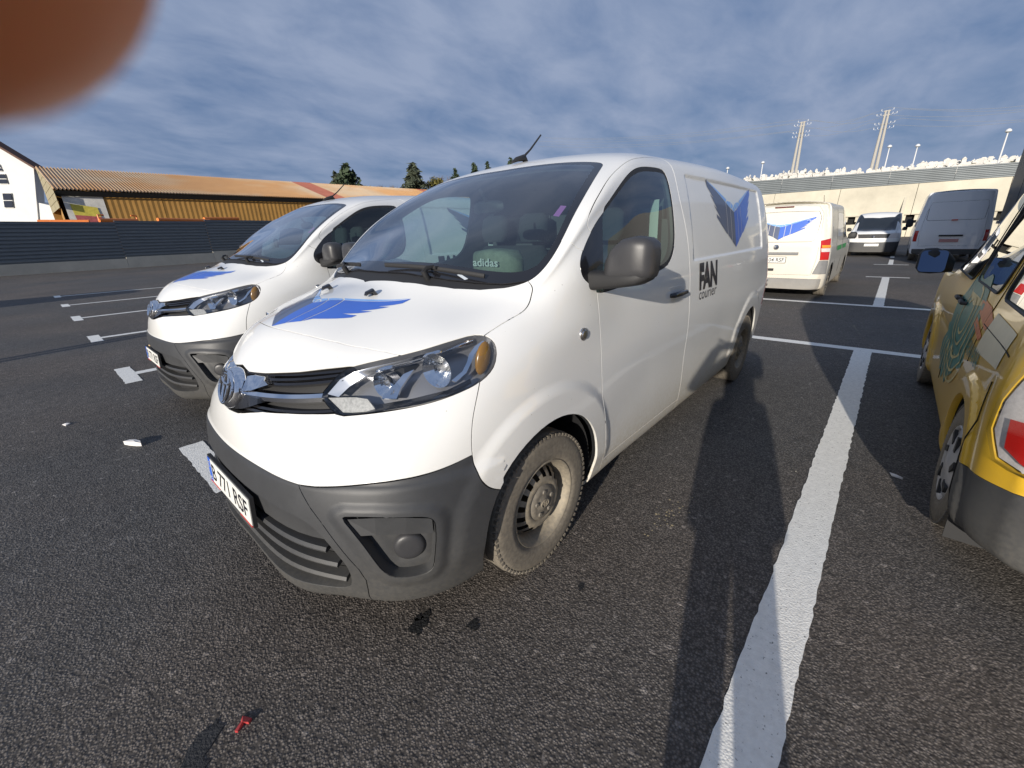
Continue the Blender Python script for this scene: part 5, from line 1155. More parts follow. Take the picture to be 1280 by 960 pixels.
# ------------------------------------------------------------ retaining wall on the right
WX = -62
M_rwall = pmat('retaining_concrete', (.52, .48, .38), .9, var=.16, vs=.3, bump=.5, bs=3, bd=.03)
rw = thing('retaining_wall', 'high pale concrete retaining wall with buttresses across the end of the yard', 'wall', (WX, 0, 0))
y0w, y1w = -95, 60; k = 0
for y in np.arange(y0w, y1w, 6.5):
    a, b = y, y+6.46
    def quad(nm, x0, z0, x1, z1, th=.3, mat=M_rwall, aa=a, bb=b):
        mb = MB(); mb.prism([(x0, z0), (x1, z1), (x1-th, z1), (x0-th, z0)], aa, bb, lambda x, z, yy: (x, yy, z)); return mb.build(nm, mat, rw, smooth=False)
    quad('low_wall_panel', .35, -.1, .3, 1.35)
    quad('upper_wall_panel', .15, 2.33, -.55, 5.2)
    quad('wall_ledge', .55, 2.18, .55, 2.33, .8)
    for j in range(4): 
        mb = MB(); mb.box((.10, a+.8+j*1.62, 1.90), (.5, .95, .54)); mb.build('ledge_block', M_rwall, rw, smooth=False)
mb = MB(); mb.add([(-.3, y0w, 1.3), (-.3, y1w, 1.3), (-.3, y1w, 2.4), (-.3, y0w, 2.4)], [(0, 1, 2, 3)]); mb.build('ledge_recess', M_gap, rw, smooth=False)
for y in (1.75, 14.5, -11, -24, -37, 27):   # slim buttresses that throw the pointed shadows
    mb = MB(); mb.prism([(-.5, 4.3), (.9, 2.33), (.15, 2.33)], y-.12, y+.12, lambda x, z, yy: (x, yy, z)); mb.build('buttress', M_rwall, rw, smooth=False)
    mb = MB(); mb.prism([(.9, 2.18), (1.5, -.1), (.3, -.1), (.3, 2.18)], y-.2, y+.2, lambda x, z, yy: (x, yy, z)); mb.build('buttress', M_rwall, rw, smooth=False)
M_fence2 = pmat('grey_fence_sheet', (.15, .17, .18), .5, .1, var=.1, vs=.8)
uf = thing('upper_fence', 'long grey corrugated fence along the top of the retaining wall', 'fence', (WX, 0, 0))
for y in np.arange(y0w, y1w, 5.0):
    zt0 = 6.88-.021*(y+13); z0 = 5.2
    V = []; prof = []; n = 8
    for k in range(n): h = 1/n; prof += [(h*k, 0), (h*k+h*.4, .06), (h*k+h*.9, .06), (h*k+h, 0)]
    for yy in (y, y+4.98):
        ztt = 6.88-.021*(yy+13)
        for t, o in prof: V.append((-.55+o, yy, z0+(ztt-z0)*t))
    m_ = len(prof); mesh('fence_panel', V, [(i, m_+i, m_+i+1, i+1) for i in range(m_-1)], M_fence2, uf, smooth=False)
# hillside and cemetery
M_grass = pmat('dry_grass', (.16, .14, .045), .95, var=.3, vs=.25, bump=.6, bs=2, bd=.1)
V = []; F = []; nx, ny = 22, 60; rd = random.Random(3)
def hillz(x, y): t = (WX-1.5-x)/48.0; return 6.2-.02*(y+13)+5.2*t+.5*math.sin(x*.21+y*.13)*t+.35*math.sin(y*.37)*t
for i in range(nx+1):
    for j in range(ny+1):
        x = WX-1.2-i*4.6; y = -150+j*4.5; zz = hillz(x, y) if i < 9 else hillz(WX-1.2-8*4.6, y)-(i-8)*1.2; V.append((x, y, zz))
for i in range(nx):
    for j in range(ny): F.append((i*(ny+1)+j, i*(ny+1)+j+1, (i+1)*(ny+1)+j+1, (i+1)*(ny+1)+j))
tag(mesh('hillside', V, F, M_grass), kind='structure')
M_stone = pmat('white_marble', (.56, .54, .50), .6, var=.08, vs=.3); M_stone2 = pmat('dark_granite', (.05, .05, .055), .4)
def grave(kind, rd):
    mb = MB(); w_ = rd.uniform(.8, 1.3); h = rd.uniform(.7, 1.25)
    mb.box((0, 0, .12), (2.1, w_, .36))
    if kind == 0: mb.prism([(-w_*.42, .3), (w_*.42, .3), (w_*.42, h*.8), (w_*.2, h), (-w_*.2, h), (-w_*.42, h*.8)], -.98, -.8, lambda a, b, c: (c, a, b))
    elif kind == 1: mb.box((-.88, 0, .3+h*.45), (.16, w_*.5, h*.9)); mb.box((-.88, 0, .3+h*.62), (.15, w_*.8, .16)); mb.box((-.5, 0, .36), (1.2, w_*.6, .2))
    elif kind == 2: mb.box((-.7, 0, .3+h*.3), (.5, w_*.9, h*.6)); mb.prism([(-w_*.5, h*.9), (w_*.5, h*.9), (0, h*1.25)], -1.0, -.4, lambda a, b, c: (c, a, b))
    else: mb.box((-.1, 0, .42), (1.6, w_*.8, .3)); mb.box((-.9, .0, .7), (.14, .14, 1.1)); mb.box((-.9, 0, .95), (.13, .5, .14))
    return mb.build('gravestone', M_stone, smooth=False)
rd = random.Random(11); protos = [grave(k % 4, rd) for k in range(8)]; cnt = 0; gl = ['white marble gravestone among many on the hillside above the fence', 'white grave with a small cross among many above the fence', 'white gabled tomb among many above the grey fence', 'low white grave slab and cross among many above the fence']
for k, p in enumerate(protos): tag(p, gl[k % 4], 'gravestone', 'white gravestones on the hillside: '+('plain', 'crossed', 'gabled', 'slab')[k % 4])
spots = []
for row in range(13):
    d = 3.4+row*2.9; x = WX-d; y = -15.5-d*.24
    while y < 9.5+d*.10 and len(spots) < 292:
        y += rd.uniform(.75, 1.5)*(1+.03*row)
        if rd.random() < .12: continue
        spots.append((x+rd.uniform(-1.0, 1.0), y))
rd.shuffle(spots)
for i, (x, y) in enumerate(spots):
    o = protos[i] if i < 8 else protos[i % 8].copy()
    if i >= 8: COL.objects.link(o)
    o.location = (x, y, hillz(x, y)-.08); o.rotation_euler = (0, 0, rd.uniform(-.25, .25)); s_ = rd.uniform(.45, .80); o.scale = (s_, s_, s_*rd.uniform(.85, 1.15))
# street lamps of the cemetery and two power poles
M_pole = pmat('pole_concrete', (.40, .38, .34), .85, var=.08); M_lamp = pmat('lamp_grey', (.62, .63, .64), .5)
def lamp(px, py0, py1, d, lb):
    x = -62-d
    def onx(px, py): r_ = ray_dir(px, py); t = (x-CAMPOS.x)/r_.x; return CAMPOS+r_*t
    a, b = onx(px[0], py0), onx(px[1], py1); base = Vector((a.x, a.y, hillz(a.x, a.y)-.3)); H = b.z-base.z
    t = thing('cemetery_lamp', lb, 'street lamp', base, group='lamps on the hillside'); mb = MB(); mb.tube([(0, 0, 0), (0, 0, H)], [.09, .06], 8); mb.build('post', M_lamp, t)
    blob('lamp_head', [((0, 0, H), (.10, 0, 0), (0, .10, 0)), ((.0, 0, H+.12), (.30, 0, 0), (0, .28, 0)), ((0, 0, H+.3), (.26, 0, 0), (0, .24, 0)), ((0, 0, H+.42), (.08, 0, 0), (0, .08, 0))], M_lamp, t, 12, 2)
lamp((952, 953), 214, 205, 22, 'small grey lamp nearest the back of the courier van roof'); lamp((1108, 1113), 200, 185, 22, 'grey lamp just right of the right power pole'); lamp((1143, 1148), 198, 184, 22, 'grey lamp above the tall blue shaded van'); lamp((1252, 1260), 190, 166, 12, 'tall grey lamp at the far right above the gravestones'); lamp((909, 909), 216, 212, 22, 'grey lamp peeping just over the courier van roof')
def pole(px, py0, py1, lb):
    x = -98
    def onx(px, py): r_ = ray_dir(px, py); t = (x-CAMPOS.x)/r_.x; return CAMPOS+r_*t
    a, b = onx(px[0], py0), onx(px[1], py1); zb = hillz(a.x, a.y)-.5; H = b.z-zb
    t = thing('power_pole', lb, 'power pole', (a.x, a.y, zb), group='power poles on the hillside')
    for s_ in (-.32, .32): mb = MB(); mb.tube([(0, s_*1.05, 0), (0, s_*.6, H)], [.26, .14], 8); mb.build('shaft', M_pole, t)
    for f_ in (.99, .93, .80, .73):
        z = H*f_; mb = MB(); mb.box((0, 0, z), (.22, .9 if f_ > .9 else .95, .12)); mb.build('crossarm', M_stone2 if f_ < .9 else M_pole, t, smooth=False)
        for yy in (-2.0, -1.2, 1.2, 2.0):
            if f_ > .98 and abs(yy) > 1.5: continue
            mb = MB(); mb.tube([(0, yy*.45, z), (0, yy*.62, z+.1)], .02, 5); mb.tube([(0, yy*.62, z+.08), (0, yy*.62, z+.35)], [.05, .035], 8); mb.build('insulator', M_lamp, t)
    return Vector((a.x, a.y, zb)), H
pA = pole((993, 1004), 212, 152, 'left power pole with twin concrete shafts on the hillside'); pB = pole((1094, 1108), 203, 138, 'right, taller looking power pole on the hillside')
mb = MB(); dirw = (pB[0]-pA[0]); 
for f_, yy in ((.93, -2), (.93, 2), (.80, -2), (.80, 2), (.99, 0)):
    for p0, H0_, p1, H1_ in ((pA[0], pA[1], pB[0], pB[1]), (pB[0], pB[1], pB[0]+dirw*2.2, pB[1]), (pA[0], pA[1], pA[0]-dirw*5, pA[1])):
        a = p0+Vector((0, yy, H0_*f_+.5)); b = p1+Vector((0, yy, H1_*f_+.5)); mb.tube([a+(b-a)*t-Vector((0, 0, 1.2*math.sin(PI*t))) for t in np.linspace(0, 1, 9)], .022, 4, caps=False)
tag(mb.build('power_cables', pmat('cable', (.25, .27, .30), .5)), 'thin overhead power cables strung between the two hillside poles', 'cable', kind='stuff')
# ------------------------------------------------------------ trees
def leaf_mat(name, c1, c2):
    m = pmat(name, c1, .8, var=.35, vs=.9); return m
M_conif = leaf_mat('conifer_needles', (.035, .055, .025), 0); M_conif2 = leaf_mat('pale_conifer', (.07, .085, .055), 0); M_autumn = leaf_mat('autumn_leaves', (.16, .14, .03), 0); M_bare = leaf_mat('bare_twigs', (.16, .11, .075), 0); M_bark = pmat('bark', (.07, .05, .035), .95)
def tree(px, pytop, depth, kind, wpx, lb, pybase=262):
    P = at(px, pytop, depth); H = P.z; Wd = wpx*depth/FPX*(1.15 if kind < 2 else .62); base = Vector((P.x, P.y, -.2)); rd = random.Random(int(px*7+pytop))
    t = thing('conifer_tree' if kind in (0, 1) else 'broadleaf_tree', lb, 'tree', base, group='trees behind the shed')
    mb = MB(); mb.tube([(0, 0, 0), (.1, 0, H*.5), (0, 0, H*.97)], [.35, .22, .03], 8); 
    V = []; F = []
    def leaf(c, s, d):
        a = Vector((rd.gauss(0, 1), rd.gauss(0, 1), rd.gauss(0, .6))).normalized()*s; b = a.cross(Vector((rd.gauss(0, 1), rd.gauss(0, 1), rd.gauss(0, 1)))).normalized()*s*.6; k = len(V)
        V.extend([c-a*.5, c+b*.5, c+a*.9+Vector((0, 0, -s*.25)), c-b*.5]); F.append((k, k+1, k+2, k+3))
    if kind in (0, 1):
        zlo = H*.40; lay = 30
        for i in range(lay):
            f = i/(lay-1); z = zlo+(H-zlo)*f; rr = Wd*(1-f)**.8*(1 if kind == 0 else .85)+.08
            for j in range(7 if f < .9 else 4):
                if kind == 1 and rd.random() < .25: continue
                an = rd.random()*2*PI; L_ = rr*rd.uniform(.6, 1.12); tip = Vector((math.cos(an)*L_, math.sin(an)*L_, z-L_*(.22 if kind == 0 else .05)))
                mb.tube([(0, 0, z), tuple(tip)], [.05, .015], 4, caps=False)
                m_ = int(5+16*L_/Wd)
                for q in range(m_):
                    tt = rd.uniform(.15, 1.05); c = Vector((0, 0, z))+(tip-Vector((0, 0, z)))*tt+Vector((rd.gauss(0, .12), rd.gauss(0, .12), rd.gauss(0, .10)))*Wd*.35; leaf(c, .16*Wd*rd.uniform(.6, 1.3)+.06, 0)
    else:
        cl = [(Vector((rd.gauss(0, .45)*Wd, rd.gauss(0, .45)*Wd, H*(.66+.3*rd.random()))), Wd*rd.uniform(.3, .55)) for _ in range(14)]
        for c, r_ in cl:
            mb.tube([(0, 0, H*.4), tuple((c+Vector((0, 0, H*.45)))/2*1.0+Vector((0, 0, H*.05))), tuple(c)], [.12, .07, .02], 5, caps=False)
            for q in range(150 if kind == 2 else 60):
                d = Vector((rd.gauss(0, 1), rd.gauss(0, 1), rd.gauss(0, .8))).normalized()*r_*rd.random()**.4; p = c+d; p.z = min(p.z, H)
                if kind == 2: leaf(p, .12*Wd*rd.uniform(.5, 1.2), 0)
                else: mb.tube([tuple(c), tuple(p)], [.03, .008], 3, caps=False)
    mb.build('trunk', M_bark if kind != 3 else M_bare, t)
    if V: mesh('crown', V, F, (M_conif, M_conif2, M_autumn)[kind if kind < 2 else 2], t, smooth=False)
for a in ((432, 206, 95, 0, 34, 'dark green conifer, tallest pointed tree above the left end of the van'), (418, 214, 100, 1, 18, 'thin greyish conifer just left of the dark green conifer'), (515, 205, 100, 1, 30, 'sparse tall conifer left of the windshield of the nearest van'), (569, 211, 110, 0, 16, 'small dark conifer above the windshield top edge'), (593, 205, 110, 0, 18, 'rounded dark conifer, left one of a pair left of the antenna'), (609, 202, 112, 0, 14, 'slim dark conifer, right one of a pair left of the antenna'), (638, 197, 112, 0, 14, 'dark conifer half hidden behind the antenna of the nearest van'),
          (465, 233, 95, 2, 34, 'low yellow green bushy tree over the shed roof'), (542, 219, 105, 2, 26, 'yellow green tree peeping over the nearest van roof line'), (553, 219, 112, 3, 36, 'bare brown twiggy tree behind the yellow green tree'), (496, 229, 100, 3, 18, 'small bare twiggy tree between the two conifers'), (290, 222, 110, 2, 26, 'pale autumn tree top just over the shed roof'), (350, 227, 115, 0, 8, 'tiny dark conifer tip over the shed roof'), (480, 230, 120, 3, 16, 'bare tree beyond the shed, right of the low bushy tree')): tree(*a)
# ------------------------------------------------------------ generic vehicle bodies
def car_table(prof, half, L, wdt, rows, roof_y, front_x=None, rear_x=None, fr=.30, rr=.22, xs=None):
    """rows: list of (z, y-factor) from sill to roof edge for the mid body; prof(x)->(belt z, roof z, roof half width factor);
    front_x(z), rear_x(z): end faces. ribs run round front corner, flank, rear corner."""
    nv = len(rows)+3; ribs = []
    def section(x, yk, xk=None):
        return None
    zt = lambda x: prof(x)
    def row_at(x, j):
        zr, zmid = zt(x); z, f = rows[j]
        if z > zmid: z = zmid+(z-rows_b)*(zr-.09-zmid)/(rows_t-rows_b) if rows_t > rows_b else z
        return z, f
    rows_b = half; rows_t = rows[-1][0]
    W = wdt/2
    def taper(x):
        a = max(0, (x-(L_f-fr))/fr); b = max(0, ((L_r+rr)-x)/rr); return 1-.10*min(1, a)**2-.06*min(1, b)**2
    L_f = front_x(.6); L_r = rear_x(.6)
    def side_rib(x):
        r = []
        for j in range(len(rows)): z, f = row_at(x, j); r.append((x, W*f*taper(x), z))
        zr, zm = zt(x); ry = roof_y*W*taper(x); k = max(0.0, min(1.0, (zr-half)/(rows_t+.09-half)))
        r += [(x, ry, zr-.035*k), (x, ry*.55, zr), (x, 0, zr+.012)]
        return r
    def end_rib(t, fx, top_x, sgn, span):
        """t 0 (corner) .. 1 (centre)"""
        r = []; xe = fx
        yk = math.cos(t*PI/2)**.55 if t < 1 else 0
        bow = span*(1-t)**2.2
        xc = top_x
        for j in range(len(rows)):
            x = xe(rows[j][0])-sgn*bow; z, f = row_at(xc, j); r.append((x, W*f*.92*yk, z))
        zr, zm = zt(xc); xt = xe(zr)
        for q, (yy, dz, dx) in enumerate(((roof_y*.92, -.04, .0), (roof_y*.5, -.012, .04), (0, 0, .06))):
            r.append((xt-sgn*(bow+dx+.04*q), W*yy*yk, zr+dz-.02))
        return r
    for t in (1, .75, .5, .25, .06): ribs.append(end_rib(t, front_x, L_f-.05, 1, .16))
    for x in xs: ribs.append(side_rib(x))
    for t in (.06, .25, .5, .75, 1): ribs.append(end_rib(t, rear_x, L_r+.12, -1, .10))
    return np.array(ribs, float)
M_paintw2 = pmat('old_white_paint', (.66, .63, .55), .38, coat=.4, coatr=.1, dirt=((.40, .33, .22), 1.0, .55), var=.04, vs=3)
M_bluewhite = pmat('clean_white_paint', (.80, .82, .84), .35, coat=.6, dirt=(DIRT, .6, .3))
M_yellow = pmat('yellow_paint', (.72, .43, .02), .3, coat=.7, dirt=((.30, .24, .13), .9, .35), var=.04, vs=3)
M_silver = pmat('silver_paint', (.45, .47, .50), .3, .6, coat=.6)
M_teal = pmat('decal_teal', (.03, .16, .13), .45, var=.35, vs=16); M_lime = pmat('decal_cream', (.46, .38, .15), .45, var=.3, vs=14); M_rust = pmat('decal_red', (.50, .13, .04), .45, var=.2, vs=12)
M_amberl = pmat('amber_lens', (.75, .30, .03), .2, coat=.8); M_clear = pmat('pale_lens', (.62, .58, .55), .15, coat=.8, var=.15, vs=60); M_green = pmat('decal_green', (.07, .38, .12), .5)
M_tint = pmat('tinted_window', (.010, .013, .016), .05, coat=.8); M_greyp = pmat('grey_bumper', (.20, .20, .20), .6, var=.1, vs=4, dirt=((.35, .31, .24), .8, .4)); M_cream = pmat('paper_screen', (.62, .60, .56), .8, var=.12, vs=6)
def simple_parts(B, van, body_mat, regs, seeds, name='van_body', fine=(), step=.05):
    """regs: name -> (closed uv polygon, material, parent side handling)"""
    pass
def closed(q): q = np.asarray(q, float); return np.concatenate([q, q[:1]])
def rrect(a0, a1, b0, b1, r, n=4, sk=0):
    """rounded rectangle in (a,b); sk shears the upper edge"""
    P = []
    for cx, cy, s in ((a1-r, b1-r, 0), (a0+r, b1-r, 1), (a0+r, b0+r, 2), (a1-r, b0+r, 3)):
        for k in range(n+1): t = (s+k/n)*PI/2; P.append((cx+r*math.cos(t), cy+r*math.sin(t)))
    return [(x+sk*(y-b0)/(b1-b0), y) for x, y in P]
def ends(B, rear=True):
    nu = B.nu
    return (lambda P, U, V: (U > nu-5.6)) if rear else (lambda P, U, V: (U < 4.6))
def flankc(B): nu = B.nu; return lambda P, U, V: (U > 3.6) & (U < nu-3.9) & (V < B.nv-2.5)
# ---------------- older white van seen from behind (faces away); built facing +x, turned round when placed
def build_t5(label, group, far=False):
    Lf, Lr = .90, -3.90
    def prof(x):     # (roof z, belt z)
        if x > .55: return (1.06-.10*(x-.55)/.35, 1.0)
        if x > .05: return (1.06+(.55-x)*.28, 1.05)
        if x > -.75: return (1.20+(.05-x)/.80*.66, 1.12)
        if x > -1.1: return (1.86+(-.75-x)/.35*.08, 1.12)
        return (1.95-.02*max(0, (-3.2-x)), 1.12)
    rows = [(.20, .90), (.24, .97), (.45, .985), (.75, 1.0), (1.0, .985), (1.12, .97), (1.40, .93), (1.68, .875), (1.84, .82)]
    T = car_table(prof, 1.12, 4.8, 1.904, rows, .70, lambda z: .90-.05*max(0, z-.7)**1.2*4-.06*max(0, .4-z), lambda z: -3.92+.02+.22*max(0, z-1.1)**1.4, xs=(.55, .30, .05, -.25, -.55, -.85, -1.2, -1.8, -2.5, -3.1, -3.5, -3.72))
    B = Body(T, refu=10, refv=5); van = thing('old_van', label, 'van', group=group); B.disp = None
    fl = flankc(B); re = ends(B); fe = ends(B, False); cv = []; sd_ = {}
    def reg(name, pts, ax, cond, seed):
        q = B.inv(pts, ax, cond); cv.append(closed(q)); sd_[name] = B.inv([seed], ax, cond)[0]
    for k, cx in (('arch0', 0), ('arch1', -3.0)):
        a = B.inv(circ(cx, .34, .37, -.05*PI, 1.05*PI, 24), (0, 2), fl); cv.append([(a[0][0], 0)]+a+[(a[-1][0], 0)]); sd_[k] = B.inv([(cx, .4)], (0, 2), fl)[0]
    reg('door_glass', rrect(-1.28, -.22, 1.16, 1.72, .08, sk=-.30) if True else 0, (0, 2), fl, (-.95, 1.4))
    reg('mid_glass', rrect(-2.55, -1.50, 1.22, 1.72, .08), (0, 2), fl, (-2.0, 1.45))
    reg('tail_lamp', [(.80, .80), (.935, .80), (.90, 1.22), (.75, 1.18)], (1, 2), re, (.85, 1.0))
    reg('corner_block', [(.72, .52), (.94, .52), (.935, .79), (.795, .79)], (1, 2), re, (.86, .65))
    cv.append([(B.nu-5.3, 1.9), (B.nu-1, 1.9)]); cv.append([(B.nu-5.3, 0), (B.nu-5.3, 1.9)]); sd_['rear_bumper'] = (B.nu-2.5, 1.0)
    cv.append([(0, 2.6), (4.9, 2.7)]); cv.append([(4.9, 2.7), (4.9, 0)]); sd_['front_bumper'] = (2, 1.2)
    reg('headlight', [(.52, .80), (.90, .82), (.84, .99), (.54, .95)], (1, 2), fe, (.70, .88))
    cv.append([(0, 4.0), (2.0, 4.0), (2.0, 3.2), (0, 3.2)]); sd_['grille'] = (.8, 3.6)
    # tailgate outline and blanked rear window
    tg = B.inv([(.0, .50), (.70, .50), (.74, .8), (.74, 1.2), (.70, 1.70), (.60, 1.84), (0, 1.87)], (1, 2), re); cv.append(tg)
    rwq = B.inv([(0, 1.16), (.60, 1.16), (.66, 1.22), (.68, 1.62), (.62, 1.74), (.0, 1.76)], (1, 2), re); cv.append(rwq); sd_['window_blank'] = B.inv([(.3, 1.45)], (1, 2), re)[0]; sd_['tailgate'] = B.inv([(.5, 1.0)], (1, 2), re)[0]
    wsu = [(5.9, B.nv-1), (5.9, B.nv-2.2), (6.4, B.nv-3.2), (7.2, B.nv-3.25), (9.0, B.nv-3.2), (10.0, B.nv-3.2), (10.2, B.nv-2.6), (10.2, B.nv-1)]; cv.append(wsu); sd_['windshield'] = (8.0, B.nv-1.6)
    sd_['body'] = B.inv([(-2.2, .8)], (0, 2), fl)[0]
    B.cut(cv, step=.05, curv_step=.04); L = {k: B.label_at(*v) for k, v in sd_.items()}
    if far is False or True: pass
    B.absorb(L.values()); pc = B.piece
    pc('van_body', L['body'], M_paintw2, van, gap=0, lip=0)
    for k, mt in (('tailgate', M_paintw2), ('window_blank', M_paintw2), ('rear_bumper', M_greyp), ('front_bumper', M_plastic), ('windshield', M_tint)): pc(k, L[k], mt, van, gap=.004, lip=.02)
    pc('grille', L['grille'], M_blackm, van, off=-.01, gap=0)
    for s in (1, -1):
        for k, mt in (('door_glass', M_tint), ('mid_glass', M_bluewhite if not far else M_tint), ('corner_block', M_greyp), ('headlight', M_clear)): pc(k, L[k], mt, van, sides=(s,), merge=False, gap=.004)
        tl = pc('tail_lamp', L['tail_lamp'], M_red, van, sides=(s,), merge=False, gap=.004, off=.004)[0]
        for z0, z1, mt in ((.96, 1.03, M_clear), (1.04, 1.09, M_amberl)):
            q = B.inv([(.80, z0), (.925, z0), (.915, z1), (.785, z1)], (1, 2), re); B.patch('lamp_band', [(q, 0)], [mt], tl, off=.009, side=s, step=.05)
    wheels(van, [(0, 0), (-3.0, 0)], R_=.325, yo=.93, rim=.20, style='cap', mats=M_steel)
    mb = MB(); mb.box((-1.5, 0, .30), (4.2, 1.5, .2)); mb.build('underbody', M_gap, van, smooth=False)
    for s in (1, -1):
        m = blob('wing_mirror', [((-.25, s*.93, 1.18), (.04, 0, 0), (0, 0, .05)), ((-.25, s*.98, 1.20), (.05, 0, 0), (0, 0, .085)), ((-.25, s*1.08, 1.20), (.045, 0, 0), (0, 0, .085)), ((-.25, s*1.11, 1.20), (.02, 0, 0), (0, 0, .05))], M_blackm, van, 14, 3)
    # rear details
    def rp(y, z, off=0): q = B.inv([(abs(y), z)], (1, 2), re)[0]; p = B.P(np.array([q[0]]), np.array([q[1]]), off)[0]; return Vector((p[0], math.copysign(p[1], y) if y else 0, p[2]))
    if not far:
        pol = []
        for poly, m in logo_polys(lambda a, b: (a, b), th=1.55, flip=1): 
            for sg in (1, -1):
                if sum(p[0] for p in poly)*sg > 0: pol.append((sg, [B.inv([(abs(a)*.60, 1.22+.27*b)], (1, 2), re)[0] for a, b in poly], m))
        for sg in (1, -1): B.patch('wing_logo', [(q, m) for s_, q, m in pol if s_ == sg], [M_blue, M_navy, M_pale], van, off=.008, side=-sg, step=.06)
        c = rp(0, 1.84, .0); mb = MB(); mb.box(tuple(c+Vector((-.01, 0, 0))), (.04, .34, .022)); mb.build('high_brake_light', pmat('dark_red_lens', (.12, .02, .015), .3), van, smooth=False)
        c = rp(0, 1.06); mb = MB(); mb.lathe([(0, -.02), (.05, -.018), (.058, -.004), (.058, .01)], 24, axis='x', c=tuple(c)); mb.build('round_badge', M_chrome, van)
        c = rp(0, .93); mb = MB(); mb.box(tuple(c+Vector((-.015, -.05, 0))), (.05, .74, .05)); mb.build('handle_strip', M_greyp, van, smooth=False)
        plate_obj(van, 'BN 04 RSF', rp(0, .82)+Vector((-.022, .05, 0)), Vector((-1, 0, 0)))
        c = rp(0, .62); mb = MB(); mb.box(tuple(c+Vector((-.008, .08, 0))), (.03, .20, .05)); mb.build('step_handle', M_blackm, van, smooth=False)
        c = rp(.05, .34); mb = MB(); mb.tube([c+Vector((.1, 0, -.05)), c+Vector((-.08, 0, -.06)), c+Vector((-.13, 0, -.02)), c+Vector((-.13, 0, .03))], .018, 8); mb.lathe([(0, .03), (.025, .02), (.03, 0), (.025, -.02), (0, -.03)], 12, axis='z', c=tuple(c+Vector((-.13, 0, .05)))); mb.lathe([(0, 0), (.04, 0), (.04, .03), (0, .03)], 12, axis='x', c=tuple(c+Vector((-.05, .10, -.02)))); mb.build('tow_bar', M_satin, van)
        for s in (-1,):
            for a, b in ((-2.55, -1.6), (-1.35, -.5)):
                q = B.inv([(a, .93), (b, .93), (b, 1.03), (a, 1.03)], (0, 2), fl); B.patch('green_lettering_band', [(q, 0)], [M_green], van, off=.004, side=s, step=.08)
        for s in (1, -1):
            mb = MB(); 
            for x in (-1.42, -2.68): 
                q = B.inv([(x, z) for z in (.4, .7, 1.0, 1.3, 1.6, 1.78)], (0, 2), fl); P = [Vector(p*np.array([1, s, 1])) for p in B.strip_poly(q, .0)]; mb.tube(P, .004, 4, caps=False)
            mb.build('door_seam', M_gap, van)
        mb = MB(); mb.tube([(-.9, -.35, 1.93), (-1.0, -.35, 2.0), (-1.25, -.35, 2.16)], [.015, .006, .004], 6); mb.build('antenna', M_blackm, van)
    else:
        mb = MB(); mb.box((.905, 0, .52), (.02, .52, .11)); mb.build('license_plate', M_platew, van, smooth=False)
        mb = MB(); mb.lathe([(0, .02), (.06, .018), (.07, 0)], 20, axis='x', c=(.86, 0, .87)); mb.build('round_badge', M_chrome, van)
        for s in (1, -1): mb = MB(); mb.tube([(-.05, s*.1, 1.215), (-.02, s*.45, 1.225), (-.06, s*.62, 1.23)], .012, 5); mb.build('wiper', M_blackm, van)
        mb = MB(); mb.box((.05, 0, 1.17), (.12, 1.1, .03)); mb.build('bonnet_vent', M_blackm, van, smooth=False)
    return van
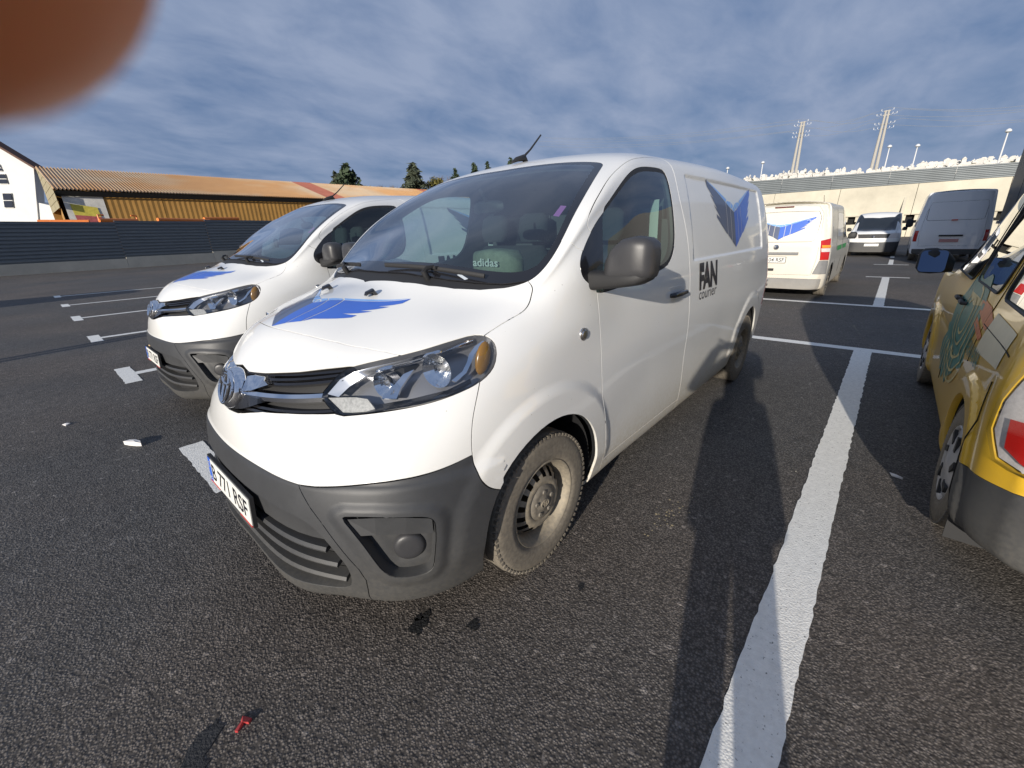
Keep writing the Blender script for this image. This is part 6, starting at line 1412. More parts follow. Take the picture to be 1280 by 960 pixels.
# ---------------- tall delivery van
def build_ducato(label, group, front=False):
    def prof(x):
        if x > .75: return (1.20-.1*(x-.75)/.2, 1.1)
        if x > .25: return (1.20+(.75-x)*.55, 1.15)
        if x > -.60: return (1.47+(.25-x)/.85*.80, 1.25)
        if x > -1.2: return (2.27+(-.60-x)/.6*.22, 1.25)
        return (2.52, 1.25)
    rows = [(.28, .90), (.34, .97), (.6, .985), (.95, 1.0), (1.15, .99), (1.25, .985), (1.65, .945), (2.10, .89), (2.40, .85)]
    T = car_table(prof, 1.25, 5.4, 2.05, rows, .76, lambda z: .95-.10*max(0, z-.8)-.05*max(0, .5-z), lambda z: -4.42+.0+.06*max(0, z-1.0), xs=(.6, .35, .1, -.2, -.5, -.8, -1.2, -1.9, -2.6, -3.4, -4.0, -4.25))
    B = Body(T, refu=10, refv=5); van = thing('delivery_van', label, 'van', group=group)
    fl = flankc(B); re = ends(B); fe = ends(B, False); cv = []; sd_ = {}
    def reg(name, pts, ax, cond, seed): q = B.inv(pts, ax, cond); cv.append(closed(q)); sd_[name] = B.inv([seed], ax, cond)[0]
    for k, cx in (('arch0', 0), ('arch1', -3.45)):
        a = B.inv(circ(cx, .36, .40, -.05*PI, 1.05*PI, 24), (0, 2), fl); cv.append([(a[0][0], 0)]+a+[(a[-1][0], 0)]); sd_[k] = B.inv([(cx, .42)], (0, 2), fl)[0]
    reg('door_glass', rrect(-1.15, -.15, 1.32, 1.95, .08, sk=-.30), (0, 2), fl, (-.8, 1.6))
    reg('tail_lamp', [(.88, .75), (.99, .75), (.985, 1.15), (.875, 1.15)], (1, 2), re, (.93, .95))
    cv.append([(B.nu-5.3, 1.6), (B.nu-1, 1.6)]); cv.append([(B.nu-5.3, 0), (B.nu-5.3, 1.6)]); sd_['rear_bumper'] = (B.nu-2.5, .8)
    cv.append([(0, 2.8), (4.9, 2.8)]); cv.append([(4.9, 2.8), (4.9, 0)]); sd_['front_bumper'] = (2, 1.2)
    reg('headlight', [(.50, .98), (.93, 1.02), (.88, 1.14), (.52, 1.10)], (1, 2), fe, (.72, 1.06))
    d_ = B.inv([(0, .58), (.80, .58), (.84, .9), (.80, 1.8), (.70, 2.24), (0, 2.28)], (1, 2), re); cv.append(d_); sd_['rear_door'] = B.inv([(.4, 1.1)], (1, 2), re)[0]
    wp = B.inv(rrect(.02, .76, 1.50, 2.14, .07), (1, 2), re); cv.append(closed(wp)); sd_['window_blank'] = B.inv([(.4, 1.8)], (1, 2), re)[0]
    cv.append([(5.7, B.nv-1), (5.7, B.nv-2.2), (6.3, B.nv-3.2), (7.2, B.nv-3.25), (9.0, B.nv-3.2), (9.6, B.nv-3.2), (9.8, B.nv-2.6), (9.8, B.nv-1)]); sd_['windshield'] = (7.6, B.nv-1.6)
    sd_['body'] = B.inv([(-2.2, .8)], (0, 2), fl)[0]
    B.cut(cv, step=.06, curv_step=.05); L = {k: B.label_at(*v) for k, v in sd_.items()}; B.absorb(L.values()); pc = B.piece
    pm = M_silver if front else M_bluewhite
    pc('van_body', L['body'], pm, van, gap=0, lip=0)
    for k, mt in (('rear_bumper', M_plastic), ('front_bumper', M_plastic), ('windshield', M_tint)): pc(k, L[k], mt, van, gap=.004, lip=.02)
    for s in (1, -1):
        for k, mt in (('rear_door', pm), ('window_blank', pm), ('door_glass', M_tint), ('headlight', M_clear), ('tail_lamp', M_red)): pc(k, L[k], mt, van, sides=(s,), merge=False, gap=.006)
        m = blob('wing_mirror', [((-.05, s*1.03, 1.40), (.05, 0, 0), (0, 0, .1)), ((-.05, s*1.10, 1.42), (.06, 0, 0), (0, 0, .18)), ((-.05, s*1.26, 1.42), (.05, 0, 0), (0, 0, .18)), ((-.05, s*1.29, 1.42), (.02, 0, 0), (0, 0, .1))], M_blackm, van, 14, 3)
    wheels(van, [(0, 0), (-3.45, 0)], R_=.34, yo=.98, rim=.21, style='cap', mats=M_steel)
    def rp(y, z, off=0): q = B.inv([(abs(y), z)], (1, 2), re)[0]; p = B.P(np.array([q[0]]), np.array([q[1]]), off)[0]; return Vector((p[0], math.copysign(p[1], y) if y else 0, p[2]))
    c = rp(0, 1.47); mb = MB(); mb.box(tuple(c+Vector((-.02, 0, 0))), (.05, .17, .045)); mb.build('centre_brake_light', M_red, van, smooth=False)
    c = rp(0, .90); mb = MB(); mb.box(tuple(c+Vector((-.02, -.02, .06))), (.06, .64, .055)); mb.build('handle_strip', M_blackm, van, smooth=False)
    c = rp(0, .80); mb = MB(); mb.box(tuple(c+Vector((-.02, 0, 0))), (.02, .52, .11)); mb.build('license_plate', pmat('pink_plate', (.55, .28, .26), .6), van, smooth=False)
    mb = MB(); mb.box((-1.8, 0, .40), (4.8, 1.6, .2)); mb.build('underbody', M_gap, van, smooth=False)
    return van
# ---------------- small yellow van, seen from its rear left
def build_kangoo(label):
    def prof(x):
        if x > .55: return (1.02-.1*(x-.55)/.25, 1.0)
        if x > .05: return (1.02+(.55-x)*.35, 1.02)
        if x > -.85: return (1.20+(.05-x)/.90*.52, 1.06)
        if x > -1.2: return (1.72+(-.85-x)/.35*.08, 1.06)
        return (1.83-.03*max(0, (-2.8-x)), 1.06)
    rows = [(.22, .90), (.27, .965), (.48, .985), (.75, 1.0), (.95, .99), (1.06, .97), (1.28, .925), (1.54, .865), (1.72, .80)]
    T = car_table(prof, 1.06, 4.2, 1.83, rows, .68, lambda z: .78-.15*max(0, z-.7)-.05*max(0, .4-z), lambda z: -3.42+.03*max(0, .6-z)+.14*max(0, z-.95)**1.3, xs=(.55, .35, .1, -.2, -.5, -.85, -1.25, -1.7, -2.2, -2.7, -3.0, -3.2))
    B = Body(T, refu=10, refv=5); van = thing('yellow_van', label, 'van')
    fl = flankc(B); re = ends(B); fe = ends(B, False); cv = []; sd_ = {}; WB = -2.70
    def kd(p, u, v):
        x, z = p[..., 0], p[..., 2]; r = np.hypot(x-WB, z-.33); r0 = np.hypot(x, z-.33); d = .022*(1-sm(.43, .475, r))*(np.abs(p[..., 1]) > .6)+.022*(1-sm(.43, .475, r0))*(np.abs(p[..., 1]) > .6)
        return d-.010*np.exp(-((z-.72)/.03)**2)*(x < -.5)*(x > -2.2)
    B.disp = kd
    def reg(name, pts, ax, cond, seed): q = B.inv(pts, ax, cond); cv.append(closed(q)); sd_[name] = B.inv([seed], ax, cond)[0]
    for k, cx in (('arch0', 0), ('arch1', WB)):
        a = B.inv(circ(cx, .33, .355, -.05*PI, 1.05*PI, 28), (0, 2), fl); cv.append([(a[0][0], 0)]+a+[(a[-1][0], 0)]); sd_[k] = B.inv([(cx, .4)], (0, 2), fl)[0]
        for r_ in (.43, .475): cv.append(B.inv(circ(cx, .33, r_, .06*PI, .94*PI, 24), (0, 2), fl))
    reg('door_glass', rrect(-1.30, -.28, 1.10, 1.60, .07, sk=-.42), (0, 2), fl, (-1.0, 1.35))
    reg('slide_glass', rrect(-2.28, -1.48, 1.12, 1.62, .07, sk=-.04), (0, 2), fl, (-1.9, 1.35))
    reg('quarter_glass', rrect(-3.12, -2.44, 1.12, 1.62, .07, sk=.0), (0, 2), fl, (-2.75, 1.35))
    reg('tail_lamp', [(.68, .66), (.78, .60), (.875, .62), (.905, .72), (.905, .84), (.885, .95), (.862, 1.10), (.80, 1.22), (.74, 1.14), (.74, .95), (.67, .80)], (1, 2), re, (.80, .8))
    bq = B.inv([(-2.20, .10), (-2.34, .30), (-2.42, .36)], (0, 2), fl)
    nb = B.nu-1
    e1 = B.inv([(-3.0, .48), (-3.2, .50)], (0, 2), fl); cv.append([(e1[0][0]-.35, 2.05), (e1[0][0], 2.05), (e1[1][0]+.4, 2.15), (nb-3, 2.2), (nb, 2.2)]); sd_['rear_bumper'] = (nb-2, 1.0)
    cv.append(B.inv([(-3.045, .50), (-3.045, .64), (-3.06, .8)], (0, 2), fl)+[])
    cv.append([(0, 2.6), (4.7, 2.6)]); cv.append([(4.7, 2.6), (4.7, 0)]); sd_['front_bumper'] = (2, 1.2)
    rwq = B.inv([(0, 1.12), (.60, 1.12), (.64, 1.18), (.60, 1.60), (.54, 1.66), (0, 1.68)], (1, 2), re); cv.append(rwq); sd_['rear_window'] = B.inv([(.3, 1.4)], (1, 2), re)[0]
    cv.append([(5.7, B.nv-1), (5.7, B.nv-2.2), (6.3, B.nv-3.2), (7.2, B.nv-3.25), (9.0, B.nv-3.2), (9.9, B.nv-3.2), (10.1, B.nv-2.6), (10.1, B.nv-1)]); sd_['windshield'] = (7.6, B.nv-1.6)
    sd_['body'] = B.inv([(-1.6, .85)], (0, 2), fl)[0]
    B.cut(cv, step=.035, curv_step=.03, fine=((B.nu-9, B.nu-4.8, .5, 5.5, .02),)); L = {k: B.label_at(*v) for k, v in sd_.items()}; B.absorb(L.values()); pc = B.piece
    print('KANGOO', L)
    pc('van_body', L['body'], M_yellow, van, gap=0, lip=.03)
    for k, mt in (('rear_bumper', M_plastic), ('front_bumper', M_plastic)): pc(k, L[k], mt, van, gap=.004, lip=.02)
    pc('windshield', L['windshield'], M_glass, van, gap=0, lip=0); pc('rear_window', L['rear_window'], M_glass, van, gap=0, lip=0)
    for s in (1, -1):
        for k, mt in (('door_glass', M_dglass), ('slide_glass', M_glass), ('quarter_glass', M_glass)):
            pc(k, L[k], mt, van, sides=(s,), merge=False, gap=0, lip=0)
        tl = pc('tail_lamp', L['tail_lamp'], M_lens, van, sides=(s,), merge=False, gap=.002, off=.014, lip=.02)[0]
        pc('lamp_bowl', L['tail_lamp'], M_clear, tl, sides=(s,), merge=False, gap=.012, off=-.004, lip=0)
        q = B.inv([(.735, .66), (.80, .635), (.865, .68), (.875, .79), (.83, .80), (.74, .80)], (1, 2), re); B.patch('red_reflector', [(q, 0)], [M_red], tl, off=.006, side=s, step=.03)
        q = B.inv([(.775, .95), (.86, .95), (.85, 1.08), (.79, 1.12)], (1, 2), re); B.patch('amber_reflector', [(q, 0)], [pmat('pale_amber', (.6, .45, .33), .3)], tl, off=.006, side=s, step=.03)
        # black window surround lines
        for pts in (rrect(-1.30, -.28, 1.10, 1.60, .07, sk=-.42), rrect(-2.28, -1.48, 1.12, 1.62, .07, sk=-.04), rrect(-3.12, -2.44, 1.12, 1.62, .07)):
            P = [Vector(p*np.array([1, s, 1])) for p in B.strip_poly(B.inv(pts, (0, 2), fl), .004)]; mb = MB(); mb.tube(P, .006, 6, closed=True); mb.build('window_rubber', M_blackm, van)
        for xs_ in ((-1.39, .42, 1.66), (-2.36, .78, 1.66)):
            P = [Vector(p*np.array([1, s, 1])) for p in B.strip_poly(B.inv([(xs_[0], z) for z in np.linspace(xs_[1], xs_[2], 9)], (0, 2), fl), .0015)]; mb = MB(); mb.tube(P, .0018, 4, caps=False); mb.build('door_seam', M_gap, van)
        P = [Vector(p*np.array([1, s, 1])) for p in B.strip_poly(B.inv([(x, .98) for x in np.linspace(-2.35, -3.1, 7)], (0, 2), fl), .001)]; mb = MB(); mb.tube(P, (.002, .004), 6); mb.build('slide_rail', M_gap, van)
        P = [Vector(p*np.array([1, s, 1])) for p in B.strip_poly(B.inv([(-3.046, z) for z in np.linspace(.26, .86, 8)], (0, 2), fl), .0015)]; mb = MB(); mb.tube(P, .0028, 5, caps=False); mb.build('bumper_seam', M_gap, van)
        m = blob('wing_mirror', [((-.42, s*.93, 1.13), (.045, 0, 0), (0, 0, .05)), ((-.42, s*.98, 1.16), (.06, 0, 0), (0, 0, .085)), ((-.43, s*1.06, 1.17), (.065, 0, 0), (0, 0, .105)), ((-.43, s*1.13, 1.17), (.055, 0, 0), (0, 0, .10)), ((-.43, s*1.16, 1.17), (.02, 0, 0), (0, 0, .06))], M_blackm, van, 18, 3.2)
        mb = MB(); mb.prism(rrect(-.085, .085, -.085, .085, .03), 0, .004, lambda a, b, c: (-.498-c+b*.30+a*.0, s*(1.065+a*.98), 1.17+b)); mb.build('mirror_glass', M_blueglass, m)
        for x in (-1.28, -1.52):
            q = B.P(*[np.array([t]) for t in B.inv([(x, .98)], (0, 2), fl)[0]])[0]*np.array([1, s, 1]); mb = MB(); mb.tube([(q[0]+.08, q[1], q[2]), (q[0]+.06, q[1]+s*.025, q[2]), (q[0]-.06, q[1]+s*.025, q[2]), (q[0]-.08, q[1], q[2])], [.01, .013, .013, .01], 8); mb.build('door_handle', M_blackm, van)
    pc('inner_shell', {i for i in range(B.nlab)}-{L['arch0'], L['arch1'], L['windshield'], L['rear_window'], L['door_glass'], L['slide_glass'], L['quarter_glass'], L['tail_lamp']}, M_inner, van, off=-.035, gap=0, lip=0)
    wheels(van, [(0, 0), (WB, 0)], R_=.325, yo=.905, rim=.20, wdt=.195, style='cap', mats=pmat('silver_wheel_trim', (.50, .50, .51), .4, .4, dirt=((.3, .25, .2), .9, .15)))
    for s in (1, -1):     # mud flap behind each rear wheel
        mb = MB(); mb.prism([(s*.70, .10), (s*.89, .10), (s*.90, .36), (s*.70, .36)], -3.05, -3.04, lambda a, b, c: (c, a, b)); mb.build('mud_flap', M_blackm, van, smooth=False)
        for cx in (0, WB):
            mb = MB(); n = 20; V = []
            for y in (.885, .55):
                for k in range(n+1): a = -.1*PI+1.2*PI*k/n; V.append((cx+.358*math.cos(a), s*y, .33+.358*math.sin(a)))
            mesh('wheel_housing', V, [(k, k+1, n+2+k, n+1+k) for k in range(n)]+[tuple(range(n+1, 2*n+2))], M_blackm, van, smooth=False)
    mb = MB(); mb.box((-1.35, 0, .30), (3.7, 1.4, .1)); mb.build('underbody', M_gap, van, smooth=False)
    # sheets of paper screening the rear side glass from inside
    s = 1
    q = B.inv(rrect(-3.09, -2.47, 1.14, 1.59, .04), (0, 2), fl); B.patch('window_screen', [(q, 0)], [M_cream], van, off=-.02, side=s, step=.05)
    q = B.inv(rrect(-2.25, -1.75, 1.13, 1.52, .04), (0, 2), fl); B.patch('window_screen', [(q, 0)], [M_cream], van, off=-.03, side=s, step=.05)
    # swirling teal print with cream bands (left side)
    def ring(cx, cz, r0, r1, a0, a1, n=16, sq=1.0): return [(cx+r1*math.cos(a0+(a1-a0)*k/n)*sq, cz+r1*math.sin(a0+(a1-a0)*k/n)) for k in range(n+1)]+[(cx+r0*math.cos(a1-(a1-a0)*k/n)*sq, cz+r0*math.sin(a1-(a1-a0)*k/n)) for k in range(n+1)]
    pol = []; I = lambda P: B.inv(P, (0, 2), fl)
    cx, cz = -1.72, .93
    pol.append((I([(cx+.50*math.cos(t)*(1+.06*math.sin(9*t)), cz-.06+.30*math.sin(t)*(1+.10*math.sin(7*t+1))) for t in np.linspace(0, 2*PI, 40)[:-1]]), 0))
    pol.append((I([(-1.10, .62), (-1.16, .50), (-1.24, .56), (-1.30, .46), (-1.40, .50), (-1.48, .44), (-1.58, .52), (-1.70, .47), (-1.80, .56), (-1.95, .60), (-1.9, .75), (-1.2, .80)]), 0))
    arcs = []
    for r0, a0, a1 in ((.10, .2, 1.7), (.17, .5, 2.2), (.25, .9, 1.95), (.33, 1.0, 1.8), (.40, 1.15, 1.75)): arcs.append(I(ring(cx-.05, cz, r0, r0+.016, a0*PI, a1*PI, 14, 1.25)))
    for k in range(6): x = -1.2-.12*k; arcs.append(I([(x, .50), (x-.02, .50), (x-.05, .70), (x-.03, .70)]))
    pol.append((I([(-1.95, 1.07), (-2.3, 1.06), (-2.5, 1.02), (-2.45, .96), (-2.1, 1.0)]), 2)); pol.append((I([(-2.1, .98), (-2.45, .93), (-2.4, .90), (-2.1, .94)]), 2))
    pol.append((I([(-1.5, 1.08), (-1.9, 1.075), (-2.05, 1.03), (-1.8, 1.0), (-1.55, 1.03)]), 1)); pol.append((I([(-1.25, .80), (-1.42, .98), (-1.36, 1.04), (-1.2, .95)]), 0)); pol.append((I([(-2.5, 1.06), (-3.0, 1.05), (-3.0, .90), (-2.45, .86)]), 3))
    B.patch('swirl_print', pol, [M_teal, M_lime, M_rust, pmat('print_cream', (.60, .55, .40), .45, var=.1, vs=5)], van, off=.0025, side=1, step=.035)
    B.patch('swirl_lines', [(q, 0) for q in arcs], [M_lime], van, off=.0045, side=1, step=.035)
    V, F = text_mesh('CARAVANA', 1, .1, 0, 1, .01); wid = V[:, 0].max(); P0 = np.array([B.inv([(-2.12-.55*(v[0]/wid) if False else -2.12-.5*(v[0]/wid), .80+.11*v[1])], (0, 2), fl)[0] for v in V]); P = B.P(P0[:, 0], P0[:, 1], .004); mesh('lettering', P, F, M_teal, van, smooth=False)
    # cabin
    for y in (.36, -.36):
        s_ = blob('seat', [((-1.05, y, .55), (.22, 0, 0), (0, .22, 0)), ((-1.05, y, .72), (.24, 0, 0), (0, .23, 0))], M_seat, van, 16, 4); blob('backrest', [((-1.28, y, .70), (.07, 0, 0), (0, .22, 0)), ((-1.36, y, 1.2), (.06, 0, 0), (0, .20, 0)), ((-1.38, y, 1.40), (.05, 0, 0), (0, .12, 0))], M_seat, s_, 16, 4)
    mb = MB(); mb.box((-.15, 0, 1.0), (.6, 1.5, .12)); mb.build('dashboard', M_dash, van, smooth=False)
    return van
van1 = build_van('white courier van nearest the camera, filling the middle, on dirty steel wheels', 'white courier vans with a blue wing logo', (0, 0, 0))
van2 = copy_tree(van1); van2.location = (-.25, -3.02, 0); van2['label'] = 'second white courier van, left of and partly behind the nearest one'
t5 = build_t5('old white van seen from behind with blue wing logo and green band on its flank', 'older white vans'); t5.location = (-13.35, -.02, 0); t5.rotation_euler = (0, 0, PI)
M_old = M_paintw2; M_paintw2 = M_white
t5f = build_t5('small white van facing the camera in front of the concrete wall, black bumper', 'older white vans', far=True); t5f.location = (-25.9, 1.05, 0)
du = build_ducato('tall white delivery van in blue shade, seen from behind left of the yellow van mirror', 'tall delivery vans'); du.location = (-26.3, 3.35, 0); du.rotation_euler = (0, 0, PI)
ds = build_ducato('silver tall van mostly hidden behind the second courier van windshield', 'tall delivery vans', front=True)
ka = build_kangoo('yellow van with a teal swirl print, cut off by the right edge'); ka.rotation_euler = (0, 0, PI); ka.location = (-4.27, 3.205, 0)

ds.location = (-6.0, -19.0, 0); ds.rotation_euler = (0, 0, R(2))
ds2 = copy_tree(ds); ds2.location = (13.2, -15.4, 0); ds2['label'] = 'unseen silver tall van added outside the left edge to throw the shadow at far left'  # copy out of view, added to cast the far-left ground shadow
# dark car beside the tall van: small hatchback, only its tail and side show
def build_hatch(label, paint):
    def prof(x):
        if x > .55: return (.82-.1*(x-.55)/.2, .8)
        if x > -.15: return (.82+(.55-x)*.20, .88)
        if x > -.95: return (.96+(-.15-x)/.8*.46, .92)
        if x > -2.3: return (1.45, .92)
        return (1.45-.35*max(0, (-2.3-x)), .92)
    rows = [(.20, .90), (.26, .97), (.42, .985), (.65, 1.0), (.84, .98), (.92, .96), (1.08, .90), (1.25, .83), (1.36, .76)]
    T = car_table(prof, .92, 3.9, 1.70, rows, .66, lambda z: .75-.15*max(0, z-.6), lambda z: -3.15+.45*max(0, z-.85), xs=(.5, .25, 0, -.3, -.6, -.95, -1.4, -1.9, -2.3, -2.65, -2.85, -2.98))
    B = Body(T, refu=10, refv=5); van = thing('parked_car', label, 'car'); fl = flankc(B); re = ends(B); cv = []; sd_ = {}
    for k, cx in (('arch0', 0), ('arch1', -2.5)):
        a = B.inv(circ(cx, .30, .33, -.05*PI, 1.05*PI, 20), (0, 2), fl); cv.append([(a[0][0], 0)]+a+[(a[-1][0], 0)]); sd_[k] = B.inv([(cx, .36)], (0, 2), fl)[0]
    q = B.inv(rrect(-2.45, -.55, .97, 1.28, .07, sk=-.12), (0, 2), fl); cv.append(closed(q)); sd_['side_glass'] = B.inv([(-1.5, 1.12)], (0, 2), fl)[0]
    q = B.inv([(.55, .70), (.76, .70), (.74, .88), (.58, .88)], (1, 2), re); cv.append(closed(q)); sd_['tail_lamp'] = B.inv([(.66, .78)], (1, 2), re)[0]
    cv.append([(5.9, B.nv-1), (5.9, B.nv-2.2), (6.3, B.nv-3.1), (9.0, B.nv-3.1), (9.6, B.nv-2.6), (9.6, B.nv-1)]); sd_['windshield'] = (7.6, B.nv-1.6)
    cv.append(B.inv([(0, .98), (.50, .98), (.46, 1.30), (0, 1.34)], (1, 2), re)); sd_['rear_window'] = B.inv([(.2, 1.15)], (1, 2), re)[0]
    sd_['body'] = B.inv([(-1.4, .6)], (0, 2), fl)[0]
    B.cut(cv, step=.07, curv_step=.06); L = {k: B.label_at(*v) for k, v in sd_.items()}; B.absorb(L.values())
    B.piece('car_body', L['body'], paint, van, gap=0, lip=0)
    for k, mt in (('windshield', M_tint), ('rear_window', M_tint)): B.piece(k, L[k], mt, van, gap=.004)
    for s in (1, -1):
        for k, mt in (('side_glass', M_tint), ('tail_lamp', M_red)): B.piece(k, L[k], mt, van, sides=(s,), merge=False, gap=.004)
    wheels(van, [(0, 0), (-2.5, 0)], R_=.30, yo=.84, rim=.19, wdt=.18, style='cap', mats=M_satin)
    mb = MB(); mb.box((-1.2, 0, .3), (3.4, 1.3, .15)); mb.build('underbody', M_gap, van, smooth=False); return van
M_darkpaint = pmat('dark_paint', (.012, .014, .02), .2, coat=.8)
h1 = build_hatch('dark car parked right of the tall delivery van, partly behind the yellow van', M_darkpaint); h1.location = (-28.5, 6.3, 0); h1.rotation_euler = (0, 0, PI)
h2 = copy_tree(h1); h2.location = (-30.5, 9.3, 0); h2['label'] = 'dark car seen through the windshield of the yellow van at the right'
h1['group'] = h2['group'] = 'dark cars before the concrete wall'
# dark box trailer whose far corner shows at the right edge; it shades the tall van
tr = thing('box_trailer', 'tall dark box trailer whose corner rises above the yellow van at the right edge', 'trailer', (-12.6, 4.5, 0))
M_trail = pmat('trailer_paint', (.05, .055, .06), .5, var=.1, vs=1)
LT = 9.4
for k in range(9):
    mb = MB(); mb.box((-.55-k*1.04, .0, 2.85), (1.02, .05+.015*(k % 2), 2.9)); mb.build('side_panel', M_trail, tr, smooth=False)
mb = MB(); mb.box((-LT/2, 1.30, 2.84), (LT-.2, 2.5, 2.84)); mb.build('cargo_box', M_trail, tr, smooth=False)
for z in (1.38, 4.32): mb = MB(); mb.box((-LT/2, -.05, z), (LT, .06, .10)); mb.build('rail', pmat('trailer_rail', (.10, .12, .15), .4), tr, smooth=False)
for x in (-1.5, -2.8, -8.2):
    for y in (.2, 2.1): mb = MB(); mb.lathe([(0, -.13), (.3, -.13), (.5, -.12), (.5, .12), (.3, .13), (0, .13)], 24, c=(x, y+.1, .5)); mb.build('wheel', M_rubber, tr)
mb = MB(); mb.box((-LT/2, 1.3, 1.2), (LT-.4, 1.2, .3)); mb.build('chassis', M_blackm, tr, smooth=False)
# ------------------------------------------------------------ yard light pole left of the frame, throws the long double shadow
lp = thing('light_pole', 'tall grey twin tube light pole standing just outside the left edge', 'light pole', (10.1, -5.42, 0))
for s in (-.11, .11): mb = MB(); mb.tube([(s*.3, s, 0), (s*.3, s, 9)], .07, 10); mb.build('tube', M_lamp, lp)
mb = MB(); mb.box((0, 0, 9.05), (.5, .3, .12)); mb.build('lamp_head', M_lamp, lp)
mb = MB(); mb.box((0, 0, .02), (.4, .4, .04)); mb.build('base_plate', M_lamp, lp)
# ------------------------------------------------------------ the photographer, phone in both hands
M_skin = pmat('skin', (.70, .27, .12), .5, sss=.35, bump=.25, bs=900, bd=.0004)
M_jacket = pmat('dark_jacket', (.03, .032, .04), .85, bump=.4, bs=120, bd=.003); M_trouser = pmat('dark_trousers', (.04, .045, .06), .9, bump=.3, bs=150); M_shoe = pmat('shoe', (.03, .03, .03), .6); M_hair = pmat('hair', (.02, .015, .01), .8)
def skin(name, verts, edges, radii, mat, parent=None, root=0, sub=2):
    me = bpy.data.meshes.new(name); me.from_pydata([tuple(v) for v in verts], edges, []); o = bpy.data.objects.new(name, me); link(o, parent); me.materials.append(mat)
    md = o.modifiers.new('skin', 'SKIN'); md.use_smooth_shade = True
    for i, r_ in enumerate(radii): sv = me.skin_vertices[0].data[i]; sv.radius = r_ if isinstance(r_, tuple) else (r_, r_); sv.use_root = (i == root)
    s_ = o.modifiers.new('sub', 'SUBSURF'); s_.levels = sub; s_.render_levels = sub
    dg = bpy.context.evaluated_depsgraph_get(); ev = o.evaluated_get(dg); m2 = bpy.data.meshes.new_from_object(ev); o.modifiers.clear(); o.data = m2
    if not m2.materials: m2.materials.append(mat)
    for p in m2.polygons: p.use_smooth = True
    return o
PB0 = Vector((1.645, 2.135, 0))      # ground point under the body
face = Vector((FWD.x, FWD.y, 0)).normalized(); left = Vector((-face.y, face.x, 0))
def W_(f, l, z): return PB0+face*f+left*l+Vector((0, 0, z))
def C_(r, u, f): return CAMPOS+RGT*r+UPV*u+FWD*f      # camera-side point in metres
hl = C_(-.060, .0, -.010); hr = C_(.130, -.035, -.012)  # wrists-to-palm targets on the phone ends
V = [W_(0, 0, .92), W_(.0, 0, 1.12), W_(.0, 0, 1.32), W_(0, 0, 1.44), W_(.02, 0, 1.52), W_(.03, 0, 1.60), W_(.04, 0, 1.70), W_(.03, 0, 1.775)]
Rr = [(.19, .14), (.18, .135), (.205, .14), (.13, .10), .058, (.072, .085), (.078, .095), (.045, .05)]
E = [(i, i+1) for i in range(7)]
def add(p, par, r_): V.append(p); Rr.append(r_); E.append((par, len(V)-1)); return len(V)-1
for sgn in (1, -1):
    h = add(W_(0, .09*sgn, .84), 0, .115); k = add(W_(.02, .10*sgn, .48), h, .088); a = add(W_(-.01, .11*sgn, .10), k, .068); t = add(W_(.13, .13*sgn, .045), a, .05)
    sh_ = add(W_(0, .18*sgn, 1.42), 3, .075); tgt = hl if sgn > 0 else hr
    el = W_(.18, .30*sgn, 1.20); e_ = add(el, sh_, .055)
    wr = tgt-(tgt-el).normalized()*.09; w_ = add(wr, e_, .036); add(wr+(tgt-wr)*.35, w_, .034)
body = skin('person', V, E, Rr, M_jacket, None)
body.data.materials.clear(); [body.data.materials.append(m) for m in (M_jacket, M_trouser, M_shoe, M_skin)]
mi = []
for p in body.data.polygons:
    c = p.center; m_ = 0
    if c.z < .09: m_ = 2
    elif c.z < .80: m_ = 1
    elif c.z > 1.50 and (c-Vector((W_(.03, 0, 1.6)))).length < .25 and (Vector((c.x, c.y, 0))-Vector((PB0.x, PB0.y, 0))).length < .14: m_ = 3
    mi.append(m_)
body.data.polygons.foreach_set('material_index', mi)
tag(body, 'person in dark jacket standing behind the camera, holding a phone in both hands', 'person')
# jacket hem covering the upper legs, hair cap
V2 = []; F2 = []; n = 28
for z, rx, ry in ((1.05, .22, .17), (.90, .245, .19), (.75, .25, .195), (.62, .25, .195)):
    for k in range(n): a = 2*PI*k/n; V2.append(W_(math.sin(a)*ry, math.cos(a)*rx, z))
F2 = [(i*n+k, i*n+(k+1) % n, (i+1)*n+(k+1) % n, (i+1)*n+k) for i in range(3) for k in range(n)]
mesh('jacket_skirt', V2, F2, M_jacket, body)
V2 = []; F2 = []
for i in range(9):
    t = PI*.62*i/8
    for k in range(n): a = 2*PI*k/n; V2.append(W_(.025+.105*math.sin(t)*math.cos(a)*1.05, .092*math.sin(t)*math.sin(a), 1.70+.125*math.cos(t)-(.03 if math.cos(a) < 0 else 0)*math.sin(t)))
F2 = [(i*n+k, i*n+(k+1) % n, (i+1)*n+(k+1) % n, (i+1)*n+k) for i in range(8) for k in range(n)]
mesh('hair', V2, F2, M_hair, body)
# face: nose, ears, eyes, mouth
mb = MB(); mb.tube([W_(.115, 0, 1.71), W_(.145, 0, 1.675), W_(.125, 0, 1.66)], [.010, .017, .012], 8)
for s in (1, -1): mb.tube([W_(.03, .083*s, 1.71), W_(.02, .097*s, 1.69), W_(.03, .085*s, 1.66)], [.012, .016, .010], 8)
mb.build('face_features', M_skin, body)
mb = MB(); mb.tube([W_(.118, -.025, 1.635), W_(.128, 0, 1.634), W_(.118, .025, 1.635)], [.003, .006, .003], 6); mb.build('mouth', pmat('lips', (.35, .10, .08), .5), body)
for s in (1, -1): mb = MB(); mb.lathe([(0, -.012), (.009, -.008), (.012, 0), (.009, .008), (0, .012)], 12, c=W_(.108, .034*s, 1.71)); mb.build('eye', M_stone2, body)
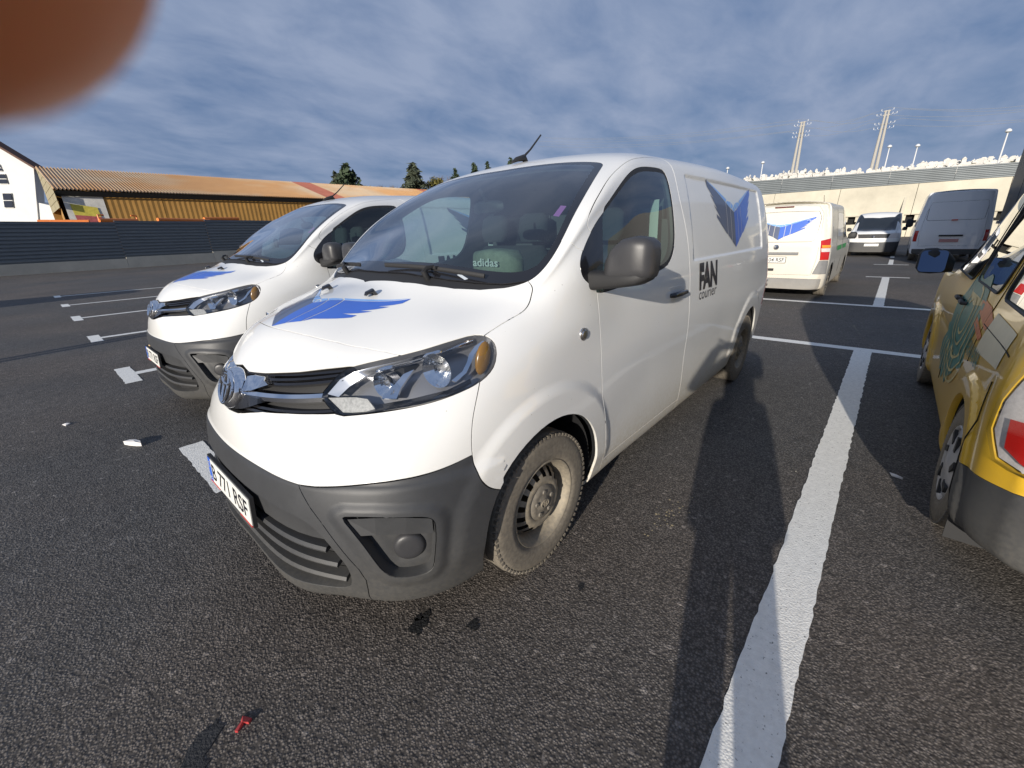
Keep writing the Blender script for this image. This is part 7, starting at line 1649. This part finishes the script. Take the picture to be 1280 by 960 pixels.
# phone: slab just behind the lens, camera lens in its upper left corner as seen from the front
mb = MB(); V3 = []
for f_ in (-.010, -.0025):
    for a, b in rrect(-.028, .132, -.056, .020, .010): V3.append(C_(a, b, f_))
m_ = len(V3)//2; mb.add(V3, [tuple(range(m_))[::-1], tuple(range(m_, 2*m_))]+[(i, (i+1) % m_, m_+(i+1) % m_, m_+i) for i in range(m_)])
ph = mb.build('phone', M_black); tag(ph, 'black phone held level in both hands at the camera position', 'phone')
# hands: palm and five fingers each; left index tip strays over the lens corner
def hand(sgn):
    V = []; E = []; Rr = []
    def ad(p, par, r_): V.append(p); Rr.append(r_); E.append((par, len(V)-1)) if par is not None else None; return len(V)-1
    x0 = -.060 if sgn > 0 else .150; o = -1 if sgn > 0 else 1
    wr = ad(C_(x0+o*.040, -.060, -.050), None, (.026, .018)); pm = ad(C_(x0+o*.012, -.040, -.030), wr, (.036, .017)); pk = ad(C_(x0-o*.002, -.012, -.018), pm, (.034, .014))
    fr_ = [(.030, .0082), (.010, .0085), (-.012, .0080), (-.032, .0070)]
    for i, (u_, r_) in enumerate(fr_):
        if sgn > 0 and i == 0: continue
        b_ = ad(C_(x0+o*.006, u_-.012, -.010), pk, r_*1.25); c_ = ad(C_(x0-o*.006, u_-.010, .004), b_, r_*1.05); ad(C_(x0-o*.020, u_-.010, .004), c_, r_*.85)
    t1 = ad(C_(x0-o*.004, -.052, -.030), pm, .013); t2 = ad(C_(x0-o*.026, -.046, -.024), t1, .0105); ad(C_(x0-o*.046, -.038, -.020), t2, .0085)
    return skin('hand', V, E, Rr, M_skin, body, root=1)
hand(1); hand(-1)
# straying left index finger: tip 25 mm from the lens, out of focus
V = [C_(-.066, .020, -.016), C_(-.054, .034, -.002), C_(-.044, .030, .009), C_(-.0325, .0227, .0112), C_(-.0225, .0185, .0112), C_(-.0136, .0150, .0110)]
fi = skin('index_finger', V, [(i, i+1) for i in range(5)], [.0115, .0110, .0106, .0106, .0104, .0094], M_skin, body, root=0, sub=3)

# small bag left on the dashboard of the nearest van
bag = blob('bag', [((-.40, .17, 1.335), (.03, 0, 0), (0, 0, .04)), ((-.40, .19, 1.34), (.07, 0, 0), (0, 0, .068)), ((-.395, .30, 1.345), (.08, 0, .0), (0, 0, .075)), ((-.40, .41, 1.34), (.075, 0, 0), (0, 0, .070)), ((-.40, .46, 1.33), (.03, 0, 0), (0, 0, .04))], pmat('olive_cloth', (.16, .18, .13), .8, var=.2, vs=30, bump=.5, bs=200), None, 24, 4.5)
tag(bag, 'small olive bag with white sports lettering on the dashboard behind the nearest windshield', 'bag')
V, F = text_mesh('adidas', 1, 0, 0, 1, .015); wid = V[:, 0].max(); mesh('bag_lettering', [(-.304, .215+v[0]/wid*.18, 1.335+v[1]*.055) for v in V], F, pmat('lettering_pale', (.45, .47, .44), .6), bag, smooth=False)
mb = MB(); mb.tube([(-.36, .40, 1.30), (-.34, .45, 1.28), (-.38, .47, 1.25), (-.42, .44, 1.24)], .008, 6); mb.build('strap', M_blackm, bag)
cl = blob('cloth', [((-.42, -.16, 1.25), (.03, 0, 0), (0, 0, .01)), ((-.42, -.10, 1.26), (.08, 0, 0), (0, 0, .035)), ((-.40, .0, 1.262), (.09, 0, 0), (0, 0, .03)), ((-.42, .08, 1.25), (.05, 0, 0), (0, 0, .015))], M_seat, None, 16, 2.5)
tag(cl, 'crumpled dark cloth on the dashboard left of the olive bag', 'cloth')
